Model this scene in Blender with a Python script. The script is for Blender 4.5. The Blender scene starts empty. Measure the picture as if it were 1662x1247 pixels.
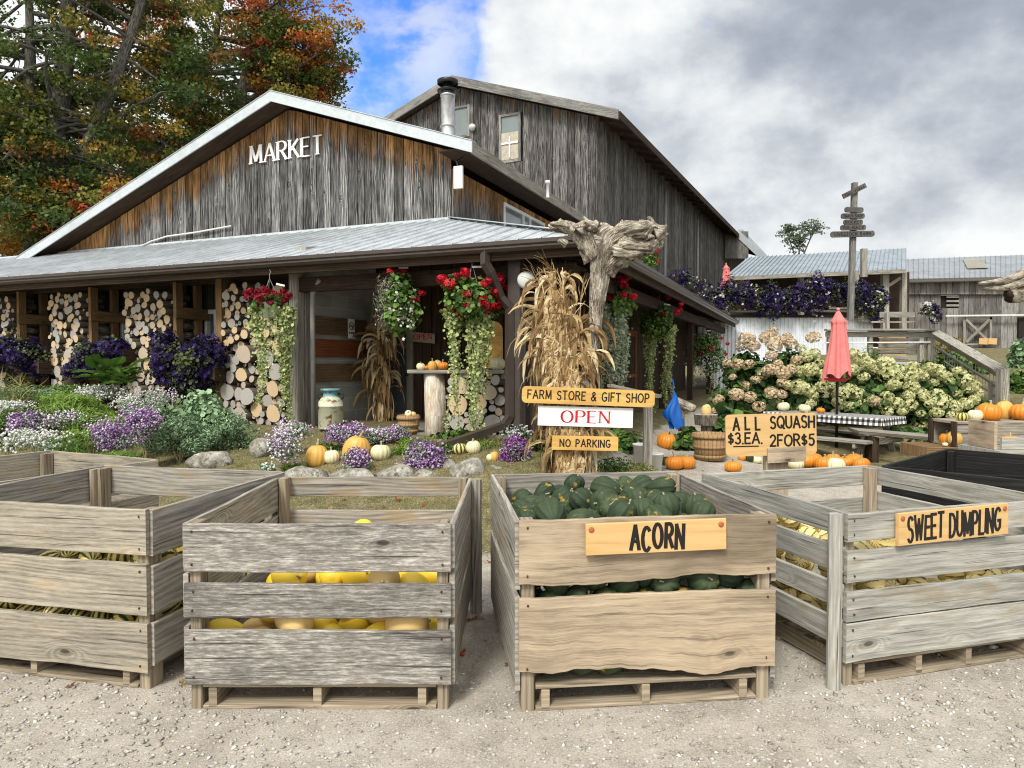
import bpy, math, random
import numpy as np
from mathutils import Vector, Matrix, Euler
from math import sin, cos, pi, radians, sqrt, exp, atan2
R = random.Random(7)
NR = np.random.default_rng(11)
sc = bpy.context.scene
COL = sc.collection
# ---------------------------------------------------------------- camera
FPX = 1152.0; HC = 1.6; PITCH = math.atan(33.5/FPX)
cam = bpy.data.cameras.new('camera'); camo = bpy.data.objects.new('camera', cam); COL.objects.link(camo)
cam.sensor_width = 36; cam.lens = 36*FPX/1662; cam.clip_start = .05; cam.clip_end = 2000
camo.location = (0, 0, HC); camo.rotation_euler = (pi/2-PITCH, 0, 0); sc.camera = camo
def at(px, py, Y):
    cx = (px-831)/FPX; cy = -(py-623.5)/FPX
    dy = cos(PITCH)+cy*sin(PITCH); dz = -sin(PITCH)+cy*cos(PITCH)
    s = Y/dy
    return Vector((cx*s, Y, HC+dz*s))
# ---------------------------------------------------------------- objects
def props(o, label=None, cat=None, group=None, kind=None):
    if label: o['label'] = label
    if cat: o['category'] = cat
    if group: o['group'] = group
    if kind: o['kind'] = kind
    return o
def empty(name, loc=(0, 0, 0), rz=0, label=None, cat=None, group=None):
    o = bpy.data.objects.new(name, None); COL.objects.link(o); o.location = loc; o.rotation_euler = (0, 0, rz)
    o.empty_display_size = .1
    return props(o, label, cat, group)
def link(name, me, parent=None, loc=None, rot=None):
    o = bpy.data.objects.new(name, me); COL.objects.link(o)
    if parent is not None: o.parent = parent
    if loc is not None: o.location = loc
    if rot is not None: o.rotation_euler = rot
    return o
class MB:
    def __init__(s): s.v = []; s.f = []; s.uv = []; s.mi = []; s.r = []
    def face(s, idx, uvs, mi=0, r=0.): s.f.append(idx); s.uv.extend(uvs); s.mi.append(mi); s.r.append(r)
    def quad(s, pts, mi=0, r=0., uvs=None):
        n = len(s.v); s.v.extend(tuple(p) for p in pts)
        if uvs is None:
            a = Vector(pts[0]); e1 = (Vector(pts[1])-a); L = e1.length or 1; e1 = e1/L
            nn = e1.cross(Vector(pts[-1])-a); nn = nn.normalized() if nn.length > 0 else Vector((0, 0, 1)); e2 = nn.cross(e1)
            uvs = [((Vector(p)-a).dot(e1), (Vector(p)-a).dot(e2)) for p in pts]
        s.face(tuple(range(n, n+len(pts))), uvs, mi, r)
    def box(s, c, ax, ay, az, hx, hy, hz, mi=0, r=None, ch=0.0):
        """box with centre c, unit axes, half sizes; u runs along the longest axis"""
        if r is None: r = R.random()
        c = Vector(c); A = [Vector(ax), Vector(ay), Vector(az)]; H = [hx, hy, hz]
        lo = max(range(3), key=lambda i: H[i]); o1 = (lo+1) % 3; o2 = (lo+2) % 3
        s.plank(c-A[lo]*H[lo], c+A[lo]*H[lo], A[o1], 2*H[o1], 2*H[o2], mi=mi, r=r, ch=ch, seg=1)
    def bx(s, x0, x1, y0, y1, z0, z1, mi=0, r=None, ch=0.0):
        s.box(((x0+x1)/2, (y0+y1)/2, (z0+z1)/2), (1, 0, 0), (0, 1, 0), (0, 0, 1), abs(x1-x0)/2, abs(y1-y0)/2, abs(z1-z0)/2, mi, r, ch)
    def plank(s, p0, p1, wd, w, t, mi=0, r=None, ch=.003, seg=1, ragT=0., ragB=0., bow=0., u0=0., ft=3.):
        """board from p0 to p1 (centre line); wd = width direction; t = thickness along length x wd"""
        if r is None: r = R.random()
        p0 = Vector(p0); p1 = Vector(p1); d = p1-p0; L = d.length; d = d/L; wd = Vector(wd).normalized(); n = d.cross(wd).normalized()
        ch = min(ch, w*.3, t*.3)
        ph = r*97.
        base = len(s.v)
        hw, ht = w/2, t/2
        if ch > 0: prof = [(-hw+ch, -ht), (hw-ch, -ht), (hw, -ht+ch), (hw, ht-ch), (hw-ch, ht), (-hw+ch, ht), (-hw, ht-ch), (-hw, -ht+ch)]
        else: prof = [(-hw, -ht), (hw, -ht), (hw, ht), (-hw, ht)]
        k = len(prof)
        per = [0.]
        for i in range(k):
            a = prof[i]; b = prof[(i+1) % k]; per.append(per[-1]+math.hypot(a[0]-b[0], a[1]-b[1]))
        us = []
        for i in range(seg+1):
            f = i/seg; us.append(u0+f*L)
            c = p0+d*(f*L)+n*(bow*sin(pi*f))
            nt = ragT*(.55*sin(f*L*ft*1.7+ph)+.3*sin(f*L*ft*4.1+ph*2)+.25*sin(f*L*ft*11+ph*3)+.12*sin(f*L*ft*29+ph))
            nb = ragB*(.6*sin(f*L*ft*1.1+ph*1.7)+.35*sin(f*L*ft*2.9+ph*2.1+sin(f*L*7))+.12*sin(f*L*ft*8+ph*3.3+2*sin(f*L*5+ph))+.05*sin(f*L*ft*29+ph))+(-.35*ragB*exp(-((f-.57)/.035)**2) if ragB > .015 else 0)
            for (a, b) in prof:
                e = nt if a > 0 else nb
                s.v.append(tuple(c+wd*(a+e)+n*b))
        for i in range(seg):
            for j in range(k):
                j2 = (j+1) % k; a = base+i*k
                s.face((a+j, a+j2, a+k+j2, a+k+j), [(us[i], per[j]), (us[i], per[j+1]), (us[i+1], per[j+1]), (us[i+1], per[j])], mi, r)
        s.face(tuple(base+j for j in reversed(range(k))), [(prof[j][1]*.3, prof[j][0]) for j in reversed(range(k))], mi, r)
        a = base+seg*k
        s.face(tuple(a+j for j in range(k)), [(prof[j][1]*.3, prof[j][0]) for j in range(k)], mi, r)
    def tube(s, pts, rad, n=10, mi=0, r=None, cap=True, capmi=None, rfun=None, up=None):
        if r is None: r = R.random()
        pts = [Vector(p) for p in pts]
        if not hasattr(rad, '__len__'): rad = [rad]*len(pts)
        t = (pts[1]-pts[0]).normalized(); ref = Vector(up) if up else (Vector((0, 0, 1)) if abs(t.z) < .9 else Vector((1, 0, 0)))
        e1 = (ref-t*ref.dot(t)).normalized(); base = len(s.v); u = 0; us = []
        for i, p in enumerate(pts):
            if i: u += (p-pts[i-1]).length
            us.append(u)
            if 0 < i < len(pts)-1: t = ((pts[i+1]-p).normalized()+(p-pts[i-1]).normalized()).normalized()
            elif i == len(pts)-1: t = (p-pts[i-1]).normalized()
            e1 = (e1-t*e1.dot(t)).normalized(); e2 = t.cross(e1)
            for j in range(n):
                a = 2*pi*j/n; q = rad[i]*(rfun(i, a, u) if rfun else 1)
                s.v.append(tuple(p+(e1*cos(a)+e2*sin(a))*q))
        for i in range(len(pts)-1):
            for j in range(n):
                j2 = (j+1) % n; a = base+i*n; w0 = 2*pi*j/n*rad[i]; w1 = 2*pi*(j+1)/n*rad[i]
                s.face((a+j, a+j2, a+n+j2, a+n+j), [(us[i], w0), (us[i], w1), (us[i+1], w1), (us[i+1], w0)], mi, r)
        if cap:
            cm = mi if capmi is None else capmi
            for (a, rr, rev) in ((base, rad[0], True), (base+(len(pts)-1)*n, rad[-1], False)):
                ids = list(range(n)); ids = ids[::-1] if rev else ids
                s.face(tuple(a+j for j in ids), [(cos(2*pi*j/n)*rr, sin(2*pi*j/n)*rr) for j in ids], cm, r)
    def lathe(s, prof, c=(0, 0, 0), n=16, mi=0, r=None, fn=None):
        """prof [(rad, z)]; fn(theta, i) multiplies radius"""
        if r is None: r = R.random()
        base = len(s.v); k = len(prof)
        for i, (rr, z) in enumerate(prof):
            for j in range(n):
                a = 2*pi*j/n; q = rr*(fn(a, i) if fn else 1)
                s.v.append((c[0]+q*cos(a), c[1]+q*sin(a), c[2]+z))
        for i in range(k-1):
            for j in range(n):
                j2 = (j+1) % n; a = base+i*n
                s.face((a+j, a+j2, a+n+j2, a+n+j), [(j/n, i/(k-1)), ((j+1)/n, i/(k-1)), ((j+1)/n, (i+1)/(k-1)), (j/n, (i+1)/(k-1))], mi, r)
    def build(s, name, mats, parent=None, smooth=False, loc=None, rot=None):
        me = bpy.data.meshes.new(name); me.from_pydata(s.v, [], s.f)
        if not isinstance(mats, (list, tuple)): mats = [mats]
        for m in mats: me.materials.append(m)
        uvl = me.uv_layers.new(name='UVMap'); uvl.data.foreach_set('uv', np.array(s.uv, dtype=np.float32).ravel())
        me.polygons.foreach_set('material_index', s.mi)
        at_ = me.attributes.new('rnd', 'FLOAT', 'FACE'); at_.data.foreach_set('value', s.r)
        if smooth: me.polygons.foreach_set('use_smooth', [True]*len(s.f))
        me.update()
        s.me = me
        return link(name, me, parent, loc, rot)
def npmesh(name, V, F, rnd, mats, mi=None, smooth=False, UV=None):
    me = bpy.data.meshes.new(name); V = np.asarray(V, np.float32); F = np.asarray(F, np.int32); k = F.shape[1]
    me.vertices.add(len(V)); me.vertices.foreach_set('co', V.ravel())
    me.loops.add(F.size); me.loops.foreach_set('vertex_index', F.ravel())
    me.polygons.add(len(F)); me.polygons.foreach_set('loop_start', np.arange(0, F.size, k, dtype=np.int32))
    if UV is not None:
        uvl = me.uv_layers.new(name='UVMap'); uvl.data.foreach_set('uv', np.asarray(UV, np.float32)[F.ravel()].ravel())
    if mi is not None: me.polygons.foreach_set('material_index', np.asarray(mi, np.int32))
    if smooth: me.polygons.foreach_set('use_smooth', np.ones(len(F), bool))
    a = me.attributes.new('rnd', 'FLOAT', 'FACE'); a.data.foreach_set('value', np.asarray(rnd, np.float32))
    for m in (mats if isinstance(mats, (list, tuple)) else [mats]): me.materials.append(m)
    me.update(calc_edges=True); me.validate()
    return me
# templates for scattering: z is the outward normal, y the direction
T_LEAF = (np.array([(0, 0, 0), (-.32, .45, .1), (0, 1, -.12), (.32, .45, .1)], float), np.array([(0, 3, 2, 1)]))
T_ROUND = (np.array([(0, 0, 0), (-.42, .25, .04), (-.42, .75, .04), (0, 1, -.1), (.42, .75, .04), (.42, .25, .04)], float), np.array([(0, 3, 2, 1), (0, 5, 4, 3)]))
def _star(k=5, inner=.45, depth=.25):
    v = [(0, 0, -depth)]; f = []
    for i in range(k):
        a = 2*pi*i/k
        v += [(inner*cos(a-pi/k), inner*sin(a-pi/k), 0), (cos(a-.32), sin(a-.32), .05), (cos(a+.32), sin(a+.32), .05)]
    for i in range(k):
        b = 1+3*i; nx = 1+3*((i+1) % k)
        f += [(0, b, b+1, b+2), (0, b+2, nx, nx)]
    f = [q for q in f if len(set(q)) == 4] + []
    return np.array(v, float), np.array(f)
T_STAR = _star()
def _octa():
    v = np.array([(1, 0, 0), (0, 1, 0), (-1, 0, 0), (0, -1, 0), (0, 0, .9), (0, 0, -.6)], float)
    f = np.array([(0, 1, 4), (1, 2, 4), (2, 3, 4), (3, 0, 4), (1, 0, 5), (2, 1, 5), (3, 2, 5), (0, 3, 5)])
    return v, f
T_OCTA = _octa()
def _four():
    v = []; f = []
    for i in range(4):
        a = pi/2*i; c, s_ = cos(a), sin(a); b = len(v)
        for (x, y, z) in ((0, 0, -.1), (.55, -.42, .05), (1, 0, 0), (.55, .42, .05)): v.append((x*c-y*s_, x*s_+y*c, z))
        f.append((b, b+1, b+2, b+3))
    return np.array(v, float), np.array(f)
T_FOUR = _four()
def _blade():
    v = [(-.5, 0, 0), (.5, 0, 0), (-.35, .5, .0), (.35, .5, .0), (-.03, 1, -.25), (.03, 1, -.25)]
    return np.array(v, float), np.array([(0, 1, 3, 2), (2, 3, 5, 4)])
T_BLADE = _blade()
def unit(a): return a/np.maximum(np.linalg.norm(a, axis=1, keepdims=True), 1e-9)
def scat(T, P, N, S, rnd, sx=None, D=None):
    """copies of template T at P, z axis N, size S; returns V, F, rnd arrays"""
    V0, F0 = T; P = np.asarray(P, float); n = len(P); N = unit(np.asarray(N, float))
    D = NR.normal(size=(n, 3)) if D is None else np.asarray(D, float)
    Y = unit(D-N*np.sum(D*N, axis=1, keepdims=True)); X = np.cross(Y, N)
    S = np.broadcast_to(np.asarray(S, float), (n,)); sx = S if sx is None else np.broadcast_to(np.asarray(sx, float), (n,))
    V = P[:, None, :]+V0[None, :, 0:1]*X[:, None, :]*sx[:, None, None]+(V0[None, :, 1:2]*Y[:, None, :]+V0[None, :, 2:3]*N[:, None, :])*S[:, None, None]
    F = F0[None]+(np.arange(n)*len(V0))[:, None, None]
    return V.reshape(-1, 3), F.reshape(-1, F0.shape[1]), np.repeat(np.broadcast_to(rnd, (n,)), len(F0))
def cat_(parts):
    Vs, Fs, Rs = [], [], []; o = 0
    for V, F, r in parts: Vs.append(V); Fs.append(F+o); Rs.append(r); o += len(V)
    return np.concatenate(Vs), np.concatenate(Fs), np.concatenate(Rs)
def scatobj(name, parts, mat, parent=None, loc=None, smooth=False):
    if not isinstance(parts, list): parts = [parts]
    V, F, r = cat_(parts)
    return link(name, npmesh(name, V, F, r, mat, smooth=smooth), parent, loc)
def ell(n, c, rad, shell=.55, top=False):
    """n points in an ellipsoid, biased outwards; returns points and outward normals"""
    d = unit(NR.normal(size=(n, 3)))
    if top: d[:, 2] = np.abs(d[:, 2])*.9+.05*NR.normal(size=n); d = unit(d)
    q = (shell+(1-shell)*NR.random(n))[:, None]
    return np.asarray(c)+d*q*np.asarray(rad), unit(d/np.asarray(rad)+.35*NR.normal(size=(n, 3))/np.mean(rad))
# ---------------------------------------------------------------- materials
class NT:
    def __init__(s, name, world=False):
        if world: s.id = bpy.data.worlds.new(name)
        else: s.id = bpy.data.materials.new(name)
        s.id.use_nodes = True; s.t = s.id.node_tree; s.t.nodes.clear()
    def n(s, ty, ins=None, **kw):
        nd = s.t.nodes.new(ty)
        for k, v in kw.items(): setattr(nd, k, v)
        for k, v in (ins or {}).items(): s.put(nd.inputs[k], v)
        return nd
    def put(s, sock, v):
        if isinstance(v, bpy.types.NodeSocket): s.t.links.new(v, sock)
        elif v is not None:
            if isinstance(v, tuple) and len(v) == 3 and sock.type == 'RGBA': v = (*v, 1)
            sock.default_value = v
    def m(s, op, a, b=None, c=None, clamp=False):
        nd = s.n('ShaderNodeMath', operation=op, use_clamp=clamp); s.put(nd.inputs[0], a)
        if b is not None: s.put(nd.inputs[1], b)
        if c is not None: s.put(nd.inputs[2], c)
        return nd.outputs[0]
    def vm(s, op, a, b=None, sc=None):
        nd = s.n('ShaderNodeVectorMath', operation=op); s.put(nd.inputs[0], a)
        if b is not None: s.put(nd.inputs[1], b)
        if sc is not None: s.put(nd.inputs['Scale'], sc)
        return nd.outputs['Value' if op in ('LENGTH', 'DISTANCE', 'DOT_PRODUCT') else 0]
    def noise(s, vec, scale=5, det=3, rough=.55, dist=0., col=False):
        nd = s.n('ShaderNodeTexNoise', {'Vector': vec, 'Scale': scale, 'Detail': det, 'Roughness': rough, 'Distortion': dist})
        return nd.outputs['Color' if col else 'Fac']
    def ramp(s, f, stops, interp='LINEAR'):
        nd = s.n('ShaderNodeValToRGB', {'Fac': f}); cr = nd.color_ramp; cr.interpolation = interp
        while len(cr.elements) < len(stops): cr.elements.new(.5)
        for e, (p, c) in zip(cr.elements, stops):
            e.position = p; e.color = (*c, 1) if isinstance(c, tuple) else (c, c, c, 1)
        return nd.outputs[0]
    def mix(s, f, a, b, mode='MIX'):
        nd = s.n('ShaderNodeMix', data_type='RGBA', blend_type=mode, clamp_factor=True); s.put(nd.inputs[0], f); s.put(nd.inputs[6], a); s.put(nd.inputs[7], b)
        return nd.outputs[2]
    def ss(s, x, lo, hi):
        nd = s.n('ShaderNodeMapRange', {0: x, 1: lo, 2: hi, 3: 0., 4: 1.}, interpolation_type='SMOOTHSTEP'); return nd.outputs[0]
    def uv(s): return s.n('ShaderNodeTexCoord').outputs['UV']
    def obj(s): return s.n('ShaderNodeTexCoord').outputs['Object']
    def geo(s): return s.n('ShaderNodeNewGeometry').outputs['Position']
    def attr(s, nm='rnd'): return s.n('ShaderNodeAttribute', attribute_name=nm).outputs['Fac']
    def orand(s): return s.n('ShaderNodeObjectInfo').outputs['Random']
    def xyz(s, x, y, z=0.): return s.n('ShaderNodeCombineXYZ', {0: x, 1: y, 2: z}).outputs[0]
    def sep(s, v): nd = s.n('ShaderNodeSeparateXYZ', {0: v}); return nd.outputs
    def out(s, col, rough=.8, bump=None, bs=.3, bd=.01, metal=0., spec=.3, trans=None, nrm=None, alpha=None, coat=None):
        p = s.n('ShaderNodeBsdfPrincipled', {'Base Color': col, 'Roughness': rough, 'Metallic': metal, 'Specular IOR Level': spec})
        if coat: p.inputs['Coat Weight'].default_value = coat
        if bump is not None:
            b = s.n('ShaderNodeBump', {'Height': bump, 'Strength': bs, 'Distance': bd}); s.t.links.new(b.outputs[0], p.inputs['Normal'])
        sh = p.outputs[0]
        if trans is not None:
            tr = s.n('ShaderNodeBsdfTranslucent', {'Color': col}); mx = s.n('ShaderNodeMixShader', {0: trans}); s.t.links.new(sh, mx.inputs[1]); s.t.links.new(tr.outputs[0], mx.inputs[2]); sh = mx.outputs[0]
        o = s.n('ShaderNodeOutputMaterial'); s.t.links.new(sh, o.inputs[0])
        return s.id
def plain(name, col, rough=.6, metal=0., spec=.3, var=.12, scale=8., bump=0., coat=None):
    t = NT(name); nz = t.noise(t.obj(), scale, 4, .6)
    c = t.mix(t.ss(nz, .3, .7), tuple(max(0, x*(1-var)) for x in col), tuple(min(1, x*(1+var)) for x in col))
    return t.out(c, rough, bump=nz if bump else None, bs=bump, metal=metal, spec=spec, coat=coat)
def leafmat(name, stops, rough=.55, trans=.25, jit=.0, spec=.25, voff=True):
    t = NT(name); r = t.attr()
    if voff: r = t.m('ADD', r, t.m('MULTIPLY', t.m('SUBTRACT', t.noise(t.geo(), 1.5, 2), .5), .25))
    return t.out(t.ramp(r, stops), rough, trans=trans, spec=spec)
def wood(name, dark, mid, light, tan=None, tanf=.5, ringk=48., contrast=1., knots=1., fur=0., bump=.35, rough=.82, orange=None, moss=None, ramps=(.0, .5, 1.), stain=.25, val=.16, ringa=.15, crack=1.):
    t = NT(name); uv = t.uv(); r = t.attr(); sx = t.sep(uv); u, v = sx[0], sx[1]
    rz = t.m('MULTIPLY', r, 61.3)
    # knots: elongated cells, only some of them filled
    kv = t.xyz(t.m('MULTIPLY', u, 1.9), t.m('MULTIPLY', v, 4.6), rz)
    vo = t.n('ShaderNodeTexVoronoi', {'Vector': kv, 'Scale': 1., 'Randomness': .9}); kd = vo.outputs['Distance']
    pick = t.m('GREATER_THAN', t.sep(vo.outputs['Color'])[0], 1-.52*knots)
    kin = t.m('MULTIPLY', pick, t.m('SUBTRACT', 1., t.ss(kd, .04, .085)))
    kfar = t.m('MULTIPLY', pick, t.m('SUBTRACT', 1., t.ss(kd, .0, .30)))
    low = t.noise(t.xyz(t.m('MULTIPLY', u, .7), t.m('MULTIPLY', v, 4.), rz), 1., 2, .5)
    ph = t.m('ADD', t.m('ADD', t.m('MULTIPLY', v, ringk), t.m('MULTIPLY', low, 10.)), t.m('MULTIPLY', kfar, 5.))
    ring = t.m('MULTIPLY_ADD', t.m('SINE', t.m('MULTIPLY', ph, 4.4)), .5, .5)
    fine = t.noise(t.xyz(t.m('MULTIPLY', u, 5.), t.m('MULTIPLY', v, 190.), rz), 1., 3, .65)
    med = t.noise(t.xyz(t.m('MULTIPLY', u, 2.2), t.m('MULTIPLY', v, 38.), rz), 1., 3, .6)
    blot = t.noise(t.xyz(t.m('MULTIPLY', u, 2.5), t.m('MULTIPLY', v, 7.), t.m('ADD', rz, 9.)), 1., 3, .6, .0)
    g = t.m('ADD', t.m('MULTIPLY', ring, ringa), t.m('ADD', t.m('MULTIPLY', fine, .50-ringa*.5), t.m('MULTIPLY', med, .50-ringa*.5)))
    if fur:
        fz = t.noise(t.xyz(t.m('MULTIPLY', u, 16.), t.m('MULTIPLY', v, 95.), rz), 1., 4, .78)
        g = t.m('ADD', t.m('MULTIPLY', g, 1-fur), t.m('MULTIPLY', fz, fur))
    g = t.m('MULTIPLY_ADD', t.m('SUBTRACT', g, .5), 2.1*contrast, .5, clamp=True)
    c = t.ramp(g, [(ramps[0], dark), (ramps[1], mid), (ramps[2], light)])
    if tan is not None:
        c = t.mix(t.m('MULTIPLY', t.ss(blot, .62-.35*tanf, .78-.3*tanf), .85), c, t.mix(g, tuple(x*.62 for x in tan), tan))
    st = t.ss(t.noise(t.xyz(t.m('MULTIPLY', u, 1.1), t.m('MULTIPLY', v, 3.3), t.m('ADD', rz, 4.)), 1., 3, .65, 0.), .50, .74)
    c = t.mix(t.m('MULTIPLY', st, stain), c, tuple(x*.45 for x in dark))
    if orange is not None:
        top = t.m('ADD', u, t.m('MULTIPLY', t.m('SUBTRACT', t.noise(t.xyz(t.m('MULTIPLY', u, 1.0), t.m('MULTIPLY', v, 16.), t.m('ADD', rz, t.m('MULTIPLY', r, 30.))), 1., 4, .7), .5), 1.9))
        top = t.m('ADD', top, t.m('MULTIPLY', t.m('SUBTRACT', t.m('FRACT', t.m('MULTIPLY', r, 7.7)), .5), .35))
        om = t.m('SUBTRACT', 1., t.ss(top, orange[0], orange[1]))
        oc = t.ramp(t.m('ADD', t.m('MULTIPLY', g, .6), t.m('MULTIPLY', blot, .5)), [(.2, (.05, .02, .008)), (.5, orange[2]), (.85, orange[3])])
        c = t.mix(om, c, oc)
    if moss is not None:
        c = t.mix(t.m('MULTIPLY', t.ss(blot, .5, .7), .5), c, moss)
    crk = t.noise(t.xyz(t.m('MULTIPLY', u, 1.6), t.m('MULTIPLY', v, 75.), t.m('ADD', rz, 21.)), 1., 2, .5)
    c = t.mix(t.m('MULTIPLY', t.ss(crk, .645, .70), .75*crack), c, tuple(x*.3 for x in dark))
    c = t.mix(t.m('MULTIPLY', kin, .85), c, tuple(x*.3 for x in dark))
    krim = t.m('MULTIPLY', pick, t.m('MULTIPLY', t.ss(kd, .06, .09), t.m('SUBTRACT', 1., t.ss(kd, .09, .14)))); c = t.mix(t.m('MULTIPLY', krim, .45), c, tuple(x*.8 for x in dark))
    hv = t.n('ShaderNodeHueSaturation', {'Color': c, 'Value': t.m('ADD', t.m('MULTIPLY_ADD', t.m('SUBTRACT', r, .5), 2*val, 1.), t.m('MULTIPLY', t.m('SUBTRACT', blot, .5), .9 if stain > .01 else .1))})
    h = t.noise(t.xyz(t.m('MULTIPLY', u, 7.), t.m('MULTIPLY', v, 120.), rz), 1., 2, .6)
    return t.out(hv.outputs[0], rough, bump=h, bs=bump, bd=.006, spec=.2)
M = {}
M['bin_tan'] = wood('pale_pallet_wood', (.12, .105, .08), (.29, .26, .205), (.44, .405, .335), tan=(.40, .32, .22), tanf=.25, fur=.35, contrast=1.35)
M['bin_acorn'] = wood('live_edge_wood', (.16, .125, .085), (.36, .285, .20), (.50, .41, .295), ringa=.06, crack=.6, tan=(.45, .36, .25), tanf=.45, contrast=1.3, ringk=34, fur=.25, stain=.6, knots=1.4)
M['bin_grey'] = wood('silvered_rough_wood', (.075, .066, .058), (.23, .212, .19), (.56, .54, .50), contrast=1.3, fur=.7, bump=.7, ringk=60, stain=.85)
M['bin_side'] = wood('grey_weathered_wood', (.12, .11, .095), (.29, .27, .235), (.45, .42, .375), tan=(.30, .24, .16), tanf=.3, contrast=1.4, fur=.2)
M['bin_green'] = wood('streaked_treated_wood', (.13, .125, .105), (.33, .325, .29), (.52, .515, .475), tan=(.29, .25, .18), tanf=.2, ringk=40, contrast=1.15, ringa=.10, knots=1.5, fur=.15)
M['bin_black'] = wood('black_stained_wood', (.006, .006, .006), (.012, .012, .012), (.03, .03, .028), tan=(.16, .13, .10), tanf=-.25, rough=.6, knots=.3)
M['pallet'] = wood('pallet_wood', (.13, .10, .07), (.29, .24, .17), (.42, .36, .27))
M['sign_pine'] = wood('pine_sign_board', (.44, .26, .09), (.60, .39, .17), (.68, .47, .23), ringk=18, contrast=.6, knots=.9, crack=.15, bump=.05, rough=.5, stain=.0, val=.04)
M['sign_old'] = wood('varnished_sign_wood', (.38, .20, .05), (.62, .37, .11), (.72, .46, .16), ringk=22, contrast=.7, knots=.8, crack=.3, bump=.1, rough=.45, stain=.15, val=.04)
M['siding'] = wood('old_barn_siding', (.012, .012, .012), (.098, .097, .095), (.32, .318, .31), contrast=1.8, ringk=50, orange=(.12, .62, (.25, .125, .045), (.48, .28, .11)), bump=.5, stain=.65, val=.45)
M['siding2'] = wood('dark_barn_siding', (.010, .010, .009), (.075, .071, .066), (.25, .24, .225), contrast=1.8, orange=(-.35, .25, (.12, .06, .025), (.20, .11, .05)), bump=.5, stain=.6, val=.4)
M['siding3'] = wood('grey_shed_siding', (.06, .058, .053), (.19, .185, .17), (.36, .35, .33), contrast=1.2, bump=.4, stain=.5, val=.35)
M['timber'] = wood('brown_timber', (.07, .04, .018), (.21, .13, .06), (.33, .22, .115), contrast=1.)
M['post'] = wood('grey_post_wood', (.09, .082, .068), (.27, .25, .21), (.42, .40, .35), contrast=1.2)
M['signdark'] = wood('dark_direction_board', (.03, .028, .025), (.09, .085, .08), (.17, .16, .15))
M['darkwood'] = wood('dark_stained_wood', (.015, .010, .007), (.045, .029, .018), (.09, .06, .038))
M['redwood'] = wood('red_brown_board', (.07, .022, .008), (.19, .062, .02), (.29, .11, .036), contrast=.8)
M['brownboard'] = wood('brown_board', (.05, .03, .014), (.14, .09, .048), (.25, .17, .10), contrast=.9)
M['deckwood'] = wood('pale_deck_wood', (.10, .095, .08), (.30, .285, .245), (.46, .44, .39), contrast=1.2)
def driftwood():
    t = NT('driftwood'); uv = t.uv(); s = t.sep(uv); p = t.obj()
    fi = t.noise(t.xyz(t.m('MULTIPLY', s[0], 3.), t.m('MULTIPLY', s[1], 85.)), 1., 4, .75, .8); lo = t.noise(p, 7., 4, .65)
    g = t.m('ADD', t.m('MULTIPLY', fi, .6), t.m('MULTIPLY', lo, .4))
    c = t.ramp(g, [(.36, (.015, .012, .008)), (.44, (.16, .13, .095)), (.51, (.42, .37, .29)), (.60, (.74, .68, .57))])
    return t.out(c, .8, bump=fi, bs=1., bd=.04)
M['drift'] = driftwood()
def logend(name, a, b, grey):
    t = NT(name); uv = t.uv(); d = t.vm('LENGTH', uv); r = t.orand(); r2 = t.m('ADD', r, t.attr())
    pos = t.vm('ADD', uv, t.xyz(t.m('MULTIPLY', r2, 31.), t.m('MULTIPLY', r2, 17.)))
    rr = t.m('MULTIPLY_ADD', t.m('SINE', t.m('ADD', t.m('MULTIPLY', d, 420.), t.m('MULTIPLY', t.noise(pos, 14., 2), 8.))), .5, .5)
    ang = t.noise(pos, 40., 5, .7)
    c = t.mix(t.m('ADD', t.m('MULTIPLY', rr, .3), t.m('MULTIPLY', ang, .6)), a, b)
    gm = t.ss(t.m('ADD', t.m('FRACT', t.m('MULTIPLY', r2, 7.3)), t.m('MULTIPLY', t.m('SUBTRACT', t.noise(pos, 9., 3), .5), .6)), .45-grey, .95-grey)
    c = t.mix(gm, c, t.mix(ang, (.16, .15, .135), (.55, .53, .49)))
    c = t.mix(t.m('SUBTRACT', 1., t.ss(d, .003, .012)), c, (.12, .07, .03))
    return t.out(c, .85, bump=ang, bs=.3, bd=.004)
M['logend'] = logend('cut_log_end', (.44, .31, .17), (.70, .55, .36), .0)
M['logend_grey'] = logend('weathered_log_end', (.36, .26, .16), (.58, .48, .36), .45)
def bark(name, a, b):
    t = NT(name); u = t.sep(t.uv()); nz = t.noise(t.xyz(t.m('MULTIPLY', u[0], 6.), t.m('MULTIPLY', u[1], 26.), t.m('MULTIPLY', t.orand(), 40.)), 1., 5, .65, .5)
    return t.out(t.mix(t.ss(nz, .35, .65), a, b), .9, bump=nz, bs=.8, bd=.02)
M['bark'] = bark('grey_bark', (.05, .04, .03), (.22, .19, .15))
M['birch'] = bark('peeled_trunk', (.42, .33, .22), (.66, .62, .55))
M['tree_bark'] = bark('maple_bark', (.035, .032, .026), (.17, .165, .14))
def metal_roof(name, a, b, rough=.45, met=.25):
    t = NT(name); p = t.obj(); n1 = t.noise(p, 1.3, 5, .6); n2 = t.noise(t.vm('MULTIPLY', p, (9., 1., 9.)), 1.2, 4, .6)
    c = t.mix(t.ss(t.m('ADD', t.m('MULTIPLY', n1, .5), t.m('MULTIPLY', n2, .5)), .35, .65), a, b)
    return t.out(c, rough, bump=n1, bs=.08, metal=met, spec=.5)
M['roof'] = metal_roof('galvanised_roof', (.38, .41, .43), (.56, .59, .61))
M['fascia_metal'] = metal_roof('metal_trim', (.40, .45, .47), (.50, .55, .57), met=.1)
M['roof_blue'] = metal_roof('blue_grey_roof', (.21, .25, .28), (.32, .37, .41), met=.1)
M['roof_grey'] = metal_roof('grey_roof', (.21, .23, .25), (.33, .355, .375), met=.1)
M['white_metal'] = metal_roof('white_corrugated', (.60, .64, .68), (.74, .78, .82), met=.0)
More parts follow.
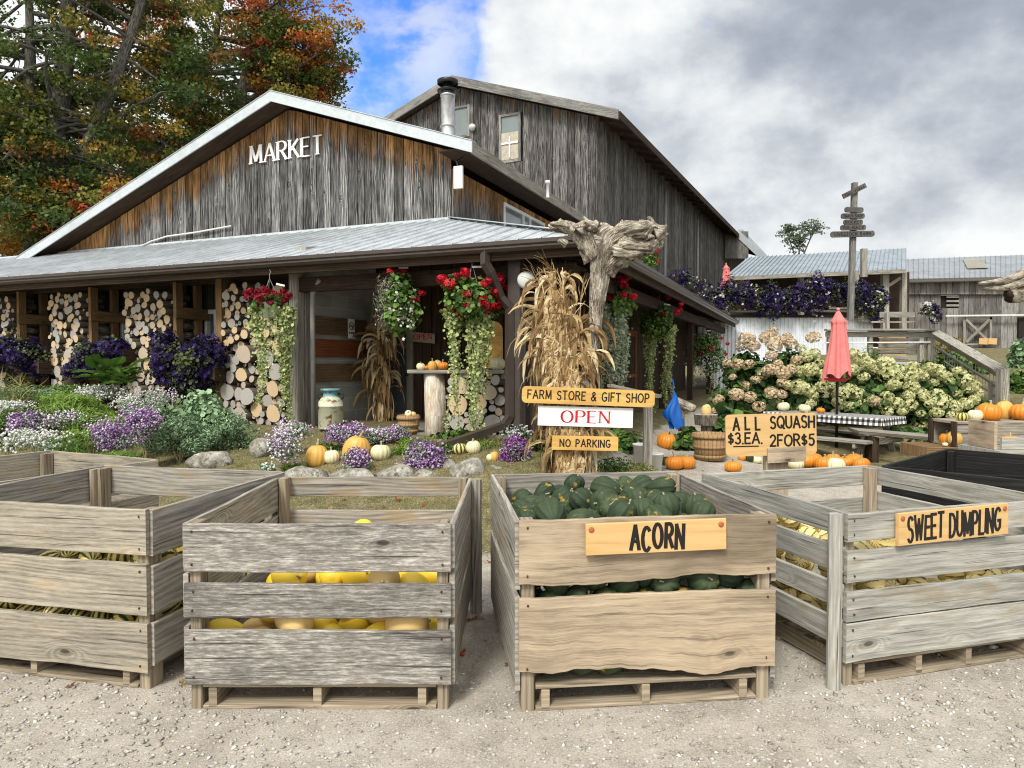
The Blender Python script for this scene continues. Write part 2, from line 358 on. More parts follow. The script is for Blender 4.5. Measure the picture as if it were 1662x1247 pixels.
M['skylight'] = metal_roof('yellowed_skylight', (.22, .21, .17), (.32, .30, .24), met=0)
M['gutter'] = plain('brown_gutter', (.05, .037, .03), .4, spec=.5)
M['steel'] = plain('stainless_pipe', (.62, .62, .62), .32, metal=.9, var=.15)
M['darksteel'] = plain('dark_metal', (.03, .03, .03), .4, metal=.6)
M['white'] = plain('white_paint', (.78, .78, .76), .5, var=.03)
M['offwhite'] = plain('white_vinyl', (.60, .62, .61), .5, var=.06)
M['black_paint'] = plain('black_sign_paint', (.012, .011, .010), .5)
M['red_paint'] = plain('red_sign_paint', (.45, .012, .02), .5)
M['wire'] = plain('grey_wire', (.25, .25, .24), .5)
M['doorpaint'] = plain('taupe_door_paint', (.26, .245, .20), .6)
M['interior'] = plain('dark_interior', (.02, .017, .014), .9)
M['potwhite'] = plain('white_plastic_pot', (.60, .62, .58), .45)
M['blue_plastic'] = plain('blue_plastic', (.005, .10, .42), .3, spec=.5)
M['umbrella'] = plain('pink_canvas', (.66, .19, .18), .85, var=.08)
M['umbrella_red'] = plain('red_canvas', (.50, .04, .05), .85, var=.08)
M['copper'] = plain('copper_gourd', (.22, .07, .025), .35, var=.5)
M['screw'] = plain('rusty_screw', (.38, .12, .05), .6)
def glass(name, col=(.05, .06, .065)):
    t = NT(name); nz = t.noise(t.obj(), 1.2, 2)
    return t.out(t.mix(nz, col, tuple(x*2.2 for x in col)), .06, spec=.7)
M['glass'] = glass('window_glass'); M['glass_pale'] = glass('pale_window_glass', (.10, .12, .12))
def blocks():
    t = NT('concrete_block'); br = t.n('ShaderNodeTexBrick', {'Vector': t.uv(), 'Color1': (.27, .28, .245, 1), 'Color2': (.36, .37, .33, 1), 'Mortar': (.46, .46, .42, 1), 'Scale': 1., 'Mortar Size': .006, 'Brick Width': .4, 'Row Height': .2, 'Mortar Smooth': .3})
    nz = t.noise(t.geo(), 60, 4, .6); c = t.mix(t.ss(t.noise(t.geo(), 2.5, 4), .45, .75), br.outputs[0], (.24, .24, .21))
    return t.out(c, .9, bump=t.m('ADD', t.m('MULTIPLY', nz, .3), t.m('MULTIPLY', br.outputs['Fac'], -.7)), bs=.4)
M['block'] = blocks()
def milkcan():
    t = NT('rusty_cream_enamel'); p = t.obj(); nz = t.noise(p, 9, 6, .7, .6); z = t.sep(p)[2]
    c = t.mix(t.ss(z, .44, .47), (.50, .52, .38), (.12, .30, .36)); c = t.mix(t.ss(nz, .52, .60), c, (.17, .075, .03))
    return t.out(c, .6, bump=nz, bs=.2)
M['milkcan'] = milkcan()
def checked():
    t = NT('gingham_cloth'); s = t.sep(t.uv())
    a = t.m('GREATER_THAN', t.m('FRACT', t.m('MULTIPLY', s[0], 12.)), .5); b = t.m('GREATER_THAN', t.m('FRACT', t.m('MULTIPLY', s[1], 12.)), .5)
    return t.out(t.ramp(t.m('MULTIPLY', t.m('ADD', a, b), .5), [(0., .70), (.4, .16), (.8, .012)], 'CONSTANT'), .7)
M['gingham'] = checked()
def basketmat():
    t = NT('bushel_basket_splint'); s = t.sep(t.uv()); st = t.m('GREATER_THAN', t.m('FRACT', t.m('MULTIPLY', s[0], 26.)), .08)
    nz = t.noise(t.xyz(t.m('MULTIPLY', s[0], 60.), t.m('MULTIPLY', s[1], 4.)), 1., 4)
    return t.out(t.mix(st, (.06, .035, .015), t.mix(nz, (.22, .13, .06), (.42, .28, .14))), .8, bump=st, bs=.5)
M['basket'] = basketmat()
def rockmat():
    t = NT('pale_limestone'); p = t.obj(); n1 = t.noise(p, 6, 6, .7); n2 = t.noise(p, 20, 5, .65)
    c = t.ramp(n1, [(.34, (.10, .09, .07)), (.48, (.26, .245, .21)), (.64, (.46, .45, .41))]); c = t.mix(t.ss(n2, .52, .64), c, (.12, .11, .08))
    return t.out(c, .9, bump=t.m('ADD', n1, t.m('MULTIPLY', n2, .4)), bs=.6, bd=.04)
M['rock'] = rockmat()
# squash skins: uv.x runs round the fruit, uv.y from blossom end to stem
def skin(name, base, alt, stripes=0, stripecol=None, blotch=None, rough=.45, spec=.45, edge=.3):
    t = NT(name); s = t.sep(t.uv()); r = t.orand(); p = t.vm('ADD', t.obj(), t.xyz(t.m('MULTIPLY', r, 50.), r, 0.))
    c = t.mix(t.m('ADD', t.m('MULTIPLY', r, .6), t.m('MULTIPLY', t.noise(p, 7, 3), .5)), base, alt)
    nz = t.noise(p, 9, 3, .65)
    if stripes:
        w = t.m('ABSOLUTE', t.m('SUBTRACT', t.m('FRACT', t.m('ADD', t.m('MULTIPLY', s[0], float(stripes)), t.m('MULTIPLY', t.m('SUBTRACT', nz, .5), .5))), .5))
        fine = t.m('MULTIPLY', t.noise(t.xyz(t.m('MULTIPLY', s[0], 90.), t.m('MULTIPLY', s[1], 9.), r), 1., 3, .7), .5)
        msk = t.m('SUBTRACT', 1., t.ss(t.m('ADD', w, fine), edge, edge+.09)); c = t.mix(msk, c, stripecol)
    if blotch is not None:
        c = t.mix(t.m('MULTIPLY', t.ss(t.noise(p, 1.1, 3, .5), .62, .72), .7), c, blotch)
    return t.out(c, rough, bump=nz, bs=.08, spec=spec)
M['acorn'] = skin('acorn_squash_skin', (.010, .024, .014), (.055, .08, .035), blotch=(.46, .30, .04), rough=.62, spec=.25, stripes=10, stripecol=(.07, .11, .055), edge=.2)
M['delicata'] = skin('striped_squash_skin', (.72, .52, .10), (.74, .60, .24), 10, (.03, .055, .015), blotch=(.55, .28, .04), edge=.44)
M['dumpling'] = skin('sweet_dumpling_skin', (.78, .58, .18), (.82, .68, .34), 10, (.14, .13, .03), edge=.30)
M['spaghetti'] = skin('yellow_squash_skin', (.88, .58, .015), (.80, .60, .07), blotch=None, rough=.5)
M['tansquash'] = skin('tan_squash_skin', (.60, .40, .14), (.66, .47, .20), blotch=(.30, .19, .09), rough=.6)
M['pumpkin'] = skin('pumpkin_skin', (.62, .17, .012), (.66, .25, .02), rough=.42)
M['paleor'] = skin('warty_pumpkin_skin', (.62, .30, .05), (.60, .38, .10), rough=.5)
M['whitepk'] = skin('white_pumpkin_skin', (.66, .62, .36), (.72, .68, .46), rough=.5)
M['stem'] = plain('squash_stem', (.34, .30, .18), .85, var=.35, scale=30)
# foliage colours
G = lambda *a: a
M['maple'] = leafmat('maple_leaves', [(0., (0.029, 0.052, 0.014)), (.38, (0.069, 0.109, 0.021)), (.55, (0.172, 0.172, 0.029)), (.68, (0.333, 0.218, 0.034)), (.82, (0.437, 0.172, 0.034)), (.97, (0.414, 0.034, 0.029))])
M['olive'] = leafmat('yellowing_leaves', [(0., (0.087, 0.087, 0.017)), (.6, (0.319, 0.246, 0.043)), (1., (0.493, 0.348, 0.072))])
M['pale_tree'] = leafmat('small_tree_leaves', [(0., (0.058, 0.087, 0.051)), (1., (0.174, 0.232, 0.131))])
M['green'] = leafmat('garden_leaves', [(0., (0.029, 0.065, 0.014)), (.6, (0.102, 0.189, 0.041)), (1., (0.217, 0.334, 0.080))])
M['sage'] = leafmat('sage_green_leaves', [(0., (0.087, 0.145, 0.072)), (.6, (0.232, 0.362, 0.189)), (1., (0.406, 0.551, 0.348))])
M['lime'] = leafmat('bright_feathery_leaves', [(0., (0.087, 0.160, 0.022)), (1., (0.261, 0.392, 0.072))])
M['vine'] = leafmat('trailing_vine_leaves', [(0., (0.087, 0.131, 0.036)), (.5, (0.290, 0.362, 0.131)), (1., (0.580, 0.623, 0.290))])
M['silver'] = leafmat('silver_vine_leaves', [(0., (0.116, 0.160, 0.102)), (.5, (0.319, 0.392, 0.261)), (1., (0.551, 0.623, 0.450))])
M['petleaf'] = leafmat('petunia_leaves', [(0., (0.029, 0.043, 0.017)), (1., (0.131, 0.160, 0.051))])
M['petal_purple'] = leafmat('dark_purple_petals', [(0., (.005, .002, .020)), (.6, (.015, .006, .060)), (1., (.045, .022, .13))], trans=.1)
M['petal_white'] = leafmat('white_petals', [(0., (.55, .55, .50)), (1., (.80, .80, .78))], trans=.2)
M['petal_lilac'] = leafmat('lilac_petals', [(0., (.16, .06, .22)), (.5, (.38, .22, .46)), (1., (.72, .62, .74))], trans=.2, voff=False)
M['petal_mixed'] = leafmat('white_to_lilac_petals', [(0., (.30, .16, .36)), (.4, (.62, .52, .64)), (.7, (.76, .75, .76)), (1., (.82, .82, .80))], trans=.2)
M['petal_magenta'] = leafmat('magenta_petals', [(0., (.12, .02, .16)), (.6, (.34, .10, .40)), (1., (.55, .34, .58))], trans=.2)
M['petal_red'] = leafmat('geranium_petals', [(0., (.20, .004, .012)), (.6, (.52, .010, .025)), (1., (.68, .03, .05))], trans=.2)
M['petal_darkred'] = leafmat('crimson_petals', [(0., (.10, .002, .008)), (1., (.34, .008, .025))], trans=.2)
M['hyd_green'] = leafmat('green_hydrangea_florets', [(0., (0.240, 0.240, 0.096)), (.5, (0.504, 0.516, 0.240)), (1., (0.720, 0.696, 0.408))], trans=.2)
M['hyd_pink'] = leafmat('tan_hydrangea_florets', [(0., (.28, .19, .10)), (.5, (.58, .45, .28)), (1., (.74, .62, .44))], trans=.2)
M['hydleaf'] = leafmat('hydrangea_leaves', [(0., (0.014, 0.032, 0.012)), (.6, (0.051, 0.109, 0.026)), (1., (0.123, 0.217, 0.051))], trans=.15)
M['greycup'] = leafmat('dry_brush', [(0., (0.087, 0.080, 0.065)), (1., (0.377, 0.348, 0.275))])
M['corn'] = leafmat('dry_corn_leaves', [(0., (.12, .065, .025)), (.35, (.33, .21, .09)), (.7, (.52, .39, .20)), (1., (.70, .59, .38))], trans=.2, rough=.6)
M['cornstalk'] = leafmat('dry_corn_stalks', [(0., (.26, .13, .045)), (1., (.55, .38, .17))], trans=.0)
M['bigleaf'] = leafmat('broad_leaf', [(0., (.05, .12, .02)), (1., (.15, .27, .05))])
M['grass'] = leafmat('grass_blades', [(0., (0.069, 0.098, 0.023)), (.5, (0.172, 0.196, 0.052)), (1., (0.391, 0.345, 0.138))])
M['deadleaf'] = leafmat('fallen_leaves', [(0., (.30, .03, .015)), (.5, (.36, .15, .04)), (1., (.42, .28, .12))])
# ---------------------------------------------------------------- world, sun
SUN_EL = radians(48); SUN_AZ = radians(-158)
def make_world():
    t = NT('World', world=True); sc.world = t.id
    sky = t.n('ShaderNodeTexSky', sky_type='NISHITA', sun_disc=False, sun_elevation=SUN_EL, sun_rotation=SUN_AZ, altitude=200., air_density=1., dust_density=.3, ozone_density=2.)
    d = t.n('ShaderNodeTexCoord').outputs['Generated']
    def blob(px, py, r0, r1):
        v = (at(px, py, 1.)-Vector((0, 0, HC))).normalized()
        return t.m('SUBTRACT', 1., t.ss(t.vm('DISTANCE', d, tuple(v)), r0, r1))
    q = t.sep(d); zc = t.m('ADD', t.m('MAXIMUM', q[2], 0.), .22)
    pl = t.xyz(t.m('DIVIDE', q[0], zc), t.m('DIVIDE', q[1], zc), q[2])
    n1 = t.noise(d, 3.2, 8, .56, .1); n2 = t.noise(t.vm('MULTIPLY', t.vm('ADD', d, (3.1, 7.7, 1.3)), (1., 1., 1.6)), 2.6, 8, .55, .1); n3 = t.noise(t.vm('MULTIPLY', t.vm('ADD', d, (9., 2., 5.)), (1., 1., 1.5)), 7.5, 7, .58, .1)
    hole = t.m('MAXIMUM', t.m('MAXIMUM', blob(640, 50, .03, .22), t.m('MULTIPLY', blob(560, 10, .0, .18), 1.)), t.m('MULTIPLY', blob(655, 165, .0, .12), .9))
    cov = t.ss(t.m('ADD', t.m('ADD', n1, t.m('MULTIPLY', n3, .35)), t.m('MULTIPLY', hole, -.50)), .34, .52)
    cov = t.m('MAXIMUM', cov, t.m('MULTIPLY', t.m('MULTIPLY', blob(560, 150, .0, .13), t.ss(n3, .38, .62)), .9)); cov = t.m('MAXIMUM', cov, t.m('MULTIPLY', t.m('MULTIPLY', blob(690, 60, .0, .16), t.ss(n3, .42, .60)), .7))
    br = t.m('ADD', t.m('MULTIPLY_ADD', t.m('SUBTRACT', n2, .5), 1.25, .375), t.m('MULTIPLY_ADD', t.m('SUBTRACT', n3, .5), .85, .275))
    br = t.m('ADD', br, t.m('MULTIPLY', blob(930, 60, .0, .28), .20)); br = t.m('ADD', br, t.m('MULTIPLY', blob(1180, 330, .0, .16), .20))
    br = t.m('ADD', br, t.m('MULTIPLY', blob(1330, 130, .05, .42), -.14)); br = t.m('ADD', br, t.m('MULTIPLY', blob(1560, 340, .0, .28), .16))
    br = t.m('ADD', br, t.m('MULTIPLY', blob(1500, 300, .0, .16), -.05)); br = t.m('ADD', br, t.m('MULTIPLY', blob(300, 150, .1, .5), .3))
    br = t.m('ADD', br, t.m('MULTIPLY', t.m('SUBTRACT', 1., t.ss(q[2], .02, .30)), .16))
    fill_glow = t.ss(t.vm('DISTANCE', d, tuple(Vector((sin(SUN_AZ)*cos(SUN_EL), cos(SUN_AZ)*cos(SUN_EL), sin(SUN_EL))))), 1.35, .2)  # broad sky brightness added around the sun, fills the porch from behind the camera
    ccol = t.ramp(br, [(.36, (.225, .25, .30)), (.52, (.29, .32, .37)), (.66, (.39, .42, .455)), (.79, (.52, .54, .555)), (.95, (.64, .65, .65))])
    skyc = t.vm('MULTIPLY', sky.outputs[0], (.06, .11, .20))
    mixc = t.mix(t.m('MULTIPLY', fill_glow, .9), t.mix(cov, skyc, ccol), (1.35, 1.32, 1.25))
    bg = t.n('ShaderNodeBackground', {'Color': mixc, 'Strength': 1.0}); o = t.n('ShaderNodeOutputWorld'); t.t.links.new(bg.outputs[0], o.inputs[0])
    t.id.cycles.sampling_method = 'MANUAL'; t.id.cycles.sample_map_resolution = 512
make_world()
sl = bpy.data.lights.new('sun', 'SUN'); sl.energy = 2.4; sl.angle = radians(14); sl.color = (1., .955, .88)
so = bpy.data.objects.new('sun', sl); COL.objects.link(so)
sdir = Vector((sin(SUN_AZ)*cos(SUN_EL), cos(SUN_AZ)*cos(SUN_EL), sin(SUN_EL)))
so.rotation_euler = (-sdir).to_track_quat('-Z', 'Y').to_euler(); so.location = (0, -5, 20)
sc.view_settings.view_transform = 'Standard'; sc.view_settings.look = 'None'; sc.view_settings.exposure = .62; sc.view_settings.gamma = 1
sc.cycles.filter_width = 1.1; sc.cycles.max_bounces = 4; sc.cycles.transparent_max_bounces = 8; sc.cycles.diffuse_bounces = 3
# ---------------------------------------------------------------- building frame and ground height
CX, CY, VX, VY = .87, 8.1, .386, .9225
def B(a, b, z): return Vector((CX-VY*a+VX*b, CY+VX*a+VY*b, z))
def ab(x, y): dx = x-CX; dy = y-CY; return -VY*dx+VX*dy, VX*dx+VY*dy
UD = Vector((-VY, VX, 0)); VD = Vector((VX, VY, 0)); ZD = Vector((0, 0, 1))
def a_of(px, b): k = (px-831)/FPX; return (CX+VX*b-k*(CY+VY*b))/(VY+k*VX)
def b_of(px, a): k = (px-831)/FPX; return (k*(CY+VX*a)-CX+VY*a)/(VX-k*VY)
BANG = atan2(VX, VY)  # rotation that turns local +x into -UD, local +y into VD  (clockwise, negative)
BROT = -atan2(VX, VY)
def sst(x, a, b): q = np.clip((x-a)/(b-a), 0, 1); return q*q*(3-2*q)
def gz(x, y):
    x = np.asarray(x, float); y = np.asarray(y, float); dx = x-CX; dy = y-CY; a = -VY*dx+VX*dy; b = VX*dx+VY*dy
    g1 = np.interp(b, [-4.2, -2.2, -1.45, -1.0, .2, 30], [0, .08, .2, .42, .64, .7]); g2 = np.interp(b, [-4.6, -2.5, -.5, .4], [0, .15, .50, .68])
    g = g1+(g2-g1)*sst(a, 2.6, 4.0)
    p = np.interp(y, [5.5, 8.6, 10.5, 14, 22], [0, .2, .35, .45, .55])
    r = np.interp(y, [6, 11.2, 12.6, 17, 21, 28, 60], [0, .13, .45, 1.1, 1.6, 2.2, 2.8])
    wg = sst(a, -.5, .5); wr = sst(-a, 1.0, 2.4)
    z = p*(1-wr)+r*wr; z = z*(1-wg)+g*wg
    return z*sst(y, 5., 6.5)
def gzf(x, y): return float(gz(x, y))
def make_ground():
    def axis(lo, hi, st, far, n): 
        c = np.arange(lo, hi+1e-6, st); q = np.geomspace(st, far, n).cumsum(); q = q*(far/q[-1])
        return np.concatenate([lo-q[::-1], c, hi+q])
    X = axis(-12, 12, .13, 600, 22); Y = axis(-2, 30, .13, 600, 22)
    XX, YY = np.meshgrid(X, Y); Z = gz(XX, YY); nx, ny = len(X), len(Y)
    V = np.stack([XX.ravel(), YY.ravel(), Z.ravel()], 1)
    i = np.arange((ny-1)*(nx-1)); r, c = i//(nx-1), i % (nx-1); b0 = r*nx+c; F = np.stack([b0, b0+1, b0+nx+1, b0+nx], 1)
    dx = XX-CX; dy = YY-CY; a = -VY*dx+VX*dy; b = VX*dx+VY*dy
    soil = sst(a, -.25, .25)*sst(b, -2.9, -2.2); soil = np.maximum(soil, sst(-a, 1.5, 2.2)*sst(YY, 8.7, 9.6)); soil = np.maximum(soil, sst(YY, 22, 30))
    t = NT('gravel_and_turf'); g = t.geo()
    dist = t.noise(g, .8, 3, .5)
    v1 = t.n('ShaderNodeTexVoronoi', {'Vector': g, 'Scale': 46.}); v2 = t.n('ShaderNodeTexVoronoi', {'Vector': g, 'Scale': 120.})
    s1 = t.m('MULTIPLY', t.m('GREATER_THAN', t.sep(v1.outputs['Color'])[0], .72), t.m('SUBTRACT', 1., t.ss(v1.outputs['Distance'], .25, .5)))
    s2 = t.m('MULTIPLY', t.m('GREATER_THAN', t.sep(v2.outputs['Color'])[1], .5), t.m('SUBTRACT', 1., t.ss(v2.outputs['Distance'], .2, .5)))
    fine = t.noise(g, 90, 5, .7); med = t.noise(g, 6, 5, .65); big = t.noise(g, .9, 4, .55)
    base = t.ramp(t.m('ADD', t.m('MULTIPLY', fine, .5), t.m('ADD', t.m('MULTIPLY', med, .3), t.m('MULTIPLY', big, .2))), [(.38, (.22, .195, .16)), (.5, (.38, .345, .29)), (.62, (.52, .48, .415))])
    base = t.mix(t.m('MULTIPLY', t.ss(t.noise(t.vm('MULTIPLY', g, (1., .35, 1.)), 1.7, 4, .6), .5, .72), .45), base, (.24, .205, .165)); base = t.mix(t.m('MULTIPLY', s2, .55), base, (.56, .54, .50)); base = t.mix(t.m('MULTIPLY', s1, .6), base, t.mix(t.sep(v1.outputs['Color'])[2], (.34, .33, .31), (.66, .64, .60)))
    turf = t.ramp(t.m('ADD', t.m('MULTIPLY', t.noise(g, 45, 4, .7), .6), t.m('MULTIPLY', med, .4)), [(.36, (.05, .055, .022)), (.5, (.15, .13, .065)), (.62, (.27, .22, .13))])
    w = t.ss(t.m('ADD', t.attr('soil'), t.m('MULTIPLY', t.m('SUBTRACT', t.noise(g, 3.5, 5, .65), .5), .9)), .35, .6)
    h = t.m('ADD', t.m('MULTIPLY', fine, .5), t.m('ADD', s1, t.m('MULTIPLY', s2, .5)))
    mat = t.out(t.mix(w, base, turf), .92, bump=t.noise(g, 110, 3, .7), bs=.7, bd=.012, spec=.15)
    me = npmesh('ground', V, F, np.zeros(len(F)), mat, smooth=True)
    at_ = me.attributes.new('soil', 'FLOAT', 'POINT'); at_.data.foreach_set('value', soil.ravel().astype(np.float32))
    props(link('ground', me), kind='structure')
make_ground()
# ---------------------------------------------------------------- stroke lettering
def arc(cx, cy, rx, ry, a0, a1, n=9): return [(cx+rx*cos(radians(a0+(a1-a0)*i/n)), cy+ry*sin(radians(a0+(a1-a0)*i/n))) for i in range(n+1)]
FONT = {
 'A': (.74, [[(0, 0), (.37, 1)], [(.37, 1), (.74, 0)], [(.12, .34), (.62, .34)]]),
 'B': (.6, [[(0, 0), (0, 1)], [(0, 1)]+arc(.32, .76, .24, .24, 90, -90)+[(0, .52)], [(0, .52)]+arc(.34, .26, .26, .26, 90, -90)+[(0, 0)]]),
 'C': (.68, [arc(.36, .5, .36, .54, 48, 312, 14)]),
 'D': (.66, [[(0, 0), (0, 1)], [(0, 1)]+arc(.22, .5, .42, .5, 90, -90, 12)+[(0, 0)]]),
 'E': (.54, [[(0, 0), (0, 1)], [(0, 1), (.54, 1)], [(0, .52), (.46, .52)], [(0, 0), (.54, 0)]]),
 'F': (.52, [[(0, 0), (0, 1)], [(0, 1), (.52, 1)], [(0, .52), (.44, .52)]]),
 'G': (.72, [arc(.37, .5, .37, .5, 50, 300, 14)+[(.66, .12), (.68, .42)], [(.42, .44), (.72, .44)]]),
 'H': (.64, [[(0, 0), (0, 1)], [(.64, 0), (.64, 1)], [(0, .52), (.64, .52)]]),
 'I': (.04, [[(.02, 0), (.02, 1)]]),
 'K': (.62, [[(0, 0), (0, 1)], [(.6, 1), (.02, .42)], [(.2, .58), (.64, 0)]]),
 'L': (.52, [[(0, 1), (0, 0)], [(0, 0), (.52, 0)]]),
 'M': (.82, [[(.02, 0), (.06, 1)], [(.06, 1), (.41, .12)], [(.41, .12), (.76, 1)], [(.76, 1), (.8, 0)]]),
 'N': (.66, [[(0, 0), (0, 1)], [(0, 1), (.66, 0)], [(.66, 0), (.66, 1)]]),
 'O': (.78, [arc(.39, .5, .39, .5, 90, 450, 20)]),
 'P': (.58, [[(0, 0), (0, 1)], [(0, 1)]+arc(.3, .74, .27, .26, 90, -90)+[(0, .48)]]),
 'Q': (.78, [arc(.39, .5, .39, .5, 90, 450, 20), [(.45, .22), (.78, -.08)]]),
 'R': (.62, [[(0, 0), (0, 1)], [(0, 1)]+arc(.3, .75, .27, .25, 90, -90)+[(0, .5)], [(.26, .5), (.62, 0)]]),
 'S': (.58, [arc(.3, .75, .26, .25, 35, 180, 8)+arc(.3, .75, .26, .25, 190, 262, 4)+arc(.28, .25, .28, .26, 82, -145, 12)]),
 'T': (.62, [[(.31, 0), (.31, 1)], [(0, 1), (.62, 1)]]),
 'U': (.64, [[(0, 1)]+arc(.32, .32, .32, .32, 180, 360, 10)+[(.64, 1)]]),
 'V': (.68, [[(0, 1), (.34, 0)], [(.34, 0), (.68, 1)]]),
 'W': (.96, [[(0, 1), (.25, 0)], [(.25, 0), (.48, .85)], [(.48, .85), (.71, 0)], [(.71, 0), (.96, 1)]]),
 '&': (.72, [[(.7, 0), (.2, .68)]+arc(.36, .8, .18, .2, 200, -20, 9)+[(.14, .42)]+arc(.26, .22, .24, .22, 140, 300, 8)+[(.66, .4)]]),
 '$': (.54, [arc(.27, .68, .23, .19, 35, 262, 10)+arc(.27, .31, .25, .19, 82, -145, 12), [(.27, -.02), (.27, 1.02)]]),
 '2': (.56, [arc(.28, .72, .26, .28, 165, -30, 9)+[(0, 0)], [(0, 0), (.56, 0)]]),
 '3': (.54, [arc(.26, .75, .24, .25, 150, -85, 9), arc(.26, .26, .27, .26, 88, -150, 10)]),
 '5': (.54, [[(.5, 1), (.08, 1), (.04, .55)]+arc(.25, .32, .28, .32, 115, -140, 10)]),
 '.': (.04, [[(.0, .0), (.04, .02)]]), '-': (.3, [[(0, .5), (.3, .5)]]),
 'a': (.44, [arc(.22, .27, .22, .27, 60, 420, 12), [(.44, .54), (.44, 0)]]), 'y': (.46, [[(0, .55), (.23, .05)], [(.46, .55), (.12, -.25)]]),
 'r': (.32, [[(0, 0), (0, .55)], arc(.2, .3, .2, .24, 180, 60, 5)]), 'i': (.04, [[(.02, 0), (.02, .55)], [(.02, .74), (.02, .8)]]),
 'd': (.44, [arc(.22, .27, .22, .27, 60, 420, 12), [(.44, .95), (.44, 0)]]), 'e': (.44, [[(.02, .3), (.42, .3)]+arc(.22, .27, .21, .27, 0, 300, 10)]),
 's': (.36, [arc(.18, .41, .15, .13, 35, 262, 7)+arc(.18, .14, .17, .14, 82, -145, 8)]), ' ': (.34, []),
}
def lettering(text, h, org, ex, ez, nrm, th=.12, thin=None, serif=False, gap=.26, slant=0., jit=0., width=None, depth=.003, xs=1.):
    """text as extruded painted strokes; org = left end of the baseline; width fits the line to a length"""
    ex = Vector(ex).normalized(); ez = Vector(ez).normalized(); nrm = Vector(nrm).normalized(); org = Vector(org)
    tot = sum(FONT[c][0]*xs+gap for c in text)-gap; sx = 1.
    if width: sx = width/(tot*h)
    mb = MB(); x = 0.; rr = random.Random(len(text)*7+int(h*1e4))
    def P(px, py, dz): return org+ex*(px*h*sx)+ez*(py*h)+nrm*dz
    k = 0
    for ch in text:
        w, strokes = FONT[ch]; jy = rr.uniform(-jit, jit); js = 1+rr.uniform(-jit, jit); jr = rr.uniform(-jit, jit)
        for st in strokes:
            pts = [((x+p[0]*xs+slant*p[1]+jr*p[1]), p[1]*js+jy) for p in st]
            n = len(pts); L = []; Rr = []
            closed = n > 3 and math.hypot(pts[0][0]-pts[-1][0], pts[0][1]-pts[-1][1]) < 1e-6
            for i in range(n):
                if closed: p0 = pts[i-1 if i > 0 else n-2]; p1 = pts[i+1 if i < n-1 else 1]
                else: p0 = pts[max(i-1, 0)]; p1 = pts[min(i+1, n-1)]
                dx = (p1[0]-p0[0])*sx; dy = p1[1]-p0[1]; l = math.hypot(dx, dy) or 1; dx /= l; dy /= l
                t_ = th if thin is None else thin+(th-thin)*abs(dy)**1.3
                if thin is not None and ch in 'ANMU' and dy > .5 and not (ch == 'M' and k > 2): t_ = th*.55 if ch in 'AN' else t_
                e = .35*th if (thin is None and not closed and i in (0, n-1)) else 0
                if thin is None: t_ *= 1+rr.uniform(-1, 1)*jit*1.2
                s = (-1 if i == 0 else 1)*e
                cx = pts[i][0]+dx*s/sx; cy = pts[i][1]+dy*s
                L.append((cx-dy*t_/2/sx, cy+dx*t_/2)); Rr.append((cx+dy*t_/2/sx, cy-dx*t_/2))
            k += 1; dz = depth+k*4e-5
            for i in range(n-1):
                mb.quad([P(*Rr[i], dz), P(*Rr[i+1], dz), P(*L[i+1], dz), P(*L[i], dz)])
                for (a, b) in ((L[i], L[i+1]), (Rr[i+1], Rr[i])): mb.quad([P(*a, dz), P(*b, dz), P(*b, 0), P(*a, 0)])
            for e_, f_ in ((0, 0), (n-1, 1)): mb.quad([P(*(L[e_] if f_ == 0 else Rr[e_]), dz), P(*(Rr[e_] if f_ == 0 else L[e_]), dz), P(*(Rr[e_] if f_ == 0 else L[e_]), 0), P(*(L[e_] if f_ == 0 else Rr[e_]), 0)])
            if serif and not closed:
                for i0, i1 in ((0, 1), (n-1, n-2)):
                    d_y = abs(pts[i1][1]-pts[i0][1])/(math.hypot(pts[i1][0]-pts[i0][0], pts[i1][1]-pts[i0][1]) or 1); ey = pts[i0][1]
                    if d_y > .8 and (ey < .02 or ey > .98) and not (ch == 'A' and ey > .5):
                        k += 1; dz2 = depth+k*4e-5; s_ = .15; tt = .045; c0 = pts[i0][0]; yb = ey if ey < .5 else ey-tt
                        mb.quad([P(c0-s_, yb, dz2), P(c0+s_, yb, dz2), P(c0+s_, yb+tt, dz2), P(c0-s_, yb+tt, dz2)])
                        mb.quad([P(c0-s_, yb, 0), P(c0+s_, yb, 0), P(c0+s_, yb, dz2), P(c0-s_, yb, dz2)])
        x += w*xs+gap
    return mb
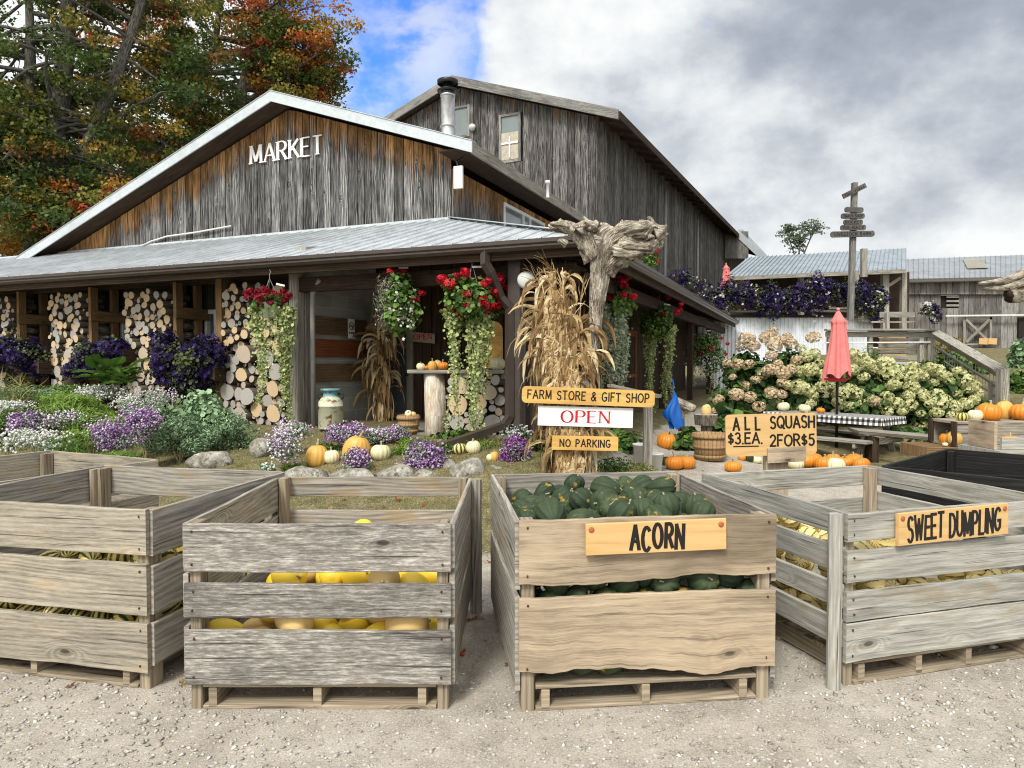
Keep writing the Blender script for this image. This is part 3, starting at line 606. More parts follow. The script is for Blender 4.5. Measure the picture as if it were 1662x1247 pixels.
# ---------------------------------------------------------------- market building
def anchor(name, p, label, cat, group=None):
    return empty(name, tuple(p), 0, label, cat, group)
def part(mb, name, mat, par, smooth=False):
    """mesh written in world coordinates, parented to an unrotated Empty (or to a part that sits at the same origin)"""
    o = mb.build(name, mat, par, smooth)
    if par is not None:
        if par.type == 'EMPTY': o.location = -par.location
    return o
def siding(mb, P, x0, x1, zb, zt, n, bw=.2, th=.025, gaps=(), mi=0, bat=.008):
    """vertical boards from x0 to x1; P(x, z) gives a point; zb / zt functions of x; n outward normal; gaps = [(x0,x1,z0,z1)]"""
    x = x0; sg = 1 if x1 > x0 else -1; n = Vector(n)
    while (x1-x)*sg > .02:
        w = bw*R.uniform(.75, 1.2); xe = x+sg*w
        if (x1-xe)*sg < .06: xe = x1
        r = R.random(); off = R.uniform(0, .010); xa, xb = x+sg*(.004+bw*.022), xe-sg*(.004+bw*.022); xm = (x+xe)/2
        segs = [(zb(xa), zb(xb), zt(xa), zt(xb), 0)]
        for (g0, g1, z0, z1) in gaps:
            lo, hi = min(g0, g1), max(g0, g1)
            if lo < xm < hi:
                a = segs.pop(); segs += [(a[0], a[1], z0, z0, 1), (z1, z1, a[2], a[3], 0)]
        for (ba, bb, ta, tb, lowr) in segs:
            if ta-ba < .01 and tb-bb < .01: continue
            f = n*(th+off); q = [P(xa, ba)+f, P(xb, bb)+f, P(xb, tb)+f, P(xa, ta)+f]
            TA, TB = zt(xa), zt(xb); uu = [TA-ba, TB-bb, TB-tb, TA-ta]; w_ = abs(xb-xa); vv = [0, w_, w_, 0]
            idx = list(range(4)); e1 = q[1]-q[0]; e2 = q[3]-q[0]
            if e1.cross(e2).dot(n) < 0: idx = [0, 3, 2, 1]
            mb.quad([q[i] for i in idx], mi, r, [(uu[i], vv[i]) for i in idx])
            g = [v-f*1.0 for v in q]
            zz = [P(x, ba), P(xe, bb), P(xe, tb), P(x, ta)]; mb.quad([zz[i] for i in idx], mi, 0., [(2.+uu[i], vv[i]) for i in idx])
            for (i, j) in ((0, 3), (1, 2), (3, 2), (0, 1)):
                mb.quad([q[i], q[j], g[j], g[i]], mi, r, [(uu[i], 0), (uu[j], 0), (uu[j], .03), (uu[i], .03)])
        x = xe
def ribroof(mb, O, E, S, L, D0, D1=None, pitch=.3, rib=.022, lip=0., clip=None, th=.02):
    """metal sheet: eave from O along unit E for L; slope vector S per metre; depth D0 (function of e allowed)"""
    E = Vector(E).normalized(); S = Vector(S).normalized(); O = Vector(O); N = E.cross(S).normalized()
    if N.z < 0: N = -N
    D = D0 if callable(D0) else (lambda e: D0)
    e = 0.; r = .5
    while e < L-1e-6:
        e2 = min(L, e+pitch)
        prof = [(0, 0), (.30, 0), (.32, .35), (.34, .35), (.36, 0), (.64, 0), (.66, .35), (.68, .35), (.70, 0), (.93, 0), (.95, 1), (.985, 1), (1.0, 0)]
        for (p, q) in zip(prof[:-1], prof[1:]):
            ea, eb = e+(e2-e)*p[0], e+(e2-e)*q[0]; ha, hb = p[1]*rib, q[1]*rib
            A = O+E*ea+N*ha; Bp = O+E*eb+N*hb
            d1, d2 = D(ea), D(eb)
            if d1 < .01 and d2 < .01: continue
            mb.quad([A, Bp, Bp+S*d2, A+S*d1], 0, r, [(ea, 0), (eb, 0), (eb, d2), (ea, d1)])
            mb.quad([A-N*(th+ha), Bp-N*(th+hb), Bp, A], 1, r)
        d1, d2 = D(e), D(e2); A = O+E*e-N*th; Bp = O+E*e2-N*th
        mb.quad([A+S*.01, A+S*d1, Bp+S*d2, Bp+S*.01], 1, r)
        e = e2
def windowbox(par, P, x0, x1, z0, z1, n, fr=.06, mull=(), rails=(), fmat='offwhite', gmat='glass', name='window', dep=.05):
    """frame (part) with pane (sub-part); P(x,z) a point, n outward"""
    mb = MB(); n = Vector(n); ex = (P(x1, z0)-P(x0, z0)).normalized()
    def bar(xa, xb, za, zb):
        c = (P(xa, za)+P(xb, zb))/2+n*dep*.5; mb.box(c, ex, n, ZD, abs(xb-xa)/2, dep*.6, abs(zb-za)/2, ch=.004)
    lo, hi = min(x0, x1), max(x0, x1)
    bar(lo, lo+fr, z0, z1); bar(hi-fr, hi, z0, z1); bar(lo+fr, hi-fr, z0, z0+fr); bar(lo+fr, hi-fr, z1-fr, z1)
    for m in mull: bar(m-fr*.35, m+fr*.35, z0+fr, z1-fr)
    for m in rails:
        edges = [lo+fr]+[q for m2 in mull for q in (m2-fr*.35, m2+fr*.35)]+[hi-fr]
        for i in range(0, len(edges), 2): bar(edges[i], edges[i+1], m-fr*.3, m+fr*.3)
    w = part(mb, name, M[fmat], par)
    g = MB(); c = (P(lo, z0)+P(hi, z1))/2+n*.008; g.box(c, ex, n, ZD, (hi-lo)/2-fr*.6, .006, (z1-z0)/2-fr*.6)
    p = g.build('pane', M[gmat], w)
    return w
EAVE = 3.05; PB = 3.65; PZ = 4.2; PSL = (PZ-EAVE)/PB; LEN = 17.2; SIDE = 17.5
mk = anchor('market_building', B(8, 4, 0), 'long weathered wooden market with silver metal roofs and log pillars', 'building')
# porch roof, front slope and side slope meeting on the hip
mb = MB(); S = Vector((VD.x, VD.y, PSL)).normalized(); k = sqrt(1+PSL**2)
ribroof(mb, B(0, 0, EAVE), UD, S, LEN, lambda e: min(e, PB)*k, pitch=.29)
part(mb, 'porch_roof', [M['roof'], M['darkwood']], mk)
mb = MB(); S2 = Vector((UD.x, UD.y, PSL)).normalized()
ribroof(mb, B(0, 0, EAVE), VD, S2, SIDE, lambda e: min(e, PB)*k, pitch=.29)
part(mb, 'side_porch_roof', [M['roof'], M['darkwood']], mk)
mb = MB(); mb.plank(B(0, 0, EAVE+.035), B(PB, PB, PZ+.035), UD-VD, .16, .012, r=.3)
part(mb, 'hip_cap', M['fascia_metal'], mk)
# gutters
def gutter(p0, p1, out, nm='gutter'):
    mb = MB(); out = Vector(out); d = (p1-p0)
    prof = [(0, 0), (.07, 0), (.10, .035), (.10, .055), (.12, .075), (.12, .12), (.108, .12), (.108, .08), (0, .08)]
    pr = [out*a+ZD*(b-.13) for a, b in prof]
    for i in range(len(pr)-1): mb.quad([p0+pr[i], p1+pr[i], p1+pr[i+1], p0+pr[i+1]], r=.4)
    mb.quad([p0+q for q in reversed(pr)]); mb.quad([p1+q for q in pr])
    return part(mb, nm, M['gutter'], mk)
gutter(B(-.12, 0, EAVE), B(LEN, 0, EAVE), -VD); gutter(B(0, 0.001, EAVE-.0005), B(0, SIDE, EAVE), -UD)
mb = MB()   # fascia boards and rafters / soffit
mb.plank(B(.0, .03, EAVE-.12), B(LEN, .03, EAVE-.12), ZD, .2, .04, r=.5); mb.plank(B(.03, .06, EAVE-.12), B(.03, SIDE, EAVE-.12), ZD, .2, .04, r=.5)
part(mb, 'fascia_board', M['darkwood'], mk)
for i in range(28):
    a = .6+i*.6; q = min(a-.15, 2.3); mb = MB(); mb.plank(B(a, .1, EAVE-.11), B(a, q, EAVE-.11+(q-.1)*PSL*.98), ZD, .14, .05); part(mb, 'rafter', M['darkwood'], mk)
for i in range(26):
    b = .9+i*.62; q = min(b-.15, 1.7); mb = MB(); mb.plank(B(.1, b, EAVE-.11), B(q, b, EAVE-.11+(q-.1)*PSL*.98), ZD, .14, .05); part(mb, 'rafter', M['darkwood'], mk)
mb = MB(); mb.plank(B(.3, .45, 2.72), B(4.5, .45, 2.72), ZD, .2, .12, r=.3); mb.plank(B(4.5, .95, 2.96), B(16.5, .95, 2.96), ZD, .16, .1, r=.3); mb.plank(B(.4, .6, 2.72), B(.4, SIDE, 2.72), ZD, .2, .12, r=.2)
part(mb, 'porch_beam', M['darkwood'], mk)
# upper gable wall
RA = [(3.02, 5.36), (7.25, 6.80), (15.2, 3.90)]
def roofz(a):
    if a <= RA[1][0]: f = (a-RA[0][0])/(RA[1][0]-RA[0][0]); return RA[0][1]+f*(RA[1][1]-RA[0][1])
    f = (a-RA[1][0])/(RA[2][0]-RA[1][0]); return RA[1][1]+f*(RA[2][1]-RA[1][1])
mb = MB()
siding(mb, lambda x, z: B(x, PB, z), PB, 14.6, lambda x: PZ-.1, lambda x: max(PZ-.09, roofz(x)-.16), -VD, bw=.19)
part(mb, 'gable_wall', M['siding'], mk)
wb0, wb1 = b_of(815, PB), b_of(881, PB)
mb = MB()
siding(mb, lambda x, z: B(PB, x, z), PB, 17.0, lambda x: PZ-.1, lambda x: 5.1, -UD, bw=.19, gaps=[(wb0, wb1, 4.45, 4.98)])
part(mb, 'upper_side_wall', M['siding'], mk)
windowbox(mk, lambda x, z: B(PB, x, z), wb0, wb1, 4.45, 4.98, -UD, fr=.06, mull=(wb0+(wb1-wb0)*.45, wb0+(wb1-wb0)*.62), fmat='white', gmat='glass_pale')
# main roof slabs: rake at b=3.1
RB = 3.12; BK = 13.2
mb = MB()
for (a0, z0, a1, z1) in ((RA[0][0], RA[0][1], RA[1][0], RA[1][1]), (RA[2][0], RA[2][1], RA[1][0], RA[1][1])):
    O = B(a0, RB, z0); T = B(a1, RB, z1); sl = T-O
    ribroof(mb, O, VD, sl.normalized(), BK, sl.length, pitch=.3, th=.1)
part(mb, 'main_roof', [M['roof'], M['darkwood']], mk)
mb = MB()
for (a0, z0, a1, z1) in ((RA[0][0]-.05, RA[0][1]-.02, RA[1][0], RA[1][1]), (RA[1][0], RA[1][1], RA[2][0]+.1, RA[2][1]-.04)):
    p0 = B(a0, RB-.02, z0-.08); p1 = B(a1, RB-.02, z1-.08); mb.plank(p0, p1, ZD, .20, .03, r=.4, seg=1)
    mb.plank(p0+ZD*.105+VD*.07, p1+ZD*.105+VD*.07, VD, .2, .012, r=.4)
part(mb, 'rake_trim', M['fascia_metal'], mk)
mb = MB(); mb.plank(B(RA[0][0]-.02, RB+.03, RA[0][1]-.1), B(RA[0][0]-.02, RB+BK, RA[0][1]-.1), ZD, .2, .04, r=.2); part(mb, 'eave_board', M['post'], mk)
mb = MB(); mb.plank(B(3.35, RB+.02, 5.27), B(3.35, RB+BK, 5.27), UD, .6, .02, r=.2)
part(mb, 'soffit', M['darkwood'], mk)
mb = MB()   # bottom flashing where the porch roof meets the gable
mb.plank(B(PB, PB-.05, PZ-.0), B(LEN, PB-.05, PZ-.0), ZD, .06, .03, r=.3); part(mb, 'flashing', M['fascia_metal'], mk)
# window wall behind the log pillars
WB = 1.35; piles = [(-62, 25), (87, 141), (207, 278), (366, 470)]
PBF = .62
pil = [(a_of(x1, PBF), a_of(x0, PBF)) for x0, x1 in piles]
wins = []
for i, (x0, x1) in enumerate(((60, 84), (176, 208), (324, 360))):
    wins.append((a_of(x1, WB), a_of(x0, WB)))
mb = MB()
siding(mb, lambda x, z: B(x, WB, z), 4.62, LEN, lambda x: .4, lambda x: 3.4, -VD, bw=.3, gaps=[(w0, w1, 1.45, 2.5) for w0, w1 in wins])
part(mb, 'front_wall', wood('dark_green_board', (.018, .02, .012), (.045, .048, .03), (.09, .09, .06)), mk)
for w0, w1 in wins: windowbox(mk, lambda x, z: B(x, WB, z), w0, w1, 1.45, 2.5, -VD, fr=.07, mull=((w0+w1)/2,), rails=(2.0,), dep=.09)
# entry recess: block wall and door wall
DB = 2.45; AW = a_of(504, .7)
mb = MB(); mb.quad([B(AW, .62, .45), B(AW, DB, .45), B(AW, DB, 3.6), B(AW, .62, 3.3)], uvs=[(0, 0), (DB-.62, 0), (DB-.62, 3.15), (0, 2.85)])
mb.quad([B(AW+.2, .62, .45), B(AW, .62, .45), B(AW, .62, 3.3), B(AW+.2, .62, 3.3)], uvs=[(.1, 0), (.3, 0), (.3, 2.85), (.1, 2.85)])
part(mb, 'block_wall', M['block'], mk)
PN = -UD  # faces the camera side
for (mat, zc, r_) in (('brownboard', 2.17, .2), ('redwood', 1.83, .55), ('brownboard', 1.46, .8)):
    mb = MB(); mb.plank(B(AW-.03, .72, zc), B(AW-.03, 2.1, zc), ZD, .27, .03, r=r_); part(mb, 'wall_board', M[mat], mk)
mb = MB(); dl, dr = a_of(668, DB), a_of(612, DB)
siding(mb, lambda x, z: B(x, DB, z), 1.7, AW, lambda x: .4, lambda x: 3.74, -VD, bw=.2, gaps=[(dl-.05, dr, .6, 2.75)])
siding(mb, lambda x, z: B(1.7, x, z), DB, SIDE, lambda x: .2, lambda x: 3.52, -UD, bw=.2)
part(mb, 'entry_wall', M['darkwood'], mk)
dw = windowbox(mk, lambda x, z: B(x, DB, z), dl-.05, dr, .66, 2.72, -VD, fr=.11, fmat='doorpaint', gmat='glass', name='door', dep=.06)
mb = MB(); mb.lathe([(0, 0), (.03, .01), (.035, .03), (.02, .06), (0, .065)], n=10); kn = mb.build('handle', M['darksteel'], dw, True); kn.location = B(dl+.03, DB-.09, 1.42); kn.rotation_euler = (pi/2, 0, BROT)
mb = MB(); mb.plank(B(a_of(706, DB-.06), DB-.06, 2.0), B(a_of(662, DB-.06), DB-.06, 2.0), ZD, .15, .012, r=.4)
mb = MB(); a1_, a0_ = a_of(706, DB-.1), a_of(668, DB-.1)
mb.plank(B(a0_, DB-.1, 2.04), B(a1_, DB-.1, 2.0), ZD, .16, .015, r=.4); os_ = part(mb, 'open_sign', plain('pale_sign_board', (.30, .25, .19)), mk)
lt = lettering('OPEN', .09, B(a0_-.05, DB-.112, 1.99), -UD, ZD, -VD, th=.2, thin=.08, width=abs(a0_-a1_)-.1); lt.build('lettering', M['red_paint'], os_)
# side-wall features: dark red door and windows of the side porch
for (px0, px1, z0, z1, nm, fm) in ((1008, 1030, .5, 2.4, 'side_door', 'redwood'),):
    b0, b1 = b_of(px0, 1.7), b_of(px1, 1.7)
    windowbox(mk, lambda x, z: B(1.7, x, z), b0, b1, z0, z1, -UD, fr=.14, rails=(1.3,), fmat=fm, name=nm)
# floor of the porch
mb = MB(); mb.quad([B(AW+.1, .5, .665), B(.3, .5, .665), B(.3, DB+.2, .665), B(AW+.1, DB+.2, .665)]); mb.quad([B(AW+.1, .5, .3), B(.3, .5, .3), B(.3, .5, .665), B(AW+.1, .5, .665)])
part(mb, 'porch_floor', plain('concrete_floor', (.20, .19, .17), .9), mk)
# posts
def postat(a, b, s, z0, z1, mat, nm='post', r=None):
    mb = MB(); mb.box(B(a, b, (z0+z1)/2), UD, VD, ZD, s/2, s/2, (z1-z0)/2, ch=.008, r=r); return part(mb, nm, M[mat], mk)
postat(a_of(482, .42), .42, .15, .45, 2.9, 'post'); postat(a_of(496, .6), .6, .10, .45, 2.9, 'post')
postat(a_of(838, .35), .35, .17, .4, 2.9, 'gutter', 'corner_post'); postat(a_of(866, .75), .75, .17, .4, 2.95, 'gutter', 'corner_post')
for px in (1076, 1120, 1150): b = b_of(px, .5); postat(.5, b, .14, .3, 2.7, 'darkwood')
def pipe(pts, rad, mat, nm, n=10, par=None): 
    mb = MB(); mb.tube(pts, rad, n, r=.4); return part(mb, nm, M[mat], par or mk, True)
pa = a_of(508, .5); pipe([B(pa, .5, .5), B(pa, .5, 2.45), B(pa-.03, .47, 2.6), B(pa-.22, .4, 2.78)], .038, 'wire', 'drain_pipe')
pa = a_of(850, .45); pipe([B(pa, .45, .6), B(pa, .45, 2.6)], .018, 'offwhite', 'conduit')
# corner downspout: brown square pipe
g0 = a_of(790, 0); g1 = a_of(826, .22)
def sq(pts, w, nm, mat='gutter'):
    mb = MB(); mb.tube(pts, w*.72, 4, r=.4); o = part(mb, nm, M[mat], mk); return o
sq([B(g0, -.04, 2.98), B(g0, -.04, 2.80), B(g0-.05, 0, 2.70), B(g1+.1, .2, 2.40), B(g1, .24, 2.28), B(g1, .24, .95), B(g1+.05, .2, .84), B(g1+.6, -.35, .62), B(g1+.75, -.5, .58)], .085, 'downspout')
sq([B(.02, .9, 2.9), B(.12, .88, 2.78), B(.7, .8, 2.55), B(.8, .78, 2.4)], .075, 'downspout')
# white hose on the gable
hp = [at(218, 405, B(a_of(218, PB-.1), PB-.1, 0).y), at(245, 392, B(a_of(245, PB-.1), PB-.1, 0).y), at(270, 384, B(a_of(270, PB-.1), PB-.1, 0).y), at(320, 377, B(a_of(320, PB-.1), PB-.1, 0).y), at(375, 367, B(a_of(375, PB-.1), PB-.1, 0).y)]
pipe(hp, .018, 'offwhite', 'vent_pipe', 8)
# MARKET letters
ma0, ma1 = a_of(411, PB-.05), a_of(526, PB-.05)
o0 = B(ma0, PB-.05, at(411, 267, B(ma0, PB-.05, 0).y).z); o1 = B(ma1, PB-.05, at(526, 250, B(ma1, PB-.05, 0).y).z)
lt = lettering('MARKET', .36, o0, o1-o0, ZD, -VD, th=.17, thin=.06, serif=True, width=(o1-o0).length, depth=.02, gap=.24)
props(part(lt, 'lettering', M['white'], mk), 'white raised serif letters reading MARKET')
# white flood lamp under the right rake, globe lamp on the corner post
fl = anchor('flood_lamp', at(744, 290, B(PB+.1, RB, 0).y), 'white flat panel lamp hanging under the right end of the silver gable trim', 'lamp')
mb = MB(); c = fl.location; mb.box(c+ZD*.02, UD, VD, ZD, .085, .03, .19, r=.3, ch=.01); part(mb, 'lamp_panel', M['white'], fl)
mb = MB(); mb.tube([c+ZD*.2, c+ZD*.3+UD*.04, c+ZD*.42+VD*.2], .015, 6); part(mb, 'bracket', M['darksteel'], fl)
gl = anchor('porch_lamp', at(854, 455, B(a_of(854, .2), .2, 0).y), 'round white porch lamp on top of the brown corner post', 'lamp')
mb = MB(); mb.lathe([(.0, -.05), (.05, -.05), (.095, -.03), (.11, 0), (.10, .03), (.07, .05), (0, .055)], n=20)
o = mb.build('lamp_globe', M['potwhite'], gl, True); o.rotation_euler = (pi/2, 0, 0)
mb = MB(); mb.tube([(0, .02, 0), (0, .16, .04)], .04, 8); mb.build('bracket', M['darksteel'], gl)
# stove pipe
ch = anchor('chimney', at(727, 250, 15.4), 'shiny steel stovepipe with flat cap rising behind the silver roof', 'chimney')
zt = at(727, 126, 15.4).z-ch.location.z
mb = MB(); rf = .15
mb.lathe([(rf, -1.2), (rf, zt-.32), (rf*.98, zt-.32)], n=24); o = mb.build('pipe', M['steel'], ch, True)
for z in (zt*.35, zt*.75): m2 = MB(); m2.lathe([(rf, z), (rf+.012, z), (rf+.012, z+.04), (rf, z+.04)], n=24); m2.build('pipe_band', M['steel'], ch, True)
mb = MB(); mb.lathe([(rf, zt-.31), (.225, zt-.30), (.225, zt-.275), (.10, zt-.27), (.10, zt-.10)], n=24); mb.lathe([(.21, zt-.15), (.225, zt-.14), (.225, zt-.07), (.10, zt-.03), (.0, zt-.02)], n=24); mb.build('cap', M['darksteel'], ch, True)
# ---------------------------------------------------------------- upper barn
bn_v = Vector((.445, .895, 0)); bn_v.normalize(); bn_u = Vector((-bn_v.y, bn_v.x, 0))
E0 = at(1003, 180, 18.6)
def BB(a, b, z): p = E0+bn_u*a+bn_v*b; return Vector((p.x, p.y, z))
bz = E0.z; BW = 10.2; PK = 5.0; BP = .352
bn = anchor('barn', BB(5, 10, 0), 'tall dark weathered barn rising behind the market roof', 'barn')
wa = .72; wbb = .35
def brz(a): return bz+BP*min(a, 2*PK-a)
mb = MB()
W1 = (a_of, )
def bx_of(px, b):  # a coordinate on the barn's front plane for a pixel column
    k = (px-831)/FPX; o = E0+bn_v*b; return (o.x-k*o.y)/(k*bn_u.y-bn_u.x)
w1 = (bx_of(846, wbb), bx_of(811, wbb)); w2 = (bx_of(764, wbb), bx_of(736, wbb))
yw = BB(w1[0], wbb, 0).y
z1t, z1b = at(828, 182, yw).z, at(828, 262, yw).z; z2t, z2b = at(750, 170, BB(w2[0], wbb, 0).y).z, at(750, 222, BB(w2[0], wbb, 0).y).z
siding(mb, lambda x, z: BB(x, wbb, z), wa, 9.3, lambda x: 3.5, lambda x: brz(x)-.2, -bn_v, bw=.22, gaps=[(*w1, z1b, z1t), (*w2, z2b, z2t)])
part(mb, 'front_wall', M['siding2'], bn)
mb = MB()
BL = 26.5
siding(mb, lambda x, z: BB(wa, x, z), wbb, BL, lambda x: 1.5, lambda x: bz+.1, -bn_u, bw=.22)
part(mb, 'side_wall', M['siding2'], bn)
windowbox(bn, lambda x, z: BB(x, wbb, z), w1[0], w1[1], z1b, z1t, -bn_v, fr=.07, fmat='siding3', gmat='glass_pale')
windowbox(bn, lambda x, z: BB(x, wbb, z), w2[0], w2[1], z2b, z2t, -bn_v, fr=.07, fmat='siding3', gmat='glass_pale')
mb = MB()   # curtain and sash visible in the right window
def _cur(w, zb, zt):
    c = BB((w[0]+w[1])/2, wbb-.022, (zb+zt)/2)
    for i in range(9):
        x = w[0]+.09+(w[1]-w[0]-.18)*i/8; mb.quad([BB(x-.05, wbb-.02-.01*(i % 2), zb+.09), BB(x+.05, wbb-.03+.01*(i % 2), zb+.09), BB(x+.05, wbb-.03+.01*(i % 2), zb+(zt-zb)*.62), BB(x-.05, wbb-.02-.01*(i % 2), zb+(zt-zb)*.62)])
_cur(w1, z1b, z1t); part(mb, 'curtain', plain('cream_curtain', (.42, .38, .30), .9), bn)
mb = MB(); xm = (w1[0]+w1[1])/2
mb.box(BB(xm, wbb-.045, (z1b+z1t)/2-.25), bn_u, bn_v, ZD, .02, .012, .3); mb.box(BB(xm, wbb-.045, z1b+.55), bn_u, bn_v, ZD, (w1[1]-w1[0])/2-.08, .012, .025)
part(mb, 'sash_bar', M['white'], bn)
mb = MB()
for sgn in (0, 1):
    if sgn == 0: O = BB(0, 0, bz); T = BB(PK, 0, bz+BP*PK)
    else: O = BB(2*PK, 0, bz); T = BB(PK, 0, bz+BP*PK)
    ribroof(mb, O, bn_v, (T-O).normalized(), BL+.5, (T-O).length, pitch=.4, th=.12)
part(mb, 'roof', [M['roof_grey'], M['darkwood']], bn)
mb = MB()
mb.plank(BB(-.02, -.02, bz-.1), BB(PK, -.02, bz+BP*PK-.1), ZD, .26, .05, r=.4); mb.plank(BB(PK, -.02, bz+BP*PK-.1), BB(2*PK, -.02, bz-.1), ZD, .26, .05, r=.7)
part(mb, 'rake_board', M['siding3'], bn)
mb = MB(); mb.plank(BB(-.03, .03, bz-.1), BB(-.03, BL+.5, bz-.1), ZD, .2, .04, r=.2); part(mb, 'eave_board', M['darkwood'], bn)
for i in range(30): b = .6+i*.88; mb = MB(); mb.plank(BB(.02, b, bz-.16), BB(.7, b, bz+.08), ZD, .12, .06); part(mb, 'rafter', M['darkwood'], bn)
for b in (7.5, 13.): mb = MB(); mb.tube([BB(wa-.06, b, 2.5), BB(wa-.06, b, bz-.4)], .05, 8); part(mb, 'drain_pipe', M['wire'], bn, True)
lp = anchor('flood_lamp', BB(bx_of(771, wbb), wbb-.1, at(771, 195, yw).z), 'small round white flood lamp between the two upper barn windows', 'lamp')
mb = MB(); mb.lathe([(0, -.1), (.09, -.09), (.11, -.06), (.07, .02), (.05, .1), (0, .1)], n=14); o = mb.build('lamp_head', M['potwhite'], lp, True); o.rotation_euler = (radians(95), 0, radians(20))
lp = anchor('vent_cap', at(889, 298, 15.2), 'small white vent cap poking over the edge of the market roof', 'vent')
mb = MB(); mb.lathe([(.035, -.3), (.035, .0), (.05, .0), (.05, .06), (0, .065)], n=12); mb.build('vent_pipe', M['white'], lp, True)
# ---------------------------------------------------------------- log pillars
def logmesh(rad, L, seed, matend):
    rr = random.Random(seed); n = 12; mb = MB()
    e = rr.uniform(.82, 1.); ph = rr.uniform(0, pi)
    f = lambda i, a, u: (1-(1-e)*abs(cos(a-ph)))*(1+.04*sin(3*a+seed))
    mb.tube([(0, 0, 0), (0, L*.5, rr.uniform(-.01, .01)), (0, L, 0)], [rad, rad*1.02, rad], n, mi=0, capmi=1, r=rr.random(), rfun=f)
    o = mb.build('log', [M['bark'], M[matend]], None); me = o.data; bpy.data.objects.remove(o)
    me.polygons.foreach_set('use_smooth', [len(p.vertices) == 4 for p in me.polygons]); return me
LOGS = {m: [logmesh(1., 1., i+j*20, m) for i in range(6)] for j, m in enumerate(('logend', 'logend_grey'))}
def pack(x0, x1, z0, z1, radf, tries=14000, maxn=99, seed=1):
    rr = random.Random(seed); L = []
    for k in range(tries):
        f = k/tries; x, z = rr.uniform(x0, x1), rr.uniform(z0, z1); rad = radf(x, z, rr, f)
        if x-rad < x0-.02 or x+rad > x1+.02 or z-rad < z0-.02 or z+rad > z1+.03: continue
        if all((x-a)**2+(z-b)**2 > (rad+c)**2*.80 for a, b, c in L): L.append((x, z, rad))
        if len(L) >= maxn: break
    return L
def logpile(name, label, cat, group, org, rz, w, z0, z1, radf, L=.45, seed=1, greyf=None, jut=.12, maxn=99):
    e = empty(name, org, rz, label, cat, group); rr = random.Random(seed)
    for (x, z, rad) in pack(0, w, z0, z1, radf, seed=seed, maxn=maxn):
        m = 'logend_grey' if rr.random() < (greyf(z) if greyf else .4) else 'logend'
        o = bpy.data.objects.new('log', rr.choice(LOGS[m])); COL.objects.link(o); o.parent = e
        o.location = (x, -rr.uniform(0, jut)-(.05 if rad > .11 else 0), z); o.scale = (rad, L, rad); o.rotation_euler = (rr.uniform(-.06, .06), rr.uniform(0, 6.28), rr.uniform(-.08, .08))
    return e
plabs = ['stacked log pillar at the far left end of the market porch', 'narrow stacked log pillar between the left and middle purple flower boxes', 'stacked log pillar between the middle and right purple flower boxes', 'broad stacked log pillar behind the white pot with red geraniums']
for i, (a0, a1) in enumerate(pil):
    w = a1-a0; zt_ = 2.80; zb_ = .62
    org = B(a1, PBF, 0)
    def rf(x, z, rr, f, i=i):
        h = (z-zb_)/2.1
        if f < .06 and h < .55: return rr.uniform(.10, .17 if i == 3 else .12)
        if h < .22 and f < .5: return rr.uniform(.04, .065)
        return rr.uniform(.05, .08) if f < .35 else rr.uniform(.035, .055) if f < .7 else rr.uniform(.025, .04)
    e = logpile('log_pillar', plabs[i], 'log pillar', 'log pillars along the market front', org, BROT, w, zb_, zt_, rf, seed=20+i, greyf=lambda z: .15 if z > 1.75 else .85)
    fm = MB(); have = [(c.location.x, c.location.z, c.scale[0]) for c in e.children]
    for k_ in range(5000):
        x, z = R.uniform(.0, w), R.uniform(zb_, zt_-.05); rad = R.uniform(.02, .048)
        if all((x-a)**2+(z-b)**2 > (rad*.75+c)**2*.86 for a, b, c in have):
            have.append((x, z, rad)); yy = R.uniform(-.04, .06); fm.tube([(x, yy, z), (x+R.uniform(-.01, .01), .3, z)], rad, 9, mi=0, capmi=1)
    if fm.v: q_ = fm.build('small_logs', [M['bark'], M['logend' if i % 2 else 'logend_grey']], e); props(q_, 'small round logs filling the gaps', kind='stuff')
    # backing panel and the timber side frame (two uprights and a cross beam, logs between)
    mb = MB(); mb.bx(.02, w-.02, .32, .36, .4, 2.95); mb.build('backing_board', M['darkwood'], e)
    if i < 3:
        for (y0, y1) in ((.02, .16), (.42, .56)): mb = MB(); mb.bx(w+.03, w+.10, y0, y1, .5, 2.9, ch=.006); mb.build('timber_post', M['timber'], e)
        mb = MB(); mb.bx(w+.105, w+.15, -.02, .66, 2.32, 2.5, ch=.006); mb.build('timber_beam', M['timber'], e)
        mb = MB()
        for j in range(12): mb.tube([(w+.0, .17+.05*(j % 2), .7+j*.15), (w+.0, .45, .7+j*.15)], .07, 8)
        mb.build('side_logs', M['bark'], e, True)
    else:
        mb = MB(); mb.bx(-.14, -.02, -.05, .3, .5, 2.9, ch=.006); mb.build('timber_post', M['timber'], e)
# stacked firewood counter with slab top
yb = 9.55
cnt = empty('log_counter', tuple(at(705, 700, yb)*Vector((1, 1, 0)) if False else (at(705, 700, yb).x, yb, 0)), BROT*.5, 'log counter with rough slab top and peeled trunk leg at the entrance', 'counter')
zc = at(750, 601, yb).z; x0 = at(668, 600, yb).x-cnt.location.x; x1 = at(826, 600, yb).x-cnt.location.x
mb = MB(); mb.plank((x0, 0, zc-.02), (x1, 0, zc-.02), (0, 1, 0), .42, .05, seg=14, ragT=.03, ragB=.03, ch=.012); mb.build('slab_top', M['post'], cnt)
mb = MB(); mb.tube([(.03, -.02, .50), (.02, -.02, .9), (.0, -.0, zc-.05)], [.165, .145, .14], 20, rfun=lambda i, a, u: 1+.06*sin(3*a)+.04*sin(7*a+u*3)); mb.build('trunk_leg', M['birch'], cnt, True)
def rf(x, z, rr, f): return rr.uniform(.10, .155) if f < .08 else (rr.uniform(.05, .09) if f < .5 else rr.uniform(.03, .05))
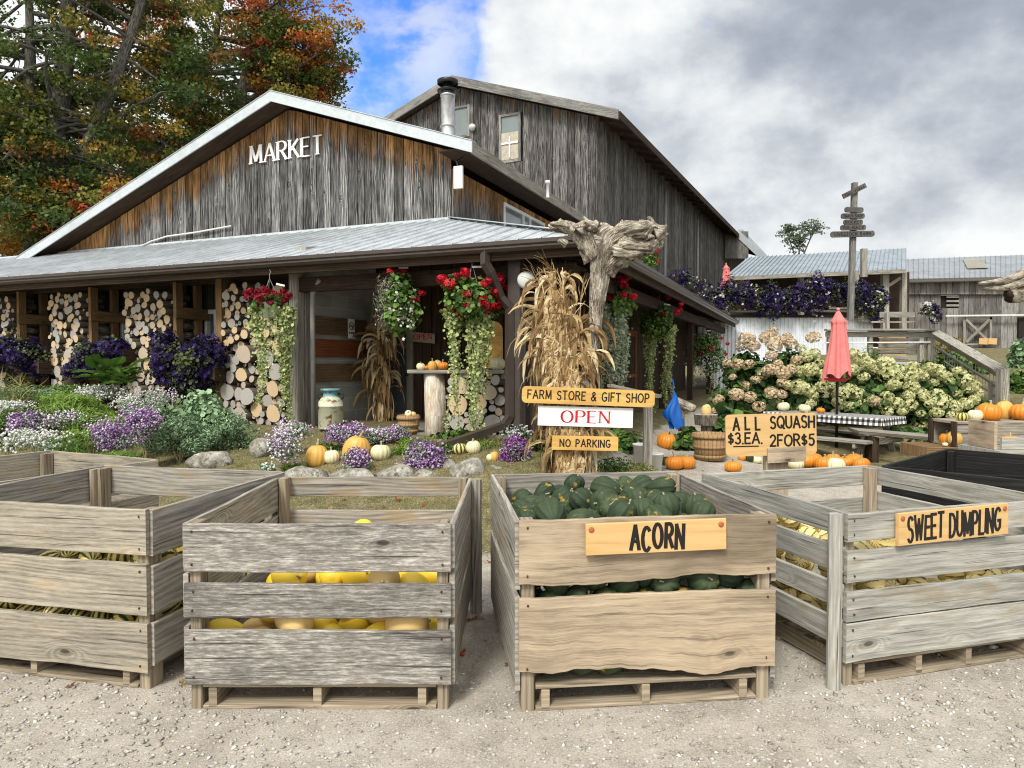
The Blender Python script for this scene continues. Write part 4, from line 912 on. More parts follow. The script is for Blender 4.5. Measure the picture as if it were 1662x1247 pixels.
st = empty('firewood_stack', (cnt.location.x+.20, yb-.14, 0), BROT*.5, 'firewood stacked under the slab top beside the peeled trunk', 'firewood stack')
for (x, z, rad) in pack(0, x1-.24, .52, zc-.06, rf, seed=77, maxn=60):
    rr = R; o = bpy.data.objects.new('log', rr.choice(LOGS['logend_grey' if R.random() < .8 else 'logend'])); COL.objects.link(o); o.parent = st
    o.location = (x, -R.uniform(0, .1), z); o.scale = (rad, .5, rad); o.rotation_euler = (R.uniform(-.1, .1), R.uniform(0, 6), R.uniform(-.15, .15))
# ---------------------------------------------------------------- squash and pumpkins
def squash_mesh(name, skin_, kind, seed):
    rr = random.Random(seed); n = 30 if kind != 'pumpkin' else 40; K = 14
    V = []; UV = []; F = []
    P = dict(acorn=(10, .10, 1.16, .12), dumpling=(10, .10, .80, .0), oblong=(10, .045, 1.75, .0), smooth=(1, .0, 1.35, .0), pumpkin=(rr.choice((13, 15, 17)), .085, .80, .0), tall=(13, .07, 1.12, .0), flat=(12, .10, .60, .0))[kind]
    ribs, rd, asp, pt = P; asp *= rr.uniform(.9, 1.1); wob = rr.uniform(-.05, .05)
    nn = ribs*4 if ribs > 1 else 20
    for i in range(K+1):
        ph = -pi/2+pi*i/K; c = max(cos(ph), 0.0); s_ = sin(ph)
        c2 = c**.86
        zz = s_*asp
        if pt: zz -= pt*max(0, -s_)**3*1.6; c2 *= 1-.16*max(0, -s_)
        dimple = .16*asp*exp(-(c/.30)**2) if not (kind == 'smooth' or kind == 'oblong' or kind == 'tall') else .05*exp(-(c/.3)**2)
        if s_ > 0: zz -= dimple*1.3
        elif not pt: zz += dimple
        for j in range(nn+1):
            a = 2*pi*j/nn; q = 1-rd*(1-abs(sin(ribs*a/2))**.55)*min(1, c*1.6) if ribs > 1 else 1
            q *= 1+wob*sin(a+1)+.02*sin(2*a+seed)
            V.append((c2*q*cos(a), c2*q*sin(a), zz*(1+.04*cos(a+seed)))); UV.append((j/nn, i/K))
    for i in range(K):
        for j in range(nn): b = i*(nn+1)+j; F.append((b, b+1, b+nn+2, b+nn+1))
    me = npmesh(name, V, F, np.full(len(F), rr.random()), M[skin_], smooth=True, UV=UV)
    return me, asp*(1-.16*1.3 if kind in ('acorn', 'dumpling', 'pumpkin', 'flat') else 1)
def stem_mesh(kind, asp, seed):
    rr = random.Random(seed); mb = MB(); z = asp-.05; L = dict(pumpkin=.55, tall=.6, flat=.5, acorn=.32, dumpling=.25, oblong=.22, smooth=.15)[kind]*rr.uniform(.7, 1.2); dx, dy = rr.uniform(-.25, .25), rr.uniform(-.25, .25)
    w = .14 if kind in ('pumpkin', 'tall', 'flat') else .085
    mb.tube([(0, 0, z-.05), (0, 0, z+L*.3), (dx*.5, dy*.5, z+L*.7), (dx*1.1, dy*1.1, z+L)], [w*1.5, w*.75, w*.6, w*.85], 8, rfun=lambda i, a, u: 1+.18*cos(4*a))
    o = mb.build('stem', M['stem'], None, True); me = o.data; bpy.data.objects.remove(o); return me
SQ = {}; M['nail'] = plain('rusty_nail_heads', (.07, .035, .02), .7)
def squash_set(key, skin_, kind, n=5):
    L = []
    for i in range(n):
        me, asp = squash_mesh(key, skin_, kind, i*13+len(SQ)*101+5); L.append((me, stem_mesh(kind, asp, i*7+3)))
    SQ[key] = (L, asp)
squash_set('acorn_squash', 'acorn', 'acorn', 6); squash_set('striped_squash', 'delicata', 'oblong', 5); squash_set('dumpling_squash', 'dumpling', 'dumpling', 5)
squash_set('yellow_squash', 'spaghetti', 'smooth', 4); squash_set('tan_squash', 'tansquash', 'smooth', 4); squash_set('pumpkin', 'pumpkin', 'pumpkin', 5); squash_set('white_pumpkin', 'whitepk', 'pumpkin', 3)
squash_set('tall_pumpkin', 'paleor', 'tall', 2); squash_set('green_striped_squash', 'delicata', 'dumpling', 3)
def squash(key, loc, r, rot, label, cat='squash', group=None, name=None, stem=True, vi=None, sc3=None):
    L, asp = SQ[key]; me, st = L[R.randrange(len(L)) if vi is None else vi % len(L)]
    o = link(name or key, me, None, loc, rot); o.scale = sc3 or (r*R.uniform(.93, 1.06), r*R.uniform(.93, 1.06), r*R.uniform(.9, 1.06)); props(o, label, cat, group)
    if stem: link('stem', st, o)
    return o
def pumpkin_px(px, pyb, Y, wpx, label, key='pumpkin', cat='pumpkin', zbase=None, tilt=.15, group=None, asp=.82, rot=None):
    """a pumpkin whose bottom is seen at px, pyb, at distance Y"""
    r = wpx/FPX*Y/2; p = at(px, pyb, Y); z = p.z if zbase is None else zbase
    return squash(key, (p.x, p.y, z+r*asp*.86), r, rot or (R.uniform(-tilt, tilt), R.uniform(-tilt, tilt), R.uniform(0, 6)), label, cat, group)
# ---------------------------------------------------------------- pallet bins
def make_bin(label, org, rz, w, d, mats, front, side, back=None, left=None, post=.085, h=.88, postmat='pallet', outpost=(), pal=None, name='pallet_bin', rag=.004, stringers=(0, .5, 1), midpost=False, th=.024):
    e = empty(name, (org[0], org[1], 0), rz, label, 'bin')
    fm, sm = mats
    for (z0, z1, rt, rb) in front:
        mb = MB(); mb.plank((-.01, -th/2, (z0+z1)/2), (w+.01, -th/2, (z0+z1)/2), (0, 0, 1), z1-z0, th, seg=64 if rb > .006 else 30, ragT=rt, ragB=rb, bow=R.uniform(-.004, .004)); mb.build('front_board', M[fm], e)
    for (x, lst) in ((-.002-th/2, left or side), (w+.002+th/2, side)):
        for (z0, z1, rt, rb) in lst:
            dz = R.uniform(-.008, .008)
            mb = MB(); mb.plank((x, .004, (z0+z1)/2), (x, d, (z0+z1)/2+dz), (0, 0, 1), z1-z0, th, seg=20, ragT=rt*.6, ragB=rb*.6, bow=R.uniform(-.004, .004)); mb.build('side_board', M[sm], e)
    for (z0, z1, rt, rb) in (back or front):
        mb = MB(); mb.plank((.0, d-.002+th/2, (z0+z1)/2), (w, d-.002+th/2, (z0+z1)/2), (0, 0, 1), z1-z0, th, seg=20, ragT=rt*.6, ragB=rb*.6); mb.build('back_board', M[sm], e)
    p = post
    for (x, y) in ((.004, .004), (w-p*.6-.004, .004), (.004, d-p-.006), (w-p*.6-.004, d-p-.006)):
        mb = MB(); mb.bx(x, x+p*.6, y, y+p, 0, h-.012, ch=.005); mb.build('post', M[postmat], e)
    if midpost: mb = MB(); mb.bx(.006, .04, d-.14, d-.05, .1, h-.01, ch=.004); mb.build('post', M[postmat], e)
    for (x0, x1, y0, y1, z1) in outpost:
        mb = MB(); mb.tube([(x0/2+x1/2, y0/2+y1/2, 0), (x0/2+x1/2, y0/2+y1/2, z1)], (x1-x0)*.5*1.25, 8, r=.7); mb.build('corner_post', M[fm if fm == 'bin_green' else 'post'], e)
    # pallet: deck, stringers, bottom boards
    z0 = pal or .0
    for f in stringers:
        x = .055+p*.6+f*(w-.13-p*1.2); mb = MB(); mb.plank((x, .0, .055+z0/2), (x, d, .055+z0/2), (0, 0, 1), .092, .038, seg=2); mb.build('stringer', M['pallet'], e)
    for j in range(7):
        y = .05+(d-.1)*j/6; mb = MB(); mb.plank((p*.6+.01, y, .112), (w-p*.6-.01, y, .112), (0, 1, 0), .1, .018, seg=16, ragT=.003, ragB=.003); mb.build('deck_board', M['pallet'], e)
    for y in (.05, d/2, d-.05):
        mb = MB(); mb.plank((p*.6+.01, y, .0095), (w-p*.6-.01, y, .0095), (0, 1, 0), .1, .018, seg=16); mb.build('bottom_board', M['pallet'], e)
    mb = MB()   # nail heads
    for (a, b, rt, rb) in front:
        for x in (.03, w-.03):
            for z in (a+.035, b-.035): mb.tube([(x+R.uniform(-.008, .008), -th-.001, z), (x, -th-.0035, z)], .006, 7)
    mb.build('nail_heads', M['nail'], e)
    return e
def bin_sign(e, x0, x1, z0, z1, text, h, tw, tilt=0., th=.16, gap=.3, xs=1., jit=.05, screws=True, mat='sign_pine', label=None):
    mb = MB(); c = ((x0+x1)/2, 0, (z0+z1)/2); ex = Vector((cos(tilt), 0, sin(tilt))); ez = Vector((-sin(tilt), 0, cos(tilt))); y = -.048
    mb.plank(Vector((c[0], y, c[2]))-ex*(x1-x0)/2, Vector((c[0], y, c[2]))+ex*(x1-x0)/2, ez, z1-z0, .02, r=.37, ch=.002)
    s = mb.build('sign_board', M[mat], e); props(s, label)
    org = Vector((c[0], y-.0102, c[2]))-ex*tw/2-ez*h/2
    l = lettering(text, h, org, ex, ez, (0, -1, 0), th=th, gap=gap, xs=xs, jit=jit, slant=.04, width=tw, depth=.0012) if text else MB()
    if text: l.build('lettering', M['black_paint'], s)
    if screws:
        for sx in (-1, 1):
            mb = MB(); p = Vector((c[0], y-.0102, c[2]))+ex*sx*((x1-x0)/2-.025)+ez*((z1-z0)/2-.025); mb.lathe([(.013, 0), (.013, .003), (.009, .006), (.0, .005)], n=14); k = mb.build('screw', M['screw'], s, True); k.location = p; k.rotation_euler = (pi/2, 0, 0)
    return s
r_ = .003
b_acorn = make_bin('ACORN squash bin of pale live edge boards, in the middle', (.04, 3.21), radians(6.5), 1.2, 1.34, ('bin_acorn', 'bin_side'),
    [(.60, .89, .004, .020), (.175, .535, .006, .036)], [(.565, .885, .004, .012), (.10, .53, .01, .01)], [(.60, .885, .004, .01), (.2, .55, .01, .01)], h=.89, post=.1, postmat='pallet')
bin_sign(b_acorn, .29, .95, .735, .878, 'ACORN', .105, .245, tilt=radians(.9), gap=.34)
b_yel = make_bin('rough silver grey bin holding yellow squash', (-1.49, 3.24), radians(-.2), 1.2, 1.33, ('bin_grey', 'bin_side'),
    [(.647, .868, .003, .004), (.435, .592, .003, .004), (.125, .375, .003, .005)], [(.66, .865, r_, r_), (.43, .63, r_, r_), (.12, .39, r_, r_)], [(.74, .865, r_, r_), (.50, .65, r_, r_), (.12, .40, r_, r_)], h=.88, outpost=((1.225, 1.285, 1.25, 1.31, .86),), stringers=(0, .5, 1))
b_str = make_bin('pale tan bin holding striped squash, at the left', (-3.10, 3.74), radians(-13), 1.36, 1.2, ('bin_tan', 'bin_side'),
    [(.665, .893, r_, .004), (.375, .625, r_, .004), (.09, .335, r_, .006)], [(.66, .888, r_, r_), (.375, .61, r_, r_), (.12, .33, r_, .006)], [(.70, .893, r_, r_), (.38, .56, r_, r_), (.1, .3, r_, r_)], h=.893, midpost=True, post=.1)
bin_sign(b_str, .02, .33, .752, .895, None, .1, .06, mat='sign_old', screws=False, label='varnished sign end cut off by the photo edge')
b_dump = make_bin('SWEET DUMPLING bin of streaked grey boards', (1.643, 3.47), radians(16.6), 1.33, 1.27, ('bin_green', 'bin_green'),
    [(.725, .865, r_, r_), (.52, .68, r_, .004), (.33, .475, r_, .004), (.125, .323, r_, .006)], [(.75, .873, r_, r_), (.565, .695, r_, r_), (.39, .51, r_, r_), (.20, .335, r_, r_)], [(.73, .868, r_, .006), (.5, .64, r_, r_), (.2, .36, r_, r_)], h=.87, outpost=((-.09, -.035, -.03, .03, .865),), stringers=(0, .33, .63, 1))
bin_sign(b_dump, .265, .98, .70, .862, 'SWEET DUMPLING', .118, .60, tilt=radians(1.0), th=.125, gap=.22, xs=.85)
o0 = make_bin('bare wooden bin at the far left, behind the striped squash bin', (-4.45, 4.95), radians(-25), 1.3, 1.2, ('bin_tan', 'bin_tan'),
    [(.64, .855, r_, r_), (.38, .60, r_, r_), (.1, .33, r_, r_)], [(.64, .855, r_, r_), (.38, .60, r_, r_), (.1, .33, r_, r_)], h=.85)
b_blk = make_bin('black stained bin behind the SWEET DUMPLING bin', (2.73, 5.17), radians(-47), 1.5, 1.5, ('bin_black', 'bin_black'),
    [(.60, .85, r_, r_), (.33, .56, r_, r_), (.1, .30, r_, r_)], [(.56, .85, r_, r_), (.30, .52, r_, r_), (.1, .27, r_, r_)], h=.85, postmat='bin_black')
# ---------------------------------------------------------------- fill the bins: settle spheres, keep those one could see
def settle(n, w, d, r, z0, hfun, seed, it=120, m=.012):
    g = np.random.default_rng(seed); P = np.stack([g.uniform(m+r, w-m-r, n), g.uniform(m+r, d-m-r, n), g.uniform(z0+r, z0+1.2, n)], 1); rr = r*g.uniform(.86, 1.08, n)
    for k in range(it):
        P[:, 2] -= .010*(1-k/it)+.001
        for _ in range(3):
            D = P[:, None]-P[None]; dist = np.sqrt((D**2).sum(2))+np.eye(n)*9; ov = np.maximum(0, (rr[:, None]+rr[None])*.965-dist)
            P += (D/dist[..., None]*ov[..., None]*.32).sum(1)
            P[:, 0] = np.clip(P[:, 0], m+rr, w-m-rr); P[:, 1] = np.clip(P[:, 1], m+rr, d-m-rr); P[:, 2] = np.maximum(P[:, 2], z0+rr)
    return P, rr
def fill(binobj, n, w, d, r, keys, label, group, seed, hfun=None, keep=None, tiltmax=3.1, zs=.125):
    P, rr = settle(n, w, d, r, zs, hfun, seed); mat = Matrix.Rotation(binobj.rotation_euler.z, 4, 'Z'); k = 0; g = random.Random(seed)
    for p, q in zip(P, rr):
        if hfun and p[2] > hfun(p[0], p[1]): continue
        if keep and not keep(*p): continue
        wp = mat @ Vector(p)+binobj.location; ky = g.choices([a for a, _, _ in keys], [b for _, b, _ in keys])[0]
        lab = [c for a, _, c in keys if a == ky][0]; asp = SQ[ky][1]; q2 = q/max(1, asp)**.5*1.06
        squash(ky, wp, q2, (g.uniform(-tiltmax, tiltmax)*.5, g.uniform(-tiltmax, tiltmax)*.5, g.uniform(0, 6.28)), lab or label, 'squash', group if lab is None else group+', '+ky.replace('_', ' '))
        k += 1
    return k
cnt_ = []
cnt_.append(fill(b_acorn, 440, 1.2, 1.34, .069, [('acorn_squash', 1, None)], 'dark green ribbed acorn squash heaped in the ACORN bin', 'acorn squash in the bin', 3,
    keep=lambda x, y, z: z < .95 and z > .72 or y < .15 or (x < .12 and z > .4), zs=.295))
cnt_.append(fill(b_yel, 140, 1.2, 1.33, .086, [('yellow_squash', 5, 'bright yellow smooth squash in the rough grey bin'), ('tan_squash', 2, 'tan and brown blotched squash in the rough grey bin')], '', 'squash in the rough grey bin', 4,
    hfun=lambda x, y: .36+.27*min(1, max(0, x-.2)/.25)-.1*max(0, y-.7), keep=lambda x, y, z: y < .35 or z > .42, zs=.2))
cnt_.append(fill(b_str, 290, 1.36, 1.2, .072, [('striped_squash', 3, 'long cream and green striped squash in the pale tan bin'), ('green_striped_squash', 1, 'round green striped squash in the pale tan bin')], '', 'squash in the pale tan bin', 5,
    hfun=lambda x, y: .41+.27*min(1, max(0, (x-.35)/.5)), keep=lambda x, y, z: y < .24 or x > 1.13 or z > .46, zs=.21))
cnt_.append(fill(b_dump, 230, 1.33, 1.27, .074, [('dumpling_squash', 1, None)], 'cream squash with dark stripes in the SWEET DUMPLING bin', 'sweet dumpling squash in the bin', 6,
    hfun=lambda x, y: .74-.34*max(0, (x-.45)/.8)-.15*max(0, y-.5), keep=lambda x, y, z: y < .25 or x < .25 or z > .48, zs=.2))
for (x_, r_q) in ((.16, .075), (.30, .072), (.43, .078), (.74, .07)):
    wp = Matrix.Rotation(b_acorn.rotation_euler.z, 4, 'Z') @ Vector((x_, .085, .20))+b_acorn.location; squash('acorn_squash', wp, r_q, (R.uniform(-2, 2), R.uniform(-1, 1), 1), 'dark green ribbed acorn squash heaped in the ACORN bin', 'squash', 'acorn squash in the bin')
print('SQUASH', cnt_)
# ---------------------------------------------------------------- loose pumpkins on the ground, the path and the tables
def gp(px, pyb, Y, wpx, label, key='pumpkin', cat='pumpkin', **k):
    x = at(px, pyb, Y).x; return pumpkin_px(px, pyb, Y, wpx, label, key, cat, zbase=gzf(x, Y)-.01, **k)
def yat(px, py):   # distance at which the ground meets the pixel
    for Y in np.arange(5., 16, .05):
        p = at(px, py, Y)
        if p.z <= gzf(p.x, Y): return float(Y)
    return 12.
def gpx(px, pyb, wpx, label, key='pumpkin', cat='pumpkin', **k): return gp(px, pyb, yat(px, pyb), wpx, label, key, cat, **k)
gpx(1095, 762, 34, 'orange pumpkin at the front of the pair on the gravel path', rot=(0, 0, 1)); gpx(1114, 761, 31, 'orange pumpkin behind the front one of the path pair')
gpx(1079, 756, 16, 'small dark green squash peeking out beside the path pumpkins', 'acorn_squash', 'squash', asp=1)
gpx(1082, 727, 33, 'orange pumpkin beside the grey railing post'); gpx(1099, 725, 26, 'lighter orange pumpkin tucked behind the one by the railing post')
gpx(1190, 767, 28, 'flattened orange pumpkin below the left end of the squash price sign')
for i, (px, py, w, key, lab) in enumerate([(1168, 741, 17, 'tall_pumpkin', 'yellow gourd on the ground left of the price sign'), (1204, 745, 12, 'pumpkin', 'tiny orange gourd under the price sign'), (1216, 748, 14, 'acorn_squash', 'small pale green squash under the price sign'), (1228, 750, 15, 'white_pumpkin', 'small white gourd under the price sign'),
    (1275, 757, 18, 'pumpkin', 'orange pumpkin just right of the sign post'), (1291, 760, 25, 'white_pumpkin', 'white pumpkin behind the dumpling bin, left one'), (1311, 757, 26, 'pumpkin', 'orange pumpkin behind the dumpling bin, first from the left'), (1322, 752, 22, 'pumpkin', 'orange pumpkin at the back of the row behind the dumpling bin'),
    (1338, 762, 28, 'pumpkin', 'orange pumpkin in the centre of the row behind the dumpling bin'), (1352, 755, 25, 'pumpkin', 'orange pumpkin behind the right white pumpkin'), (1356, 764, 27, 'white_pumpkin', 'white pumpkin behind the dumpling bin, right one'),
    (1373, 757, 24, 'pumpkin', 'orange pumpkin second from the right in the ground row'), (1386, 755, 25, 'pumpkin', 'orange pumpkin with upright stem in the ground row'), (1398, 762, 25, 'pumpkin', 'orange pumpkin at the right end of the ground row')]):
    gpx(px, py+2, w*1.12, lab, key, 'pumpkin' if 'pumpkin' in lab else 'squash')
gpx(1482, 738, 15, 'white gourd near the end of the plank bench', 'white_pumpkin'); gpx(1492, 738, 19, 'warty yellow orange pumpkin near the end of the plank bench', 'tall_pumpkin')
# garden rocks row pumpkins
GY = 8.55
for (px, py, w, key, lab, kk) in [(514, 741, 35, 'tall_pumpkin', 'warty orange pumpkin at the left of the rock edging', {}), (538, 743, 28, 'white_pumpkin', 'white pumpkin beside the warty orange one', {}), (578, 738, 46, 'tall_pumpkin', 'wide orange pumpkin lying between two white ones', {'rot': (.4, 0, 1)}),
    (618, 752, 33, 'white_pumpkin', 'white pumpkin with tall stem in the garden bed', {}), (703, 735, 22, 'white_pumpkin', 'white squash peeking out behind lilac flowers', {}), (746, 757, 24, 'green_striped_squash', 'pale green and white gourd on the rocks', {}), (768, 755, 26, 'white_pumpkin', 'ribbed white pumpkin right of the pale green gourd', {}), (802, 751, 17, 'tall_pumpkin', 'small yellow gourd near the downspout end', {}), (797, 763, 15, 'white_pumpkin', 'tiny white gourd on the right rocks', {})]:
    gp(px, py, 8.35 if w > 20 else 8.0, w, lab, key, 'pumpkin' if 'pumpkin' in lab else 'gourd', **kk)
# counter pumpkins
ct = 9.5; zt_ = at(750, 601, yb).z+.008
for (px, w, key, lab) in [(683, 14, 'white_pumpkin', 'little white pumpkin on the slab top'), (692, 9, 'pumpkin', 'tiny orange pumpkin on the slab top'), (702, 16, 'tall_pumpkin', 'yellow gourd on the slab top'), (711, 16, 'tan_squash', 'tan squash behind the dark orange pumpkin'), (719, 18, 'pumpkin', 'dark orange pumpkin on the slab top'), (808, 26, 'white_pumpkin', 'big cream pumpkin at the right end of the slab top')]:
    pumpkin_px(px, 599, ct if 'behind' not in lab else ct+.1, w, lab, key, 'pumpkin' if 'pumpkin' in lab else 'gourd', zbase=zt_)
# ---------------------------------------------------------------- sign post with driftwood root, corn bundles
PY = 7.3
sp = anchor('sign_post', (at(943, 780, PY).x, PY, gzf(at(943, 780, PY).x, PY)), 'grey post topped by an upturned gnarled tree root, carrying the shop signs', 'sign')
def pz(px, py, dy=0.): return at(px, py, PY+dy)
mb = MB(); pb = pz(943, 780); mb.plank((pb.x, PY, sp.location.z-.1), (pz(956, 560).x, PY, pz(950, 560).z), (1, 0, 0), .15, .12, seg=8, ragT=.004, ragB=.004); part(mb, 'post', M['post'], sp)
def gn(i, a, u): return 1+.09*sin(5*a+u*3)+.08*abs(sin(6*a-u*4))+.05*sin(14*a+u*6)+.03*sin(21*a-u*9)
def gn2(i, a, u): return 1+.20*sin(3*a+u*11)+.17*sin(5*a-u*17+sin(3*a+i))+.15*abs(sin(9*a+u*9))+.10*sin(17*a-u*23)+.07*sin(i*2.3+5*a)+.06*sin(23*a+i)
mb = MB()
def rs(L): return [v*PY/FPX for v in L]
def curve(pts, k=6):
    o = []; P = [Vector(p) for p in pts]
    for i in range(len(P)-1):
        p0 = P[max(i-1, 0)]; p1 = P[i]; p2 = P[i+1]; p3 = P[min(i+2, len(P)-1)]
        for j in range(k):
            t = j/k; o.append(.5*((2*p1)+(p2-p0)*t+(2*p0-5*p1+4*p2-p3)*t*t+(3*p1-p0-3*p2+p3)*t**3))
    o.append(P[-1]); return o
def cr(L, k=6): return [q.x for q in curve([(v, 0, 0) for v in L], k)]
mb.tube(curve([pz(960, 600), pz(964, 540), pz(970, 480), pz(976, 430), pz(985, 400), pz(1000, 385, .02)]), cr(rs([9, 10, 12, 17, 25, 24])), 44, rfun=gn)
mb.tube(curve([pz(978, 440), pz(1000, 412), pz(1025, 390), pz(1050, 378), pz(1072, 372)]), cr(rs([15, 22, 22, 15, 5])), 44, rfun=gn2)
mb.tube(curve([pz(965, 420), pz(952, 398), pz(935, 376), pz(915, 366), pz(893, 364)]), cr(rs([14, 14, 9, 7, 2])), 36, rfun=gn2)
mb.tube(curve([pz(985, 400, -.05), pz(1010, 378, -.12), pz(1040, 372, -.2), pz(1060, 366, -.22)]), cr(rs([12, 11, 12, 4])), 36, rfun=gn2)
mb.tube(curve([pz(1000, 400, -.05), pz(1020, 405, -.16), pz(1050, 402, -.15), pz(1068, 392, -.1)]), cr(rs([14, 15, 11, 3])), 36, rfun=gn2)
for (a, b_, c) in (((955, 395), (962, 372), (968, 358)), ((940, 378), (948, 364), (966, 362)), ((990, 385), (985, 370), (974, 364)), ((1045, 380), (1056, 362), (1052, 352)), ((1060, 378), (1074, 372), (1082, 366)), ((1030, 372), (1022, 364), (1006, 362)), ((1055, 395), (1070, 398), (1076, 386)), ((915, 366), (902, 370), (890, 366)), ((1010, 378), (1016, 368), (1030, 360)), ((975, 395), (966, 384), (950, 372))):
    dy = R.uniform(-.12, .12); mb.tube(curve([pz(*a, dy), pz(*b_, dy), pz(*c, dy*1.3)], 5), cr(rs([11, 6, 1.6]), 5), 16, rfun=gn2)
for k in range(34):
    sx = R.uniform(920, 1072); sy_ = 372+abs(sx-990)*.05+R.uniform(-6, 22); dd = R.uniform(-.22, .1); ln = R.uniform(10, 26); an = R.uniform(.2, 2.9)
    mb.tube(curve([pz(sx, sy_, dd), pz(sx+ln*.5*cos(an), sy_-ln*.4*sin(an)+R.uniform(-4, 4), dd), pz(sx+ln*cos(an)+R.uniform(-5, 5), sy_-ln*.8*sin(an), dd+R.uniform(-.08, .04))], 4), cr(rs([R.uniform(4, 9), R.uniform(2.5, 5), 1.]), 4), 14, rfun=gn2)
part(mb, 'root_trunk', M['drift'], sp, True)
def board(par, name, c0, c1, hpx, Y, mat, text, th, hl, letterw, bev=.02, lmat='black_paint', gap=.3, serif=False, thin=None, xs=1., label=None, thick=.035, corner=0., jit=.02, r=.4):
    p0 = at(*c0, Y); p1 = at(*c1, Y); ex = (p1-p0).normalized(); ez = Vector((-ex.z, 0, ex.x)); L = (p1-p0).length; h = hpx/FPX*Y
    mb = MB(); c = corner or .001; nseg = 6
    # rounded outline, extruded
    pts = []
    for (sx, sz, a0) in ((1, -1, -90), (1, 1, 0), (-1, 1, 90), (-1, -1, 180)):
        for i in range(nseg+1): a = radians(a0+90*i/nseg); pts.append((sx*(L/2-c)+c*cos(a), sz*(h/2-c)+c*sin(a)))
    mid = (p0+p1)/2; f = [mid+ex*x+ez*z+Vector((0, -thick/2, 0)) for x, z in pts]; b = [q+Vector((0, thick, 0)) for q in f]
    n0 = len(mb.v); mb.v += [tuple(q) for q in f]+[tuple(q) for q in b]; n = len(pts)
    mb.face(tuple(range(n)), [(x, z) for x, z in pts], 0, r); mb.face(tuple(range(2*n-1, n-1, -1)), [(x, z) for x, z in reversed(pts)], 0, r)
    for i in range(n): j = (i+1) % n; mb.face((j, i, n+i, n+j), [(0, 0), (.1, 0), (.1, .03), (0, .03)], 0, r)
    o = part(mb, name, M[mat], par); props(o, label)
    if text:
        for (tx, cx_, cz_, hh, ww) in text:
            org = mid+ex*(cx_*L-ww*L/2)+ez*(cz_*h-hh*h/2)+Vector((0, -thick/2-.0002, 0))
            l = lettering(tx, hh*h, org, ex, ez, (0, -1, 0), th=th, thin=thin, gap=gap, serif=serif, width=ww*L, depth=.0015, xs=xs, jit=jit); l.build('lettering', M[lmat], o)
    return o, mid, ex, ez, L, h
FY = PY-.16
board(sp, 'shop_sign', (847, 640), (1062, 648), 27, FY, 'sign_old', [('FARM STORE & GIFT SHOP', 0, .03, .5, .91)], .15, 0, 0, corner=.045, gap=.3, thick=.05, label='varnished board reading FARM STORE & GIFT SHOP')
board(sp, 'open_sign', (873, 674.5), (1027, 679), 32, FY+.02, 'white', [('OPEN', .0, .0, .60, .5)], .2, 0, 0, lmat='red_paint', serif=True, thin=.06, gap=.28, thick=.012, label='white board reading OPEN in red serif letters')
board(sp, 'parking_sign', (896, 718.5), (1003, 720.5), 23, FY+.01, 'sign_old', [('NO PARKING', 0, 0, .5, .76)], .17, 0, 0, gap=.34, corner=.008, thick=.03, label='small varnished board reading NO PARKING')
def blade(mb, p0, d0, L, w, droop, rr, n=8, mi=0, ymin=None):
    p = Vector(p0); d = Vector(d0).normalized(); r = rr.random(); tw = rr.uniform(-2.2, 2.2); side = d.cross(Vector((0, 0, 1))); side = side.normalized() if side.length > .01 else Vector((1, 0, 0))
    prev = None; crl = rr.uniform(-.5, .5)
    for i in range(n+1):
        f = i/n; ww = w*(min(1, f*5+.35))*(1-f**2.2)+.002; s = (Matrix.Rotation(tw*f+crl, 3, d) @ side).normalized(); up = s.cross(d).normalized()
        row = [p-s*ww+up*ww*.35, p.copy(), p+s*ww+up*ww*.35]
        if ymin: row = [Vector((q.x, max(q.y, ymin+rr.uniform(0, .03)), q.z)) for q in row]
        if prev:
            for j in range(2): mb.quad([prev[j], prev[j+1], row[j+1], row[j]], mi, r, [(0, 0)]*4)
        prev = row; st = L/n; p = p+d*st; d = (d+Vector((rr.uniform(-.2, .2), rr.uniform(-.2, .2), -droop*st/L*(1+f*1.6)*1.3))).normalized(); side = (side-d*side.dot(d)).normalized()
